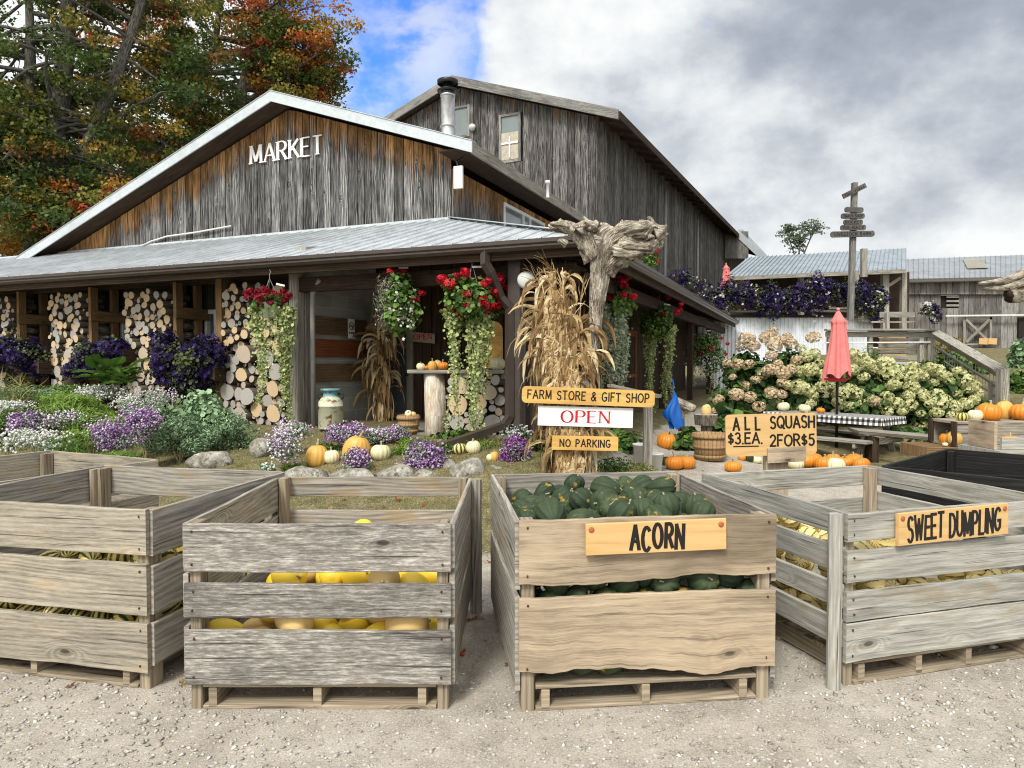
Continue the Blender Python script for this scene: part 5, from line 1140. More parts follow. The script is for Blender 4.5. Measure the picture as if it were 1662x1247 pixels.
def corn_bundle(name, label, base, top, spread, nstalk, nblade, seed, tiez, zlim, tassels=10, h=2.0, parent=None, flare=.18, lean=(0, 0), ymin=None):
    rr = random.Random(seed); e = anchor(name, base, label, 'corn stalks'); stalks = MB(); leaves = MB(); tas = MB(); base = Vector(base)
    for i in range(nstalk):
        a = rr.uniform(0, 2*pi); q = sqrt(rr.random()); rb = flare*q; rt_ = spread*q*.6; hh = h*rr.uniform(.72, 1.05)
        pts = []
        for k in range(9):
            f = k/8; z = f*hh; t = tiez
            rad = rb+(t*.55-rb)*min(1, z/ (h*.35)) if z < h*.35 else t*.55+(rt_-t*.55)*((z-h*.35)/(h*.65))**1.4
            rad = t*.3+abs(rad)*q
            pts.append(base+Vector((cos(a)*rad+lean[0]*f, sin(a)*rad+lean[1]*f, z)))
        if ymin: pts = [Vector((q.x, max(q.y, ymin+.02), q.z)) for q in pts]
        stalks.tube(pts, [.012]*6+[.009, .007, .005], 6)
        if i < tassels:
            for k in range(7): blade(tas, pts[-1]-Vector((0, 0, .02)), (cos(a)*.5+rr.uniform(-.5, .5)+lean[0]*.5, sin(a)*.3+rr.uniform(-.4, .4), rr.uniform(.8, 1.6)), rr.uniform(.14, .36), .004, rr.uniform(.1, .5), rr, 4)
        for k in range(int(nblade/nstalk)):
            f = rr.uniform(.05, 1.); j = min(int(f*8), 7); p = pts[j]+(pts[j+1]-pts[j])*(f*8-j); aa = a+rr.uniform(-1.1, 1.1)
            if f < .28: dd = (cos(aa)*.35, sin(aa)*.35-.1, rr.uniform(-1, -.3)); L = rr.uniform(.2, .4)
            else: dd = (cos(aa)*.8, sin(aa)*.8-.15, rr.uniform(.3, 1.5)); L = rr.uniform(.28, .62)
            if rr.random() < .35: dd = (cos(aa)*.25, sin(aa)*.3-.15, -1.); 
            blade(leaves, p, dd, L, rr.uniform(.018, .042), rr.uniform(1.0, 4.6), rr, ymin=ymin)
    part(stalks, 'stalks', M['cornstalk'], e, True); part(leaves, 'leaves', M['corn'], e); 
    if tassels: part(tas, 'tassels', M['corn'], e)
    mb = MB(); mb.tube([base+Vector((lean[0]*.35+cos(t)*tiez*.7, lean[1]*.35+sin(t)*tiez*.7, h*.36)) for t in np.linspace(0, 2*pi, 17)], .006, 6); part(mb, 'tie_string', M['stem'], e)
    return e
cb = pz(925, 790); corn_bundle('corn_bundle', 'tall bundle of dry corn stalks tied to the sign post', (cb.x+.05, PY-.04, sp.location.z), None, .52, 26, 900, 5, .13, 0, h=pz(900, 452).z-sp.location.z, tassels=16, flare=.26, lean=(-.16, .0), ymin=PY-.12)
c2 = B(a_of(618, 1.9), 1.9, .665); corn_bundle('corn_bundle', 'dry corn stalks hanging beside the concrete block wall', (c2.x, c2.y, .665), None, .34, 16, 330, 9, .10, 0, h=1.95, tassels=0, flare=.15)
# ALL SQUASH sign on its post
sy = 6.0; s2 = anchor('price_sign', (at(1265, 760, sy).x, sy, gzf(at(1265, 760, sy).x, sy)), 'big pine sign with squash prices standing behind the SWEET DUMPLING bin', 'sign')
mb = MB(); mb.bx(s2.location.x-.10, s2.location.x+.09, sy+.03, sy+.12, s2.location.z-.2, at(0, 690, sy).z, ch=.006); part(mb, 'post', M['bin_acorn'], s2)
o, mid, ex, ez, L, h = board(s2, 'sign_board', (1177.5, 707.5), (1324.5, 703.5), 68, sy, 'sign_pine', [('A L L', -.27, .28, .29, .29), ('SQUASH', .235, .29, .27, .48), ('$3.EA.', -.29, -.07, .25, .37), ('2FOR$5', .23, -.14, .26, .48)], .17, 0, 0, corner=.035, gap=.24, thick=.02, label='pine board reading ALL SQUASH $3.EA. 2FOR$5', jit=.03, r=.62)
mb = MB(); fr = Vector((0, -.0115, 0)); mb.plank(mid+ex*(-.42*L)-ez*(.26*h)+fr, mid+ex*(-.14*L)-ez*(.265*h)+fr, ez, .009, .002, ch=0); mb.build('underline', M['black_paint'], o)
mb = MB(); mb.plank(mid+ex*(-.05*L)-ez*(.50*h)+Vector((0, -.02, 0)), mid+ex*(.37*L)-ez*(.47*h)+Vector((0, -.02, 0)), ez, .13, .018, r=.9); part(mb, 'patch_board', M['bin_acorn'], s2)
# ---------------------------------------------------------------- flowers, baskets, shrubs
def arr(v): return np.asarray(tuple(v), float)
def rndc(n, base=.5, j=.5): return np.clip(base+(NR.random(n)-.5)*2*j, 0, 1)
def blob(n, c, rad, S, T, base=.5, j=.5, shell=.6, top=False, sx=None, lump=0, vj=.35):
    c = arr(c); rad = np.asarray(rad, float)
    if lump:
        # leaves gathered round several lumps, so the outline is uneven
        C, _ = ell(lump, c, rad*.72, .35, top); sz = NR.uniform(.35, .62, lump); k = NR.integers(0, lump, n); d = unit(NR.normal(size=(n, 3))); q = (.55+.45*NR.random(n))[:, None]
        P = C[k]+d*q*rad*sz[k][:, None]; N = unit(d+.5*NR.normal(size=(n, 3))); br = np.clip(base+(NR.random(n)-.5)*2*j+(NR.random(lump)[k]-.5)*.4, 0, 1)
    else: P, N = ell(n, c, rad, shell, top); br = rndc(n, base, j)
    N = unit(N+np.array([0, 0, .35])); s = S*NR.uniform(1-vj, 1+vj, n)
    return scat(T, P, N, s, br, sx=None if sx is None else s*sx)
def hanging_basket(label, c, pot_r=.14, rx=.34, rz=.24, flowers='petal_red', nfl=22, fl_r=.055, leaf='green', vines=(), vmat='vine', hang=None, nleaf=900, potc=True, trail_r=.2, tag=True, seed=1, white=0, spike=None):
    rr = random.Random(seed); c = Vector(c); e = anchor('hanging_basket', c, label, 'flower basket', 'flower baskets hanging under the eaves')
    mb = MB(); mb.lathe([(0, -.12), (pot_r*.66, -.12), (pot_r*.95, .06), (pot_r*1.05, .065), (pot_r*1.05, .09), (pot_r*.93, .09), (pot_r*.9, .04), (0, .03)], n=26); mb.build('pot', M['potwhite'] if potc else M['darkwood'], e, True)
    top = (hang or .62); mb = MB()
    for a in (0, 2.1, 4.2): mb.tube([(pot_r*cos(a), pot_r*sin(a), .08), (0, 0, top)], .004, 5)
    mb.tube([(0, 0, top), (0, 0, top+.06), (.02, 0, top+.09), (0, 0, top+.12)], .005, 5); mb.build('hanger', M['wire'], e)
    if tag: mb = MB(); mb.box((.07, -.01, top-.06), (1, 0, 0), (0, 1, 0), (0, 0, 1), .06, .002, .012); o = mb.build('plant_tag', M['white'], e); o.rotation_euler = (0, rr.uniform(-.1, .25), 0)
    scatobj('foliage', [blob(nleaf, (0, 0, .10), (rx*.85, rx*.8, rz), .055, T_ROUND, .5, .45, lump=16)], M[leaf], e)
    if spike: scatobj('dry_foliage', [blob(900, (-.14, 0, .12), (rx*.6, rx*.6, rz*1.2), .10, T_BLADE, .5, .5, shell=.2, sx=.08)], M['greycup'], e)
    if white: scatobj('white_flowers', [blob(white, (.02, -.03, .0), (rx*.95, rx*.9, rz*1.35), .020, T_STAR, .6, .4, lump=14)], M['petal_white'], e)
    fp = []
    for i in range(nfl):
        d = unit(NR.normal(size=(1, 3)))[0]; d[2] = d[2]*.75+.35; d[1] = -abs(d[1])*.8 if rr.random() < .7 else d[1]; q = arr((0, 0, .12))+d*np.array([rx*1.02, rx*.95, rz*1.15])*rr.uniform(.72, .95); fr = fl_r*rr.uniform(.65, 1.15)
        P, N = ell(46, q, (fr, fr, fr*.8), .85); scatobj('flower_head', [scat(T_FOUR, P, N, fr*.42, rndc(46, .5+rr.uniform(-.25, .25), .3))], M[flowers], e)
    lv = []
    for (vx, vy, L, dens) in vines:
        st = MB(); k = int(dens*L); 
        for s_ in range(3):
            x0, y0 = vx+rr.uniform(-.05, .05), vy+rr.uniform(-.05, .05); ph = rr.uniform(0, 6); L2 = L*rr.uniform(.75, 1.0); n = k//3
            t = NR.random(n)**1.25*L2; P = np.stack([x0+.045*np.sin(t*4+ph)+NR.normal(size=n)*.03*(1.25-.7*t/L2), y0+.03*np.cos(t*4+ph)+NR.normal(size=n)*.025, .02-t], 1)
            N = NR.normal(size=(n, 3))*.6+np.array([0, -1, .3]); lv.append(scat(T_ROUND, P, N, .046*NR.uniform(.5, 1.3, n)*(1-.45*t/L2), rndc(n, .55, .45)))
            st.tube([(x0+.045*sin(q*4+ph), y0+.03*cos(q*4+ph), .02-q) for q in np.linspace(0, L2, 9)], .003, 4)
        st.build('vine_stems', M['stem'], e)
    if lv: scatobj('trailing_vine', lv, M[vmat], e)
    return e
def bpos(px, py, b=None, a=None):
    if b is not None: Y = B(a_of(px, b), b, 0).y
    else: Y = B(a, b_of(px, a), 0).y
    return at(px, py, Y)
hanging_basket('white pot of dark red geraniums with long vines before the broad log pillar', bpos(438, 502, b=-.05), pot_r=.15, rx=.34, rz=.16, flowers='petal_darkred', nfl=24, fl_r=.05, nleaf=420, vines=((-.16, -.03, 1.75, 420), (.03, -.05, .95, 260), (.17, 0, 1.5, 620), (.24, 0, 1.7, 620)), hang=.42, seed=2)
hanging_basket('bushy basket of small white flowers and dry brush above the corn stalks', bpos(648, 505, b=.2), pot_r=.14, rx=.36, rz=.36, flowers='petal_red', nfl=5, fl_r=.05, nleaf=1900, vines=(), hang=.62, white=150, spike=True, seed=3)
hanging_basket('biggest basket of bright red geraniums above the slab top counter', bpos(766, 505, b=.1), pot_r=.13, rx=.44, rz=.36, nfl=34, fl_r=.066, nleaf=2200, vines=((-.22, -.04, 1.55, 380), (-.02, -.08, .75, 160), (.08, -.05, 1.75, 640), (.0, .0, 1.1, 300), (.16, -.0, 1.2, 300)), hang=.60, seed=4, potc=False)
hanging_basket('red geranium basket just right of the gnarled root, with silver vines', bpos(1000, 500, a=.35), pot_r=.14, rx=.34, rz=.32, nfl=13, fl_r=.055, nleaf=1300, vmat='silver', vines=((-.12, 0, 1.5, 900), (0, -.05, 1.4, 900), (.08, 0, 1.2, 500)), hang=.5, seed=5, potc=False)
hanging_basket('second red geranium basket under the side eave, with two vine columns', bpos(1070, 530, a=.35), pot_r=.14, rx=.50, rz=.42, nfl=12, fl_r=.06, nleaf=2300, vines=((-.15, 0, 2.0, 700), (.18, -.05, 1.9, 800)), hang=.5, seed=6, potc=False)
hanging_basket('wide basket of trailing white flowers farther along the side eave', bpos(1145, 580, a=.35), pot_r=.16, rx=.74, rz=.62, nfl=8, fl_r=.07, nleaf=3200, vines=((-.3, 0, 1.0, 200), (.2, 0, 1.2, 200)), hang=.8, seed=7, potc=False, white=1500, leaf='green')
hanging_basket('small red geranium basket above the side eave, beside the gnarled root', at(1050, 432, 13.), pot_r=.12, rx=.30, rz=.22, nfl=9, fl_r=.05, nleaf=500, hang=.45, seed=8, potc=False, tag=False)
# purple petunia masses in the window boxes
def petunias(name, label, boxes, mat='petal_purple', group=None, nf=900, nl=700, fs=.034, white=0, boxpar=True):
    c0 = Vector(boxes[0][0]); e = anchor(name, c0, label, 'petunias', group); L = []; F = []; W = []
    for (c, rad, wt) in boxes:
        c = arr(Vector(c)-c0); L.append(blob(int(nl*wt*1.3), c, [q*1.0 for q in rad], .045, T_ROUND, .4, .4, lump=14)); F.append(blob(int(nf*wt*1.5), c, rad, fs, T_STAR, .5, .45, lump=18))
        if white: W.append(blob(int(white*wt), c, [q*1.02 for q in rad], fs*.8, T_STAR, .6, .4, lump=7))
    scatobj('foliage', L, M['petleaf'], e); scatobj('flowers', F, M[mat], e)
    if W: scatobj('white_flowers', W, M['petal_white'], e)
    if boxpar:
        mb = MB(); ws = [Vector(c)-c0 for c, _, _ in boxes]; x0, x1 = min(ws, key=lambda q: q.x), max(ws, key=lambda q: q.x)
        d = (UD if (x1-x0).length < .1 else (x1-x0).normalized()); mb.plank(x0-d*.3-ZD*.12+VD*.05, x1+d*.3-ZD*.12+VD*.05, ZD, .2, .22, r=.3); mb.build('planter_box', M['darkwood'], e)
    return e
def pb(px, py, b=.35): return bpos(px, py, b=b)
petunias('petunia_box', 'dark purple petunias in the leftmost window box', [(pb(5, 575), (.5, .35, .34), 1.1), (pb(50, 583), (.36, .35, .36), .9)], nf=1000, nl=700, group='petunia boxes along the market front')
petunias('petunia_box', 'dark purple petunias with pale cream blooms in the middle window box', [(pb(148, 578), (.36, .35, .34), .9), (pb(186, 574), (.32, .35, .28), .7), (pb(128, 600), (.24, .3, .26), .4)], nf=950, nl=700, white=26, group='petunia boxes along the market front')
petunias('petunia_box', 'dark purple petunias in the right window box, the largest mass', [(pb(278, 588), (.36, .4, .44), 1.1), (pb(330, 585), (.40, .4, .42), 1.1), (pb(300, 612), (.40, .4, .30), .6), (pb(268, 560), (.2, .3, .26), .4)], nf=1100, nl=750, white=8, group='petunia boxes along the market front')
# mounds: alyssum and foliage
def mound(label, px, py, wpx, hpx, Y, mat, n=900, fs=.014, leaf='sage', nl=500, cat='flowers', group='alyssum mounds in the garden', lz=.03, name='alyssum', white=None):
    c = at(px, py, Y); w = wpx/FPX*Y/2; h = hpx/FPX*Y; g0 = gzf(c.x, Y); e = anchor(name, (c.x, Y, g0), label, cat, group)
    cz = max(h*.22, c.z-g0); rad = (w, w*.75, h*.58)
    scatobj('leaves', [blob(nl, (0, 0, cz-.02), [q*.94 for q in rad], lz, T_LEAF, .5, .5, lump=12)], M[leaf], e)
    V, F, r = blob(n, (0, 0, cz), rad, fs, T_OCTA, .5, .5, lump=22, vj=.45); scatobj('flowers', [(V, F, r)], M[mat], e)
    return e
gm = lambda px, py: min(yat(px, py), 10.6)
mound('white alyssum at the lower left corner, behind the bare bin', 50, 712, 150, 40, 7.7, 'petal_white', n=520, fs=.016, nl=700)
mound('lilac alyssum cluster at the left, above the white one', 41, 686, 60, 42, 8.3, 'petal_lilac', n=620)
mound('white and lilac alyssum mix left of centre in the bed', 103, 678, 76, 34, 8.7, 'petal_mixed', n=300)
mound('large lilac alyssum mound in front of the bright green feathery leaves', 190, 706, 100, 60, 8.1, 'petal_lilac', n=1300, fs=.014)
mound('tall lilac alyssum mound touching the bigger one', 228, 682, 68, 54, 8.4, 'petal_lilac', n=1100)
mound('scattered white alyssum between lilac mounds', 150, 705, 40, 60, 8.2, 'petal_white', n=60, leaf='lime', nl=200)
mound('white alyssum drift below the broad green leaves', 170, 635, 120, 28, 10.0, 'petal_white', n=900, fs=.016)
mound('white alyssum spreading right of the drift', 210, 655, 60, 26, 9.6, 'petal_white', n=450)
mound('white alyssum at the left edge of the garden', 22, 658, 90, 18, 9.6, 'petal_white', n=380)
mound('mixed pale alyssum beside the grey green leaves', 255, 645, 90, 36, 9.9, 'petal_mixed', n=300)
mound('white alyssum at the left end of the rocks', 460, 725, 60, 75, 8.05, 'petal_mixed', n=560, fs=.015)
mound('pale lilac alyssum left of the warty orange pumpkin', 478, 698, 70, 34, 8.7, 'petal_mixed', n=420)
mound('lilac alyssum in front of the milk can', 560, 705, 90, 40, 8.9, 'petal_lilac', n=900)
mound('purple alyssum in front of the wide orange pumpkin', 577, 748, 60, 48, 7.95, 'petal_lilac', n=950, fs=.013)
mound('pale alyssum left of the bushel basket', 612, 705, 60, 30, 9.0, 'petal_mixed', n=420)
mound('purple alyssum right beside the basket', 645, 703, 48, 28, 9.0, 'petal_lilac', n=420)
mound('big pale lilac alyssum spilling over the rocks', 690, 750, 88, 60, 7.95, 'petal_lilac', n=1500, fs=.015)
mound('magenta alyssum next to the corn stalk feet', 836, 743, 70, 50, 7.95, 'petal_magenta', n=1000, fs=.013)
mound('small white alyssum under the corner post', 838, 705, 50, 40, 8.7, 'petal_mixed', n=220)
mound('tiny white alyssum below the left rocks', 436, 757, 30, 14, 7.7, 'petal_white', n=90)
# green clumps
def clump(label, px, py, wpx, hpx, Y, mat, T=T_LEAF, n=900, s=.045, sx=None, name='garden_plant', lump=12, cat='plant', shell=.5, group=None):
    c = at(px, py, Y); w = wpx/FPX*Y/2; h = hpx/FPX*Y; g0 = gzf(c.x, Y); e = anchor(name, (c.x, Y, g0), label, cat, group)
    cz = max((c.z-g0)-h/2, h*.12)
    scatobj('leaves', [blob(n, (0, 0, cz), (w, w*.7, h*.55), s, T, .5, .5, lump=lump, sx=sx)], M[mat], e)
    mb = MB()
    for i in range(5): a = i*1.3; mb.tube([(0, 0, -.02), (cos(a)*w*.3, sin(a)*w*.2, max(.02, cz))], .006, 5)
    mb.build('stems', M['stem'], e); return e
clump('pale sage green leafy plant in front of the right petunias', 330, 642, 120, 66, 9.4, 'sage', T_ROUND, 2400, .065)
clump('fine grey green plant right of the lilac mounds', 290, 678, 120, 70, 8.8, 'sage', T_LEAF, 6000, .045, sx=.5)
clump('fine grey green bush left of the pale garden rock', 372, 672, 95, 60, 9.3, 'sage', T_LEAF, 5000, .04, sx=.5)
clump('bright green feathery plant in the middle of the bed', 105, 640, 130, 40, 9.3, 'lime', T_BLADE, 5000, .09, sx=.12)
clump('bright green feathery plant behind the large lilac mound', 150, 668, 110, 45, 8.8, 'lime', T_BLADE, 4500, .09, sx=.12)
clump('feathery green plant at the foot of the lilac cluster', 110, 700, 70, 60, 7.9, 'lime', T_BLADE, 3500, .09, sx=.12)
clump('mid green low plant at the left edge of the bed', 12, 675, 80, 60, 9.0, 'green', T_LEAF, 1500, .05, sx=.5)
clump('grey green leafy mass below the left petunias', 40, 625, 130, 36, 10.2, 'sage', T_LEAF, 2000, .05, sx=.5)
clump('tall weedy stalks at the left edge before the petunias', 20, 610, 90, 60, 9.9, 'grass', T_BLADE, 260, .2, sx=.05, shell=.1)
clump('low green leaves behind the white drift', 110, 622, 120, 22, 10.5, 'green', T_LEAF, 1300, .05, sx=.5)
clump('dark green low plant right of the corn stalk feet', 1010, 742, 90, 50, 7.9, 'green', T_LEAF, 1200, .05, sx=.5)
clump('grassy weeds between the sign post and the path', 1040, 755, 80, 40, 7.5, 'grass', T_BLADE, 1500, .09, sx=.1)
clump('leafy vine behind the white bucket', 1000, 700, 110, 60, 9.6, 'green', T_ROUND, 900, .08)
clump('dark shrub under the OPEN sign', 880, 705, 90, 50, 8.3, 'petleaf', T_LEAF, 900, .05)
clump('young leaves sprouting below the counter vines', 745, 712, 90, 24, 9.1, 'green', T_ROUND, 500, .06)
clump('grass tuft beside the downspout mouth', 800, 725, 100, 22, 8.6, 'grass', T_BLADE, 900, .10, sx=.07)
clump('lime green squash vine beside the blue bag', 1125, 690, 90, 60, 10.5, 'green', T_ROUND, 700, .11)
clump('dense green foliage filling the left of the bed', 60, 660, 150, 50, 9.1, 'green', T_LEAF, 4200, .05, sx=.5)
clump('light green foliage between the white drifts', 130, 655, 120, 34, 9.5, 'lime', T_BLADE, 3600, .08, sx=.14)
clump('pale green foliage behind the lilac mounds', 235, 660, 80, 46, 9.0, 'sage', T_LEAF, 3000, .05, sx=.5)
clump('low green edging in front of the lilac mound', 150, 730, 160, 26, 7.7, 'lime', T_BLADE, 3200, .06, sx=.14)
for i_, (px, py, w, h, Y) in enumerate([(475, 748, 50, 26, 8.2), (535, 728, 60, 20, 8.9), (655, 738, 60, 22, 8.5), (720, 742, 60, 24, 8.4), (775, 742, 50, 20, 8.5), (600, 770, 40, 16, 7.8), (670, 728, 70, 18, 8.9)]):
    clump(['low green weeds by the leftmost rock', 'low greenery below the milk can', 'low greenery between the tall stemmed white pumpkin and the lilac mound', 'low greenery right of the big pale lilac mound', 'low greenery at the downspout mouth', 'tuft of weeds between two pale rocks', 'low greenery under the small bushel basket'][i_], px, py, w, h, Y, 'green' if i_ % 2 else 'lime', T_LEAF if i_ % 2 else T_BLADE, 900, .045 if i_ % 2 else .07, sx=.5 if i_ % 2 else .12)
# broad leafed plant
bl = anchor('broad_leaf_plant', at(188, 630, 9.9), 'broad green leaved plant in front of the middle petunias', 'plant')
mb = MB()
for i in range(34):
    a = R.uniform(0, 2*pi); L = R.uniform(.24, .38); el = R.uniform(.0, 1.); d = Vector((cos(a)*cos(el), sin(a)*cos(el)*.8-.25, sin(el)*.8+.25)).normalized(); p0 = Vector((R.uniform(-.3, .3), R.uniform(-.12, .12), R.uniform(.05, .28)))
    r = R.random(); s = d.cross(ZD).normalized(); prev = None
    for k in range(6):
        f = k/5; w = .115*sin(pi*min(1, f*.93+.07))**.75*(1-.2*f); p = p0+d*L*f+Vector((0, 0, -.10*f*f)); up = s.cross(d); row = [p-s*w+up*.03+up*.012*sin(k*2), p-s*w*.5+up*.025, p, p+s*w*.5+up*.025, p+s*w+up*.03-up*.012*sin(k*2)]
        if prev:
            for j in range(4): mb.quad([prev[j], prev[j+1], row[j+1], row[j]], 0, r, [(0, 0)]*4)
        prev = row
mb.build('leaves', M['bigleaf'], bl, True)
# rocks
def rock(label, px, py, wpx, hpx, Y, seed, cat='rock', sink=.25, flat=1.):
    rr = random.Random(seed); c = at(px, py, Y); w = wpx/FPX*Y/2*1.1; h = hpx/FPX*Y/2*1.1; n = 26; K = 14; V = []; F = []; c.z = min(c.z, gzf(c.x, Y)+h*.45)
    dirs = [(unit(np.array([[rr.gauss(0, 1), rr.gauss(0, 1), rr.gauss(0, 1)]]))[0], rr.uniform(.72, .98)) for _ in range(13)]
    for i in range(K+1):
        ph = -pi/2+pi*i/K
        for j in range(n):
            a = 2*pi*j/n; d = np.array([cos(ph)*cos(a), cos(ph)*sin(a), sin(ph)]); q = 1.08
            for (dd, t) in dirs:
                k = d.dot(dd)
                if k > .15: q = min(q, t/k)
            q *= 1+.03*sin(7*a+seed+5*ph)*cos(ph); V.append((d[0]*q*w, d[1]*q*w*.8, d[2]*q*h))
    for i in range(K):
        for j in range(n): b = i*n+j; F.append((b, i*n+(j+1) % n, (i+1)*n+(j+1) % n, b+n))
    me = npmesh('garden_rock', V, F, np.zeros(len(F)), M['rock'], smooth=False)
    o = link('garden_rock', me, None, c); return props(o, label, cat, 'rocks edging the garden')
rock('large white rock behind the rough grey bin, leftmost of the edging', 497, 768, 75, 48, 7.8, 1); rock('flat pale rock sloping at the left end of the edging', 440, 752, 52, 26, 7.7, 2)
rock('round pale rock under the purple alyssum', 575, 772, 70, 36, 7.75, 3); rock('pale rock between purple and pale lilac flowers', 642, 772, 55, 34, 7.75, 4); rock('small pale rock beside the first white pumpkin', 532, 753, 24, 14, 7.95, 5)
rock('pale rock behind the right post of the grey bin', 760, 770, 66, 50, 7.7, 6); rock('upright mossy rock right of the big lilac mound', 728, 765, 28, 34, 7.9, 7); rock('flat pale rock near the magenta flowers', 812, 768, 56, 26, 7.8, 8)
rock('grey slab shaped rock in the grass, left one', 342, 713, 66, 34, 8.6, 9); rock('light round rock at the foot of the geranium vines', 424, 710, 36, 34, 8.9, 10); rock('small rock behind the round one at the vine foot', 440, 690, 22, 16, 9.2, 12); rock('low rock in the bed beside the downspout', 690, 775, 40, 26, 7.7, 14)
# milk can
mc = empty('milk_can', (at(537, 690, 9.9).x, 9.9, gzf(at(537, 690, 9.9).x, 9.9)+.02), 0, 'rusty pale green milk can with blue neck by the block wall', 'milk can')
s_ = 1.12
mb = MB(); mb.lathe([(r*1.07, z*.86) for r, z in [(0, 0), (.155, 0), (.16, .01), (.16, .36), (.166, .365), (.166, .375), (.16, .38), (.155, .44), (.12, .50), (.095, .53), (.095, .60), (.11, .625)]], n=30); mb.build('body', M['milkcan'], mc, True)
mb = MB(); mb.lathe([(r*1.07, z*.86) for r, z in [(.09, .61), (.125, .615), (.13, .635), (.12, .65), (.02, .655), (0, .655)]], n=30); mb.build('lid', M['milkcan'], mc, True)
for sg in (-1, 1): mb = MB(); mb.tube([(sg*.14, 0, .40), (sg*.18, 0, .44), (sg*.175, 0, .485), (sg*.10, 0, .485)], .009, 6); mb.build('handle', M['darksteel'], mc, True)
# bushel baskets
def basket(label, loc, r, h):
    e = empty('bushel_basket', loc, 0, label, 'basket')
    mb = MB(); mb.lathe([(0, 0), (r*.8, 0), (r, h), (r*.97, h), (r*.78, .02), (0, .02)], n=40, fn=lambda a, i: 1+.012*cos(20*a)); mb.build('basket_body', M['basket'], e, True)
    for z in (.05, h*.5, h-.04): mb = MB(); q = r*(.8+.2*z/h); mb.lathe([(q+.004, z-.02), (q+.014, z-.02), (q+.014, z+.02), (q+.004, z+.02)], n=40); mb.build('hoop', M['basket'], e, True)
    return e
p = at(663, 712, 9.6); bk = basket('small bushel basket of gourds beside the peeled trunk leg', (p.x, 9.6, gzf(p.x, 9.6)+.0), .15, .26)
squash('white_pumpkin', (p.x, 9.58, gzf(p.x, 9.6)+.28), .05, (1, 0, 0), 'pale gourd in the small bushel basket', 'gourd'); squash('tan_squash', (p.x+.06, 9.62, gzf(p.x, 9.6)+.26), .045, (1, 1, 0), 'tan gourd in the small bushel basket', 'gourd')
p = at(1152, 737, 9.7); basket('big bushel basket left of the price sign', (p.x, 9.7, gzf(p.x, 9.7)), .24, .36)
# no smoking sign on the block wall
ns = anchor('no_smoking_sign', B(AW-.07, 1.62, 2.15), 'small white no smoking sign on the block wall', 'sign')
c = ns.location; mb = MB(); mb.box(c, VD, UD, ZD, .085, .004, .155); part(mb, 'sign_plate', M['white'], ns)
mb = MB(); mb.tube([c-UD*.006+VD*.058*cos(t)+ZD*(.04+.058*sin(t)) for t in np.linspace(0, 2*pi, 25)], .006, 6); mb.tube([c-UD*.006+VD*.04-ZD*.0, c-UD*.006-VD*.04+ZD*.08], .005, 6)
mb.box(c-UD*.006+ZD*.04, VD, UD, ZD, .035, .002, .008); part(mb, 'symbol', M['black_paint'], ns)
lt = lettering('NO SMOKING', .022, c-UD*.005-VD*.07-ZD*.08, VD, ZD, -UD, th=.2, gap=.3, width=.14); part(lt, 'lettering', M['black_paint'], ns)
# wooden sculpture seat back on the counter, blue bag, bucket, stump stool, railing
sb = anchor('slab_backrest', at(800, 600, 9.75), 'tall yellowish wood slab standing on the counter behind the cream pumpkin', 'wood slab')
o, *_ = board(sb, 'slab', (797-19, 560), (797+19, 560), 76, 9.75, 'sign_old', None, 0, 0, 0, corner=.12, thick=.05)
bg = anchor('plastic_bag', at(1092, 690, 9.3), 'bright blue plastic bag hanging by the vine column', 'bag')
V = []; F = []; n = 22; K = 16
for i in range(K+1):
    f = i/K; w = .78*[.012, .02, .045, .07, .10, .12, .128, .12][min(7, int(f*7))]*(1-(f*7 % 1))+.78*[.02, .045, .07, .10, .12, .128, .12, .10][min(7, int(f*7))]*(f*7 % 1)
    for j in range(n): a = 2*pi*j/n; q = w*(1+.28*sin(4*a+f*4)+.16*sin(9*a-f*7)); V.append((q*cos(a)+.03*f+.02*sin(f*7), q*sin(a)*.35, .46*(1-f)+.05*sin(2*a+1)*f*f+.02*sin(5*a)*f))
for i in range(K):
    for j in range(n): F.append((i*n+j, i*n+(j+1) % n, (i+1)*n+(j+1) % n, (i+1)*n+j))
link('bag_body', npmesh('bag_body', V, F, np.zeros(len(F)), M['blue_plastic'], smooth=True), bg)
mb = MB(); mb.tube([(0, 0, .45), (.01, 0, .52), (-.01, 0, .60)], .008, 6); mb.build('handle', M['blue_plastic'], bg)
def bucket(label, px, py, Y, r, h):
    p = at(px, py, Y); e = empty('bucket', (p.x, Y, gzf(p.x, Y)), 0, label, 'bucket'); mb = MB(); mb.lathe([(0, 0), (r*.8, 0), (r, h), (r*1.06, h), (r*1.06, h-.02), (r*.97, h-.02), (r*.78, .02), (0, .02)], n=24); mb.build('bucket_body', M['white'], e, True)
    mb = MB(); mb.tube([(r*cos(t), -r*.2, h*.9-.1*sin(t)) for t in np.linspace(0, pi, 9)], .004, 5); mb.build('handle', M['wire'], e)
bucket('white bucket right of the grey railing post', 1062, 722, 8.9, .11, .25); bucket('white bucket left of the grey railing post', 1041, 720, 9.3, .11, .25)
rl = anchor('railing', B(.35, 1.6, .4), 'short grey wooden railing behind the shop sign', 'railing')
pr = at(1051, 718, 8.5); mb = MB(); mb.bx(pr.x-.05, pr.x+.05, 8.45, 8.55, gzf(pr.x, 8.5)-.05, at(1051, 640, 8.5).z, ch=.005); part(mb, 'post', M['post'], rl)
q0 = at(1050, 643, 8.5); q1 = at(990, 626, 9.3); mb = MB(); mb.plank(q0+Vector((.12, -.1, 0)), q1, Vector((.5, .5, 0)), .12, .035); part(mb, 'handrail', M['post'], rl)
p = at(1146, 720, 10.2); stp = empty('stump_stool', (p.x, 10.2, gzf(p.x, 10.2)), 0, 'grey stump stool behind the big bushel basket', 'stump')
zt2 = at(1146, 673, 10.2).z-stp.location.z
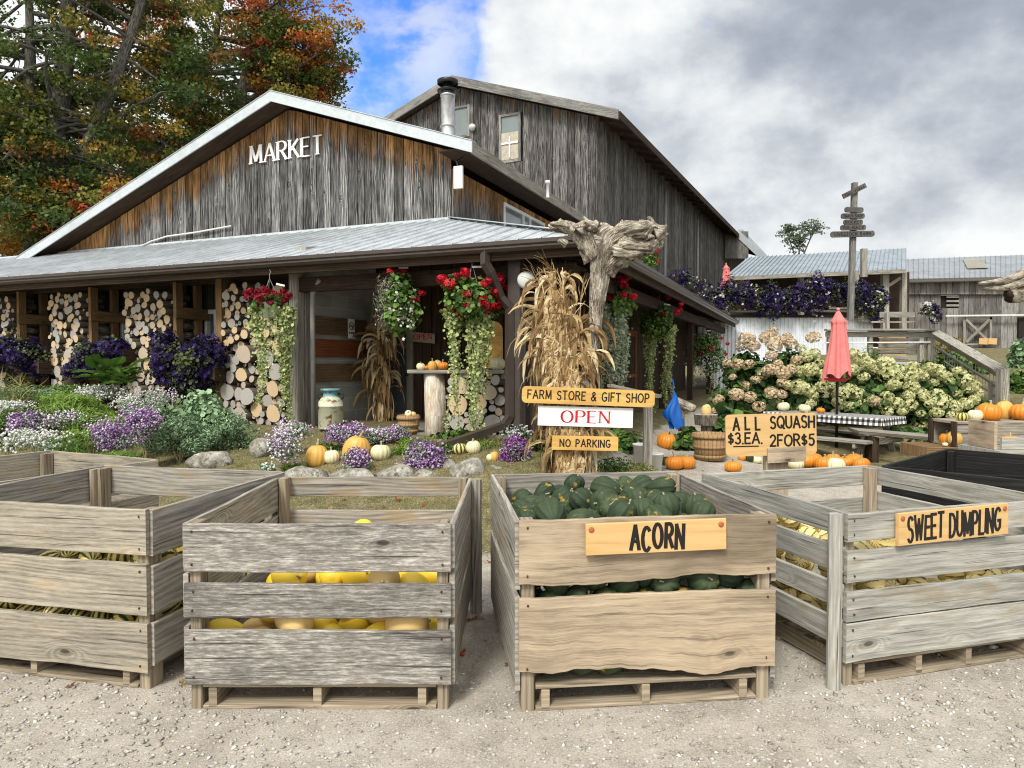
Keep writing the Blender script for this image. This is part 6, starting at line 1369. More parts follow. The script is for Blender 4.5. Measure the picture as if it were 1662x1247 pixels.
mb = MB(); mb.tube([(0, 0, zt2-.15), (0, 0, zt2)], [.155, .165], 24, capmi=1, rfun=lambda i, a, u: 1+.04*sin(5*a)); mb.tube([(0, 0, 0), (0, 0, zt2-.15)], [.07, .08], 12); mb.build('stump', [M['bark'], M['logend_grey']], stp)
squash('tan_squash', (p.x, 10.2, stp.location.z+zt2+.055), .075, (0, 0, 0), 'shiny copper coloured gourd on the stump stool', 'gourd').data.materials[0]
# rough driftwood plank by the side porch
dl_ = anchor('driftwood_bench', at(1110, 668, 10.4), 'rough log plank leaning beside the blue bag', 'log plank')
mb = MB(); mb.tube(curve([at(1092, 648, 10.4), at(1112, 658, 10.4), at(1127, 664, 10.3)]), cr([.05, .06, .045]), 14, rfun=gn); part(mb, 'plank', M['drift'], dl_, True)
mb = MB(); mb.tube([at(1105, 662, 10.45), at(1106, 700, 10.45)], .05, 10); part(mb, 'leg', M['bark'], dl_, True)
# hydrangeas
hm = {}
def hyd_head(kind, seed):
    P, N = ell(150, (0, 0, 0), (1, 1, .85), .88); me = npmesh('flower_head', *cat_([scat(T_FOUR, P, unit(P+.25*NR.normal(size=P.shape)), .20, rndc(150, .5+NR.uniform(-.15, .15), .4))]), M[kind]); return me
for k in ('hyd_green', 'hyd_pink'): hm[k] = [hyd_head(k, i) for i in range(4)]
def hydrangea(label, parts_, heads, Y0):
    c0 = at(*parts_[0][:2], Y0); e = anchor('hydrangea', (c0.x, Y0, gzf(c0.x, Y0)), label, 'shrub', 'hydrangeas below the deck')
    L = []; st = MB()
    for (px, py, rx, rz, dy, n) in parts_:
        Y = Y0+dy; c = at(px, py, Y)-e.location; s = Y/FPX; L.append(blob(n, c, (rx*s, rx*s*.8, rz*s), .13, T_ROUND, .5, .45, lump=16, sx=.75))
        for k in range(5): st.tube([(c.x*.8+R.uniform(-.2, .2), c.y, -.1), (c.x+R.uniform(-.5, .5)*rx*s, c.y+R.uniform(-.2, .2), c.z+rz*s*.5)], .012, 5)
    scatobj('leaves', L, M['hydleaf'], e); st.build('stems', M['bark'], e)
    heads = list(heads); kk_ = heads[len(heads)//2][3]
    for (px, py, rx, rz, dy, n) in parts_:
        for _ in range(9):
            a = R.uniform(0, 2*pi); q = sqrt(R.random())*.95; hx_, hy_ = px+rx*q*cos(a), py+rz*q*sin(a)*.9
            if all(math.hypot(hx_-h[0], hy_-h[1]) > 13 for h in heads): heads.append((hx_, hy_, R.uniform(7, 11), kk_, dy-.75*sqrt(max(0, 1-q*q))*rx*Y0/FPX*.8))
    for (px, py, rp, k, dy) in heads:
        Y = Y0+dy; c = at(px, py, Y)-e.location; o = bpy.data.objects.new('flower_head', R.choice(hm[k])); COL.objects.link(o); o.parent = e; o.location = c; q = rp*Y/FPX
        q *= 1.12; o.scale = (q, q, q*R.uniform(.8, 1.05)); o.rotation_euler = (R.uniform(-.5, .3), R.uniform(-.4, .4), R.uniform(0, 6))
g, p_ = 'hyd_green', 'hyd_pink'
hydrangea('tall hydrangea with tan pink heads beside the side eave', [(1215, 610, 55, 60, 0, 1500), (1200, 660, 60, 40, -.4, 1100), (1265, 620, 40, 60, .2, 800)],
    [(1212, 550, 13, p_, -.2), (1222, 562, 11, p_, -.3), (1203, 562, 9, p_, 0), (1243, 548, 10, p_, 0), (1256, 560, 13, p_, -.2), (1268, 553, 9, p_, 0), (1278, 548, 8, p_, .1), (1283, 558, 11, p_, 0), (1254, 540, 9, p_, .1), (1320, 548, 11, p_, 0), (1300, 566, 8, g, 0), (1197, 591, 10, p_, -.6), (1252, 577, 9, p_, -.5), (1189, 612, 6, p_, -.7), (1250, 600, 11, p_, -.6), (1270, 605, 12, p_, -.7), (1262, 590, 8, p_, -.5), (1284, 600, 9, p_, -.6), (1293, 585, 9, p_, -.4), (1195, 640, 12, p_, -.9), (1217, 645, 10, p_, -.9), (1252, 638, 11, p_, -.9), (1268, 640, 9, p_, -.9), (1270, 622, 9, p_, -.8), (1232, 660, 10, p_, -1.)], 13.4)
def ringheads(L, kind=g): return [(x, y, r, kind, dy) for x, y, r, dy in L]
hydrangea('green headed hydrangea left of the pink umbrella', [(1310, 620, 42, 55, 0, 1400), (1300, 660, 50, 30, -.4, 800)],
    ringheads([(1309, 578, 10, -.3), (1322, 574, 9, -.2), (1330, 590, 8, -.3), (1315, 600, 13, -.6), (1300, 603, 10, -.5), (1296, 628, 13, -.8), (1310, 632, 12, -.9), (1320, 642, 8, -.9), (1334, 628, 10, -.8), (1340, 615, 9, -.6), (1332, 606, 8, -.5), (1316, 655, 8, -1.), (1280, 625, 9, -.7)]), 13.3)
hydrangea('broad green headed hydrangea right of the pink umbrella', [(1420, 630, 60, 44, 0, 1800), (1390, 660, 60, 30, -.5, 1100), (1450, 655, 50, 35, -.4, 1000)],
    ringheads([(1386, 575, 10, -.2), (1398, 583, 12, -.3), (1410, 592, 11, -.4), (1418, 600, 9, -.4), (1438, 592, 14, -.4), (1442, 607, 16, -.5), (1455, 602, 13, -.5), (1480, 596, 11, -.4), (1490, 606, 10, -.5), (1463, 615, 11, -.6), (1480, 612, 10, -.6), (1450, 625, 11, -.7), (1402, 612, 9, -.5), (1384, 600, 10, -.4), (1365, 640, 13, -.8), (1378, 632, 11, -.7), (1390, 640, 12, -.8), (1362, 655, 11, -.9), (1400, 655, 9, -.9), (1380, 660, 9, -.9), (1440, 645, 10, -.8), (1455, 655, 10, -.9), (1425, 655, 12, -.9), (1412, 648, 10, -.8), (1465, 668, 8, -1.), (1440, 668, 9, -1.)])+[(1418, 652, 10, p_, -1.)], 13.4)
hydrangea('wide hydrangea at the right, in front of the stair railing', [(1515, 640, 58, 34, 0, 1700), (1490, 660, 50, 35, -.4, 1000), (1556, 656, 42, 28, -.2, 900)],
    ringheads([(1508, 598, 12, -.3), (1520, 602, 12, -.3), (1532, 610, 11, -.4), (1540, 618, 9, -.4), (1497, 610, 10, -.4), (1556, 605, 11, -.3), (1566, 618, 12, -.4), (1577, 628, 12, -.4), (1585, 638, 10, -.4), (1572, 632, 10, -.4), (1480, 628, 12, -.6), (1494, 638, 11, -.6), (1502, 645, 9, -.7), (1475, 642, 9, -.7), (1510, 655, 9, -.8), (1525, 655, 12, -.8), (1535, 648, 9, -.7), (1520, 670, 10, -.9), (1550, 660, 11, -.8), (1568, 655, 10, -.7), (1580, 650, 9, -.6), (1545, 675, 8, -.9)]), 13.3)
# big hosta-like leaves at the left foot of the hydrangeas
clump('large round green leaves at the foot of the tan hydrangea', 1180, 665, 80, 50, 11.2, 'hydleaf', T_ROUND, 260, .17)
clump('low green ground leaves behind the big bushel basket', 1210, 695, 90, 30, 11.0, 'green', T_ROUND, 500, .09)
clump('dark leaves in the shade under the plank bench', 1500, 695, 120, 20, 11.2, 'hydleaf', T_ROUND, 300, .08)
# garden grass blades (stuff)
def grass():
    n = 26000; P = []
    x = NR.uniform(-8.5, 1.2, n*2); y = NR.uniform(5.2, 10.2, n*2); dx = x-CX; dy = y-CY; a = -VY*dx+VX*dy; b = VX*dx+VY*dy
    den = sst(b, -3.0, -2.0)*sst(a, -.3, .2)*np.where(b > .2, 0, 1)*(.35+.65*(np.sin(x*3.1)*np.sin(y*4.3+x) > -.3))
    k = NR.random(n*2) < den; x, y = x[k][:n], y[k][:n]; m = len(x); P = np.stack([x, y, gz(x, y)-.004], 1)
    N = unit(np.stack([NR.normal(size=m)*.5, -np.ones(m), NR.normal(size=m)*.3], 1)); D = np.stack([NR.normal(size=m)*.35, NR.normal(size=m)*.35, np.ones(m)], 1)
    s = NR.uniform(.02, .06, m); V = scat(T_BLADE, P, N, s, rndc(m, .5, .5), sx=.004, D=D)
    o = scatobj('grass', [V], M['grass']); props(o, 'short dry lawn grass in the garden bed', 'grass', kind='stuff')
grass()
def stones():
    T = (T_OCTA[0]*np.array([1, .8, .55]), T_OCTA[1]); n = 26000
    y = 2.35+NR.random(n)**1.8*5.5; x = NR.uniform(-1, 1, n)*(.8*y+.3); k = (gz(x, y) < .35); x, y = x[k], y[k]; m = len(x)
    cl = .5+.5*np.sin(x*2.3+1.5*np.sin(y*1.9))*np.sin(y*2.9+x); s = .004+.011*NR.random(m)**3.0*(.5+cl); s = np.where(NR.random(m) < .006, s*2.0+.006, s)
    N = NR.normal(size=(m, 3))*.35+np.array([0, 0, 1]); P = np.stack([x, y, gz(x, y)+s*.15], 1)
    t = NT('gravel_stones'); r = t.attr(); mt = t.out(t.ramp(r, [(0, (.24, .22, .19)), (.5, (.38, .35, .31)), (.85, (.50, .48, .44)), (1, (.68, .67, .63))]), .85, bump=t.noise(t.geo(), 150, 3), bs=.4)
    o = scatobj('gravel_stones', [scat(T, P, N, s, rndc(m, .5, .5), sx=s*NR.uniform(.7, 1.4, m))], mt); props(o, 'loose pale gravel stones on the yard', 'gravel', kind='stuff')
stones()
def litter():
    n = 200; x = NR.uniform(-5, 3.2, n); y = NR.uniform(3.4, 9, n); P = np.stack([x, y, gz(x, y)+.012], 1); N = NR.normal(size=(n, 3))*.3+np.array([0, 0, 1])
    o = scatobj('leaf_litter', [scat(T_STAR, P, N, NR.uniform(.018, .04, n), NR.random(n))], M['deadleaf']); props(o, 'scattered fallen maple leaves', 'fallen leaves', kind='stuff')
litter()
# ---------------------------------------------------------------- right hand background
def roofquad(par, name, e0, e1, r1, r0, mats, nrib=24, th=.08):
    e0, e1, r1, r0 = map(Vector, (e0, e1, r1, r0)); N = (e1-e0).cross(r0-e0).normalized(); N = N if N.z > 0 else -N; mb = MB()
    for i in range(nrib):
        f0, f1 = i/nrib, (i+1)/nrib; a = e0.lerp(e1, f0); b = e0.lerp(e1, f1); c = r0.lerp(r1, f1); d = r0.lerp(r1, f0); w = (b-a).length
        fr = .1; a2 = a.lerp(b, 1-fr); d2 = d.lerp(c, 1-fr); am = a.lerp(b, 1-fr/2); dm = d.lerp(c, 1-fr/2); h = N*.05
        mb.quad([a, a2, d2, d], 0, .5); mb.quad([a2, am+h, dm+h, d2], 0, .5); mb.quad([am+h, b, c, dm+h], 0, .5); mb.quad([a-N*th, b-N*th, b, a], 1, .3); mb.quad([a-N*th, d-N*th, c-N*th, b-N*th], 1, .3)
    mb.quad([e1, e1-N*th, r1-N*th, r1], 1, .3); mb.quad([e0-N*th, e0, r0, r0-N*th], 1, .3)
    return part(mb, name, mats, par)
def plk(par, name, mat, a, b, wpx, Y=None, t=.05, wd=None, r=None):
    """board between two pixel positions (px, py, Y)"""
    p, q = at(*a), at(*b); d = (q-p).normalized(); w = wpx/FPX*(a[2]+b[2])/2
    side = Vector(wd) if wd else Vector((-d.z, 0, d.x)).normalized()
    if abs(d.dot(side)) > .2: side = (side-d*d.dot(side)).normalized()
    mb = MB(); mb.plank(p, q, side, w, t, ch=.004, r=r); return part(mb, name, M[mat], par)
DY = 24.5
rw = anchor('retaining_wall', at(1285, 590, DY), 'white corrugated metal retaining wall below the flower deck', 'wall')
mb = MB(); x0, x1 = at(1160, 515, DY).x, at(1412, 515, DY).x; zt3 = at(1285, 516, DY).z; x = x0; k = 0
while x < x1:
    for (w, dy0, dy1) in ((.05, 0, 0), (.02, 0, .035), (.04, .035, .035), (.02, .035, 0)):
        mb.quad([(x, DY-dy0, .6), (x+w, DY-dy1, .6), (x+w, DY-dy1, zt3), (x, DY-dy0, zt3)], 0, .5); x += w
part(mb, 'metal_sheet', M['white_metal'], rw)
dk = anchor('deck', at(1300, 515, DY+2), 'raised wooden deck with posts and rails above the white wall', 'deck')
mb = MB(); mb.bx(x0-2, x1+.3, DY-.1, DY+6, zt3, zt3+.10); part(mb, 'deck_floor', M['deckwood'], dk)
plk(dk, 'rim_board', 'deckwood', (1392, 518, DY-.2), (1436, 518, DY-.2), 11); plk(dk, 'rim_board', 'bin_black', (1150, 513, DY-.15), (1395, 513, DY-.15), 4)
for px, y0, y1, w in ((1246, 470, 513, 9), (1389, 442, 514, 8), (1402, 404, 450, 9), (1180, 470, 513, 7), (1320, 480, 513, 7)): plk(dk, 'post', 'deckwood', (px, y1, DY-.1), (px, y0, DY-.1), w, t=.15)
for y in (497, 505): plk(dk, 'rail', 'deckwood', (1170, y, DY-.2), (1390, y, DY-.2), 4)
def pt(px, py): return at(px, py, DY-.35)
petunias('petunia_hedge', 'long dark purple petunia hedge along the deck railing above the white wall', [(pt(1135+i*24, 486-5*sin(i*.9)-i*.6+(8 if i < 2 else 0)), (.42, .4, (.50 if i > 1 else .36)+.12*(i % 3)), .8 if i < 12 else .6) for i in range(13)]+[(pt(1422, 500), (.30, .3, .75), .7)], nf=420, nl=800, fs=.055, white=75)
petunias('petunia_pot', 'faded petunias above the side porch roof edge', [(at(1105, 452, 22), (.5, .4, .3), .8), (at(1128, 462, 22.5), (.5, .4, .3), .8)], nf=240, nl=400, fs=.05, white=70)
petunias('petunia_pot', 'white and purple petunias hanging beside the tall deck post', [(at(1508, 502, 19.6), (.24, .25, .22), .6), (at(1519, 512, 19.6), (.22, .25, .25), .5)], nf=260, nl=500, fs=.04, white=120, boxpar=False)
# pavilion
pv = anchor('pavilion', at(1330, 515, 28), 'open sided pavilion with blue grey metal roof behind the deck', 'pavilion')
roofquad(pv, 'roof', at(1176, 449, 26.5), at(1471, 437, 26.5), at(1471, 403, 31), at(1214, 418, 31), [M['roof_blue'], M['deckwood']], 38)
plk(pv, 'fascia', 'deckwood', (1180, 453, 26.5), (1470, 441, 26.5), 5)
for px, w in ((1436, 10), (1466, 8), (1300, 7)): plk(pv, 'post', 'deckwood', (px, 535, 27), (px, 442, 27), w, t=.2)
plk(pv, 'brace', 'deckwood', (1442, 464, 27), (1466, 448, 27), 5)
mb = MB(); q0, q1 = at(1180, 450, 30.5), at(1475, 450, 30.5); mb.plank(Vector((q0.x, 30.5, 3.9)), Vector((q1.x, 30.5, 3.9)), ZD, 3.2, .1, r=.3); part(mb, 'back_wall', M['darkwood'], pv)
windowbox(pv, lambda x, z: Vector((x, 30.4, z)), at(1345, 480, 30.4).x, at(1383, 480, 30.4).x, at(0, 502, 30.4).z, at(0, 472, 30.4).z, Vector((0, -1, 0)), fr=.12, mull=(at(1366, 480, 30.4).x,), fmat='white', gmat='glass_pale')
sr = anchor('lean_to', at(1205, 430, 36), 'small light trimmed gable at the far end of the tall barn', 'shed')
roofquad(sr, 'roof', at(1244, 416, 36.), at(1244.5, 416, 44), at(1205, 374, 44), at(1198, 373, 36), [M['roof_blue'], M['fascia_metal']], 6, th=.3)
mb = MB(); mb.plank(at(1195, 420, 36.2), at(1195, 376, 36.2), (1, 0, 0), 1.2, .1); part(mb, 'gable_board', M['siding3'], sr)
# small tree far behind
# grey shed
SY = 32.
sh = anchor('shed', at(1570, 580, SY), 'long grey weathered shed with metal roof at the far right', 'shed')
roofquad(sh, 'roof', at(1466, 453, SY-.5), at(1800, 446, SY-.5), at(1800, 409, 37), at(1466, 421, 37), [M['roof_grey'], M['siding3']], 40, th=.15)
a0, a1 = at(1568, 440, SY), at(1603, 439, SY)
N_ = (at(1800, 446, SY-.5)-at(1466, 453, SY-.5)).cross(at(1466, 421, 37)-at(1466, 453, SY-.5)).normalized(); 
def onroof(px, f): 
    k = (px-1466)/(1800-1466); return at(1466, 453, SY-.5).lerp(at(1800, 446, SY-.5), k).lerp(at(1466, 421, 37).lerp(at(1800, 409, 37), k), f)+N_*.055
mb = MB(); mb.quad([onroof(1570, .35), onroof(1604, .35), onroof(1592, .85), onroof(1562, .85)]); part(mb, 'skylight', M['skylight'], sh)
def shx(px): return at(px, 500, SY).x
def shz(py, dy=0): return at(1550, py, SY+dy).z
lv0, lv1 = shx(1534), shx(1557)
mb = MB(); siding(mb, lambda x, z: Vector((x, SY, z)), shx(1440), shx(1800), lambda x: shz(478), lambda x: shz(455), Vector((0, -1, 0)), bw=.28)
siding(mb, lambda x, z: Vector((x, SY+.15, z)), shx(1440), shx(1800), lambda x: 1.3, lambda x: shz(476), Vector((0, -1, 0)), bw=.26, gaps=[(lv0, lv1, shz(500), shz(479))])
part(mb, 'wall', M['siding3'], sh)
plk(sh, 'fascia', 'siding3', (1466, 456, SY-.4), (1800, 449, SY-.4), 7)
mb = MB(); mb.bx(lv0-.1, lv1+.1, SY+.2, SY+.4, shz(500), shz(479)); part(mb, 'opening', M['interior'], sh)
for y in (482, 489, 496): plk(sh, 'louvre_slat', 'deckwood', (1536, y, SY+.1), (1556, y, SY+.1), 3.2)
plk(sh, 'rail', 'offwhite', (1535, 513, SY-.2), (1700, 511, SY-.2), 2.6)
gt = sh; dz = SY-.08
for a, b, w in (((1565, 515), (1565, 560), 4), ((1608, 513), (1608, 560), 4), ((1566, 517), (1610, 517), 4), ((1566, 559), (1610, 559), 3), ((1568, 519), (1606, 556), 4), ((1606, 519), (1568, 556), 4)): plk(gt, 'door_brace', 'post', (*a, dz-(.03 if a[1] == 519 else 0)-(.02 if b[1] == 556 and a[0] > 1600 else 0)), (*b, dz-(.03 if a[1] == 519 else 0)-(.02 if b[1] == 556 and a[0] > 1600 else 0)), w)
for x in (1596, 1611): plk(gt, 'notice_board', 'sign_pine', (x-7, 554, dz-.12), (x+7, 554.5, dz-.12), 10, t=.02)
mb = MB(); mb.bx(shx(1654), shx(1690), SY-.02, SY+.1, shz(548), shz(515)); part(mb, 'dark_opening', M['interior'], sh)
# landing and stairs
LY = 20.
ld = anchor('landing', at(1430, 600, LY), 'grey wooden landing with horizontal boards and metal rail at the head of the stairs', 'landing')
plk(ld, 'handrail', 'deckwood', (1340, 535.5, LY-.1), (1516, 535.5, LY-.1), 3, t=.18); plk(ld, 'rail_board', 'deckwood', (1340, 543, LY), (1514, 543, LY), 9)
plk(ld, 'metal_rail', 'white', (1340, 556.5, LY-.05), (1510, 555.5, LY-.05), 1.8)
for i, y in enumerate((553, 562, 571, 581)): plk(ld, 'board', 'deckwood', (1428-i*2, y, LY+.6-i*.15), (1496, y, LY+.6-i*.15), 7.5, r=.2+.2*i); plk(ld, 'board_edge', 'sign_pine', (1426-i*2, y-4.6, LY+.45-i*.15), (1470, y-4.6, LY+.45-i*.15), 1.5)
plk(ld, 'board', 'fascia_metal', (1445, 592, LY-.1), (1495, 592, LY-.1), 8)
for px, y0, y1, w in ((1510, 537, 592, 11), (1498.5, 491, 536, 10), (1491, 493, 534, 5), (1412, 537, 590, 6), (1346, 537, 580, 6), (1494, 550, 590, 6), (1440, 508, 540, 4)): plk(ld, 'post', 'deckwood', (px, y1, LY+.05), (px, y0, LY+.05), w, t=.14)
plk(ld, 'upper_rail', 'deckwood', (1428, 511, LY+.2), (1489, 511, LY+.2), 9); plk(ld, 'upper_rail', 'deckwood', (1414, 523, LY+.2), (1489, 523, LY+.2), 2.5)
mb = MB(); mb.bx(at(1340, 600, LY).x, at(1512, 600, LY).x, LY-.1, LY+3, 1.3, 1.5); part(mb, 'landing_floor', M['deckwood'], ld)
stt = anchor('stairs', at(1600, 650, 15), 'grey wooden stairs with sloping handrail going down to the right', 'stairs')
S0, S1 = 19.9, 14.2
for (dy, w, t, nm) in ((0, 4, .2, 'handrail'), (8, 11, .04, 'rail_board'), (24, 4.5, .04, 'rail_board'), (38, 3, .03, 'rail_board')): plk(stt, nm, 'deckwood', (1517, 539+dy, S0), (1622, 599+dy*1.25, S1), w, t=t)
for (px, y0, y1, w, Y) in ((1627, 599, 662, 14, 14.1), (1612, 620, 655, 10, 14.6)): plk(stt, 'post', 'deckwood', (px, y1, Y), (px, y0, Y), w, t=.16)
for i in range(10): f = (i+.5)/10; q = at(1517, 590, S0).lerp(at(1622, 672, S1), f); mb = MB(); mb.box(q+Vector((-.1, .5, -.02)), (1, 0, 0), (0, 1, 0), ZD, .16, .6, .03); part(mb, 'tread', M['deckwood'], stt)
mb = MB()
for i in range(22): f = (i+.5)/22; mb.tube([at(1517, 552, S0).lerp(at(1622, 612, S1), f), at(1517, 584, S0).lerp(at(1622, 650, S1), f)], .008, 4)
o = part(mb, 'wire_mesh', M['wire'], stt)
# direction sign pole
DYS = 22.
ds = anchor('direction_sign', at(1380, 500, DYS), 'tall wooden pole with stacked direction boards against the sky', 'sign')
plk(ds, 'pole', 'siding3', (1380, 520, DYS), (1387, 297, DYS), 8, t=.15, wd=(1, 0, 0), r=.3)
for (x0, y0, x1, y1, h, tx, c, nm) in ((1368, 319.5, 1405, 301, 8, 'Hay rides', .01, 'board reading Hay rides'), (1371, 340.5, 1401, 341.5, 8.5, '', .06, None), (1365, 351, 1403, 351, 8.5, 'SNACK SHOP', .06, None), (1369, 361, 1400, 361, 8.5, 'ROCKET', .06, None), (1364, 370, 1405, 369.5, 8.5, 'PIG RACE', .06, None), (1348, 381, 1419, 379.5, 9.5, 'LIVESTOCK BARN', .07, None)):
    board(ds, 'direction_board', (x0, y0), (x1, y1), h, DYS-.12-.02*(c > .02), 'signdark', [(tx, 0, 0, .5, .82)] if tx else None, .2, 0, 0, corner=c, thick=.05, gap=.34, label=nm)
# closed umbrellas
def umbrella(label, px, ytop, ybot, Y, wpx, poley, seed=1):
    top, bot = at(px, ytop, Y), at(px, ybot, Y); H = top.z-bot.z; w = wpx/FPX*Y/2; zb = at(px, poley, Y).z
    zb = max(zb, gzf(bot.x, Y)) if seed == 1 else zb
    e = empty('closed_umbrella', (bot.x, Y, zb), 0, label, 'umbrella'); b = bot.z-zb; V = []; F = []; n = 96; K = 30
    for i in range(K+1):
        f = i/K; prof = np.interp(f, [0, .03, .16, .165, .2, .3, .6, .9, 1], [.06, .16, .50, .62, .52, .54, .72, .96, 1.0])
        fold = np.interp(f, [0, .1, .3, 1], [.0, .10, .16, .24])
        for j in range(n):
            a = 2*pi*j/n; q = w*prof*(1-fold*(.5+.5*cos(8*a+.8*sin(f*3+seed)))+.03*sin(3*a+f*5)); dz = (.05*H*cos(4*a+1)+.05*H*cos(a-2.2))*max(0, f-.85)/.15
            V.append((q*cos(a)+.06*w*sin(f*4), q*sin(a), b+H*(1-f)-dz))
    for i in range(K):
        for j in range(n): F.append((i*n+j, (i+1)*n+j, (i+1)*n+(j+1) % n, i*n+(j+1) % n))
    link('canopy', npmesh('canopy', V, F, np.zeros(len(F)), M['umbrella'], smooth=True), e)
    mb = MB(); mb.lathe([(w*.85, b-.02*H), (w*.5, b-.07*H), (.03, b-.06*H)], n=16, fn=lambda a, i: 1+.2*cos(4*a)); mb.build('inner_fabric', M['umbrella_red'], e)
    mb = MB(); mb.tube([(0, 0, 0), (0, 0, b+H+.03)], .022, 10); mb.build('pole', M['darksteel'], e, True)
    mb = MB(); mb.lathe([(.0, b+H-.02), (.03, b+H), (.025, b+H+.03), (0, b+H+.05)], n=10); mb.build('finial', M['umbrella'], e, True)
umbrella('big closed pink umbrella standing at the gingham picnic table', 1359, 504, 612, 11.6, 44, 735)
umbrella('small closed pink umbrella up on the deck beside the tall barn', 1178, 429, 470, 25.5, 20, 500, 2)
# picnic table with gingham cloth
tb = anchor('picnic_table', (5.2, 11.65, gzf(5.2, 11.65)), 'grey picnic table covered with black and white gingham cloth', 'picnic table')
tl, tr_ = at(1262, 667, 12.5), at(1448, 683, 10.95); tl.z = tr_.z = .74; ex = (tr_-tl).normalized(); ey = Vector((-ex.y, ex.x, 0)); 
mb = MB(); mb.box((tl+tr_)/2, ex, ey, ZD, (tr_-tl).length/2, .36, .02); part(mb, 'table_top', M['deckwood'], tb)
mb = MB(); L2 = (tr_-tl).length; c0 = tl-ex*.03-ey*.39+ZD*.024; A, Bq = c0, c0+ex*(L2+.06)
mb.quad([A, Bq, Bq+ey*.78, A+ey*.78], uvs=[(0, 0), (L2+.06, 0), (L2+.06, .78), (0, .78)])
for (p, q, nn) in ((A, Bq, -ey), (Bq, Bq+ey*.78, ex), (A+ey*.78, A, -ex), (Bq+ey*.78, A+ey*.78, ey)):
    ln = (q-p).length; m_ = int(ln/.06)
    for i in range(m_): 
        f0, f1 = i/m_, (i+1)/m_; w0, w1 = .012*sin(f0*22), .012*sin(f1*22); p0, p1 = p.lerp(q, f0), p.lerp(q, f1); mb.quad([p0-ZD*.11+nn*(.012+w0), p1-ZD*.11+nn*(.012+w1), p1, p0], uvs=[(f0*ln, .0), (f1*ln, 0), (f1*ln, .11), (f0*ln, .11)])
part(mb, 'gingham_cloth', M['gingham'], tb)
for sg in (-1, 1): mb = MB(); mb.plank(tl+ey*sg*.68-ZD*.32, tr_+ey*sg*.68-ZD*.32, ey, .26, .04); part(mb, 'bench', M['deckwood'], tb)
for f in (.12, .88):
    c = tl.lerp(tr_, f)
    for sg in (-1, 1): mb = MB(); mb.plank(c+ey*sg*.22-ZD*.03, Vector((*(c+ey*sg*.6).xy, gzf(c.x, c.y)-.02)), ex, .09, .04); part(mb, 'leg', M['deckwood'], tb)
    mb = MB(); mb.plank(c-ey*.8-ZD*.37+ex*.04, c+ey*.8-ZD*.37+ex*.04, ZD, .09, .04); part(mb, 'crossbar', M['deckwood'], tb)
for px, w, key, lab in ((1272, 20, 'white_pumpkin', 'left white pumpkin on the gingham table'), (1307, 18, 'white_pumpkin', 'right white pumpkin on the gingham table'), (1333, 13, 'pumpkin', 'small orange pumpkin on the gingham table')):
    kx = (px-831)/FPX; f = (kx*tl.y-tl.x)/((tr_.x-tl.x)-kx*(tr_.y-tl.y)); c = tl.lerp(tr_, f); r = w/FPX*c.y/2; squash(key, (c.x, c.y, .765+r*.70), r, (.1, .1, px), lab, 'pumpkin')
# plank bench, crates and their pumpkins
pbn = anchor('plank_bench', (at(1470, 720, 9.8).x, 9.8, gzf(5.4, 9.8)), 'low dark plank bench beyond the black bin', 'bench')
mb = MB(); mb.plank(at(1385, 699, 11.0), at(1545, 713, 9.4), (0, .3, 0.02), .35, .05, seg=8); part(mb, 'plank', M['post'], pbn)
for px in (1415, 1520): mb = MB(); q = at(px, 706, 10.7 if px < 1500 else 9.6); mb.bx(q.x-.05, q.x+.05, q.y-.12, q.y+.12, gzf(q.x, q.y)-.02, q.z-.03); part(mb, 'leg', M['darkwood'], pbn)
cb_ = anchor('crate_stand', (at(1560, 735, 8.3).x, 8.3, gzf(5.2, 8.3)), 'brown timber stand carrying the long crate of pumpkins', 'stand')
X0 = at(1500, 728, 8.0).x; X1 = 7.4
mb = MB(); mb.bx(X0, X1, 7.95, 8.5, .53, .655, ch=.006, r=.3); part(mb, 'timber', M['timber'], cb_)
for x in (X0+.3, 6.2, 7.2): mb = MB(); mb.bx(x, x+.15, 8.0, 8.4, 0, .528); part(mb, 'support', M['timber'], cb_)
cr1 = anchor('long_crate', (5.8, 8.3, .66), 'long wooden crate with an open end, topped by big pumpkins', 'crate')
xa = at(1548, 700, 8.0).x; za, zb_ = .66, at(1548, 684, 8.0).z
mb = MB(); mb.bx(xa+.02, X1, 7.99, 8.02, za, (za+zb_)/2-.004, ch=.004); mb.bx(xa+.02, X1, 7.99, 8.02, (za+zb_)/2+.004, zb_-.03, ch=.004); part(mb, 'front_board', M['bin_side'], cr1)
mb = MB(); mb.bx(xa, X1, 7.97, 8.45, zb_-.028, zb_, ch=.004); mb.bx(xa, X1, 8.42, 8.45, za, zb_-.03); mb.bx(xa, X1, 8.0, 8.4, za+.001, za+.02); part(mb, 'top_board', M['bin_tan'], cr1)
for y_ in (7.96, 8.4): mb = MB(); mb.bx(xa-.02, xa+.015, y_, y_+.06, za, zb_-.001); part(mb, 'end_post', M['darkwood'], cr1)
def onp(px, w, key, lab, Y, z, cat='pumpkin', rot=None, asp=.66): r = w/FPX*Y/2; squash(key, (at(px, 680, Y).x, Y, z+r*asp), r, rot or (R.uniform(-.1, .1), R.uniform(-.1, .1), px), lab, cat)
onp(1606, 38, 'pumpkin', 'largest orange pumpkin on the long crate', 8.15, zb_); onp(1629, 28, 'tall_pumpkin', 'golden orange pumpkin behind the largest one', 8.35, zb_, asp=.95); onp(1660, 42, 'pumpkin', 'wide orange pumpkin at the right photo edge on the crate', 8.2, zb_, asp=.6)
onp(1583, 24, 'white_pumpkin', 'pale yellow squash left of the largest orange pumpkin', 8.15, zb_, asp=.68); onp(1562, 18, 'green_striped_squash', 'small pale green gourd at the left end of the long crate', 8.1, zb_, 'gourd')
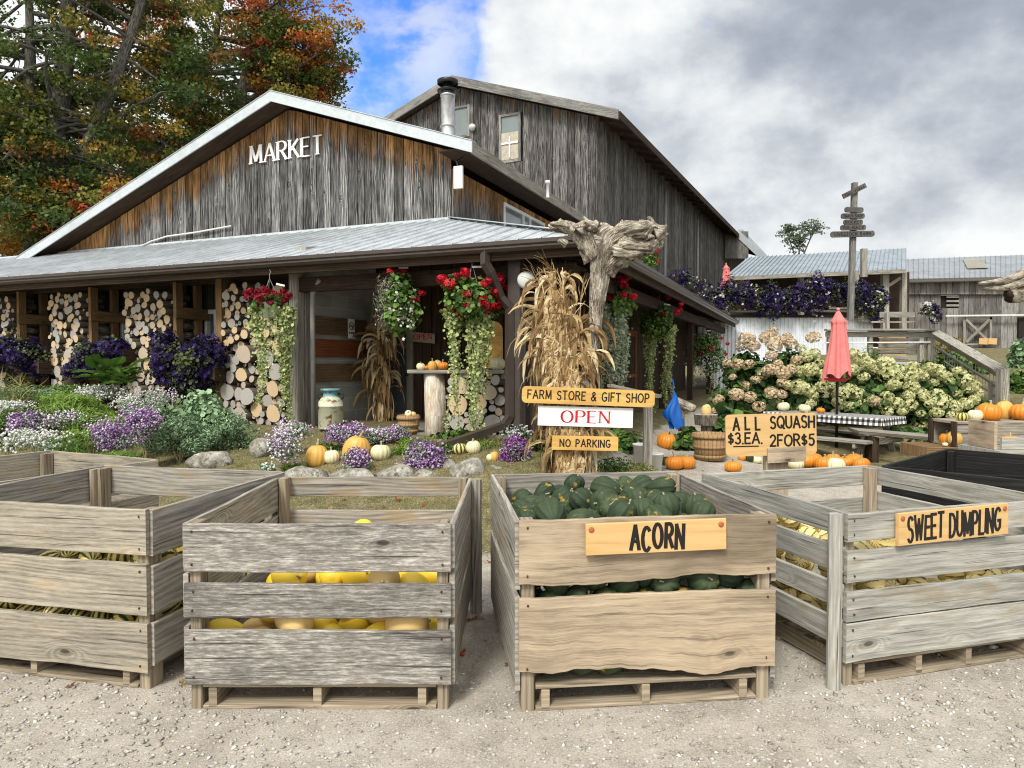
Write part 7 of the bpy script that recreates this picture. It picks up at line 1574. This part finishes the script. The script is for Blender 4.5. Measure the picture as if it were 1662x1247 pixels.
onp(1538, 24, 'pumpkin', 'orange pumpkin leaning at the open end of the long crate', 8.25, .66); onp(1551, 24, 'tall_pumpkin', 'tall orange squash touching the open crate end', 8.05, .66, 'squash', asp=1.0); onp(1535, 9, 'white_pumpkin', 'tiny pale gourd before the leaning orange pumpkin', 8.02, .66, 'gourd')
cr2 = anchor('open_crate', (5.0, 6.9, .62), 'open wooden crate with one pumpkin at the right photo edge', 'crate')
xb = at(1614, 700, 7.0).x; zt4 = at(1620, 690, 7.0).z; zb4 = at(1620, 730, 7.0).z
mb = MB(); mb.bx(xb, xb+.03, 7.0, 7.4, zb4, zt4+.03, ch=.004, r=.9); part(mb, 'end_board', M['bin_acorn'], cr2)
mb = MB(); mb.bx(xb+.04, 6.0, 7.4, 7.42, zb4, zt4, ch=.004); part(mb, 'back_board', M['bin_tan'], cr2)
mb = MB(); mb.bx(xb+.06, 6.0, 6.98, 7.0, zb4, at(1620, 710, 7.0).z, ch=.004); part(mb, 'front_board', M['bin_green'], cr2)
mb = MB(); mb.bx(xb-.04, 6.1, 6.85, 7.5, zb4-.05, zb4-.002, ch=.006); part(mb, 'base_board', M['bin_green'], cr2)
for x in (xb+.1, 5.8): mb = MB(); mb.bx(x, x+.1, 7.0, 7.3, 0.05, zb4-.052); part(mb, 'leg', M['pallet'], cr2)
onp(1640, 26, 'pumpkin', 'orange pumpkin inside the open crate', 7.22, zb4, asp=.75); onp(1601, 14, 'pumpkin', 'small orange pumpkin between the two crates', 7.9, .655)
# driftwood canopy at the right edge
dc = anchor('log_canopy', at(1640, 470, 13.), 'rough log canopy jutting in at the right photo edge', 'log canopy')
mb = MB()
for (a, b_, c, r0, r1) in (((1700, 425), (1640, 452), (1588, 461), .09, .03), ((1700, 440), (1640, 466), (1596, 468), .09, .03), ((1700, 425), (1670, 440), (1634, 462), .11, .06)): mb.tube(curve([at(*a, 12.8), at(*b_, 13), at(*c, 13.3)]), cr([r0, (r0+r1)/2, r1]), 16, rfun=gn)
mb.tube(curve([at(1720, 455, 13), at(1680, 472, 13), at(1637, 480, 13.)]), cr([.16, .15, .13]), 22, rfun=gn, capmi=1)
part(mb, 'logs', [M['drift'], M['darkwood']], dc, True)
clump('rambling green shrub at the right edge below the shed', 1655, 640, 50, 50, 16, 'green', T_ROUND, 1500, .12)
clump('pale hydrangea like bush at the far right edge', 1655, 560, 40, 70, 20, 'sage', T_ROUND, 900, .14)
clump('dry orange perennials behind the stair handrail', 1535, 545, 60, 26, 24, 'olive', T_LEAF, 700, .12)
clump('green weeds between the landing rails', 1420, 560, 50, 50, 18.7, 'green', T_LEAF, 800, .09, sx=.3)
clump('garden green behind the stair rails', 1560, 610, 110, 50, 19, 'green', T_ROUND, 1600, .12)
clump('dark green bushes beyond the hydrangeas at the landing foot', 1480, 600, 120, 30, 18.5, 'hydleaf', T_ROUND, 900, .14)
# ---------------------------------------------------------------- trees
def tree(label, base, trunkpts, crown, nclump, nleaf, leafs, mat, seed, s=.13, tr=.3, group=None, colf=None, limbs=.05, barkm='tree_bark', extra=(), name='maple_tree'):
    rr = random.Random(seed); g = np.random.default_rng(seed); base = Vector(base); e = anchor(name, base, label, 'tree', group); tk = MB(); ends = []
    for tp in trunkpts:
        pts = curve([Vector(p) for p in tp[0]], 5); n = len(pts); rad = [tp[1]*(1-.75*i/(n-1)) for i in range(n)]; tk.tube(pts, rad, 12, rfun=lambda i, a, u: 1+.08*sin(4*a+u)+.04*sin(9*a-u*2)); ends.append(pts)
    C = []
    for k in range(nclump):
        cc, rad = crown[k % len(crown)]; d = unit(g.normal(size=(1, 3)))[0]; q = g.random()**.4; C.append(Vector(cc)+Vector(d*q*np.array(rad)))
    parts_ = []; per = nleaf//nclump
    for c in C:
        pts = rr.choice(ends); st = min(pts[len(pts)//4:], key=lambda p: (p-c).length+rr.uniform(0, 2.)); L = (c-st).length; mid = st.lerp(c, .5)+Vector((rr.uniform(-.1, .1)*L, rr.uniform(-.1, .1)*L, rr.uniform(-.02, .14)*L))
        bp = curve([st, mid, c], 4); tk.tube(bp, [limbs*(1-.8*i/(len(bp)-1))+.012 for i in range(len(bp))], 6)
        base_c = colf(c, rr) if colf else rr.uniform(.2, .6)
        for _ in range(4):   # twigs with their leaf sprays
            tw = c+Vector((rr.gauss(0, leafs), rr.gauss(0, leafs), rr.gauss(0, leafs*.6))); tk.tube([c, tw], [.014, .005], 4, cap=False)
            m = per//4; d = unit(g.normal(size=(m, 3))); P = np.array(tw)+d*(g.random((m, 1))**.5)*np.array([leafs*.85, leafs*.85, leafs*.42]); N = unit(g.normal(size=(m, 3))*.8+np.array([0, -.3, .7]))
            parts_.append(scat(T_LEAF, P, N, s*g.uniform(.6, 1.3, m), np.clip(base_c+g.normal(size=m)*.07, 0, 1), sx=s*1.5))
    part(tk, 'trunk', M[barkm], e, True); o = scatobj('crown', parts_, M[mat], e); o.location = -e.location
    return e
def tc(c, rr):
    q = rr.random(); return rr.uniform(.15, .48) if q < .70 else (rr.uniform(.45, .62) if q < .84 else (rr.uniform(.62, .8) if q < .975 else .95))
def tcw(c, rr):
    q = rr.random(); return rr.uniform(.25, .5) if q < .42 else (rr.uniform(.5, .65) if q < .68 else rr.uniform(.66, .9))
T1 = 21.
def tp(px, py, Y=T1): return at(px, py, Y)
tree('big green maple with several grey trunks left of the roof', (tp(70, 590).x, T1, .7),
    [([tp(70, 600), tp(66, 420), tp(80, 300), tp(95, 180), tp(110, 40), tp(110, -120)], .55), ([tp(90, 560), tp(95, 380), tp(140, 250), tp(190, 120), tp(235, -20), tp(250, -150)], .30), ([tp(75, 560), tp(50, 390), tp(10, 330), tp(-60, 260), tp(-140, 150)], .34), ([tp(85, 500), tp(60, 300), tp(50, 150), tp(48, 20), tp(40, -100)], .26)],
    [(tp(60, 60), (4.6, 3.2, 3.6)), (tp(-60, 200), (3.0, 3., 3.2)), (tp(150, -40), (3.4, 3., 3.2)), (tp(70, 300), (2.6, 2.5, 1.6)), (tp(220, 140, 22), (2.3, 2.2, 2.6)), (tp(40, 200), (3, 2.2, 2.2)), (tp(100, 360, 20), (1.9, 1.5, 1.0))],
    165, 78000, .60, 'maple', 31, s=.105, colf=tc, limbs=.06)
T2 = 25.
tree('orange tinged maple behind the left slope of the market roof', (tp(330, 590, T2).x, T2, .7),
    [([tp(330, 600, T2), tp(340, 400, T2), tp(370, 250, T2), tp(400, 120, T2), tp(430, 0, T2), tp(440, -100, T2)], .32), ([tp(330, 560, T2), tp(300, 330, T2), tp(310, 200, T2), tp(350, 60, T2), tp(370, -120, T2)], .24)],
    [(tp(400, 60, T2), (3.6, 2.6, 2.8)), (tp(485, 90, T2), (1.2, 1.6, 1.9)), (tp(330, 180, T2), (2.6, 2.2, 2.2)), (tp(400, 220, T2), (2.4, 2, 1.4)), (tp(430, -10, T2), (1.5, 2., 2.4)), (tp(300, 280, T2), (2.0, 1.8, 1.4)), (tp(505, 115, T2), (.9, 1., .9)), (tp(460, 140, T2), (1.6, 1.6, 1.2))],
    110, 50000, .56, 'maple', 32, s=.105, colf=tcw, limbs=.07)
T3 = 30.
tree('pale trunked maple standing between the two larger maples', (tp(232, 590, T3).x, T3, .8),
    [([tp(232, 600, T3), tp(230, 300, T3), tp(235, 200, T3), tp(240, 60, T3), tp(245, -60, T3)], .22)],
    [(tp(230, 60, T3), (2.6, 2, 3.4)), (tp(240, 270, T3), (2.4, 2, 1.6)), (tp(190, 330, T3), (2.2, 2, 1.4))], 55, 26000, .65, 'maple', 33, s=.15, colf=tcw, limbs=.05, barkm='birch')
tree('yellowing olive green tree low at the left edge behind the roof', (tp(20, 590, 34).x, 34, 1.), [([tp(15, 600, 34), tp(15, 480, 34), tp(18, 380, 34)], .2)],
    [(tp(0, 420, 34), (3, 2, 2.2)), (tp(60, 450, 34), (2, 2, 1.6)), (tp(130, 400, 34), (2.5, 2, 1.8)), (tp(200, 340, 34), (2.5, 2, 1.2))], 60, 24000, .6, 'olive', 34, s=.15, colf=lambda c, r: r.uniform(.3, .9), name='broadleaf_tree')
tree('small airy tree on the skyline above the pavilion roof', (tp(1298, 440, 38).x, 38, 2.8), [([tp(1298, 450, 38), tp(1297, 410, 38), tp(1300, 385, 38)], .07), ([tp(1298, 440, 38), tp(1285, 400, 38), tp(1275, 375, 38)], .05), ([tp(1298, 430, 38), tp(1312, 395, 38), tp(1325, 370, 38)], .05)],
    [(tp(1300, 385, 38), (1.15, .8, .62)), (tp(1280, 378, 38), (.6, .6, .4)), (tp(1320, 372, 38), (.55, .5, .35))], 30, 1300, .20, 'pale_tree', 35, s=.11, limbs=.02, colf=lambda c, r: r.uniform(.2, .8), name='small_tree')
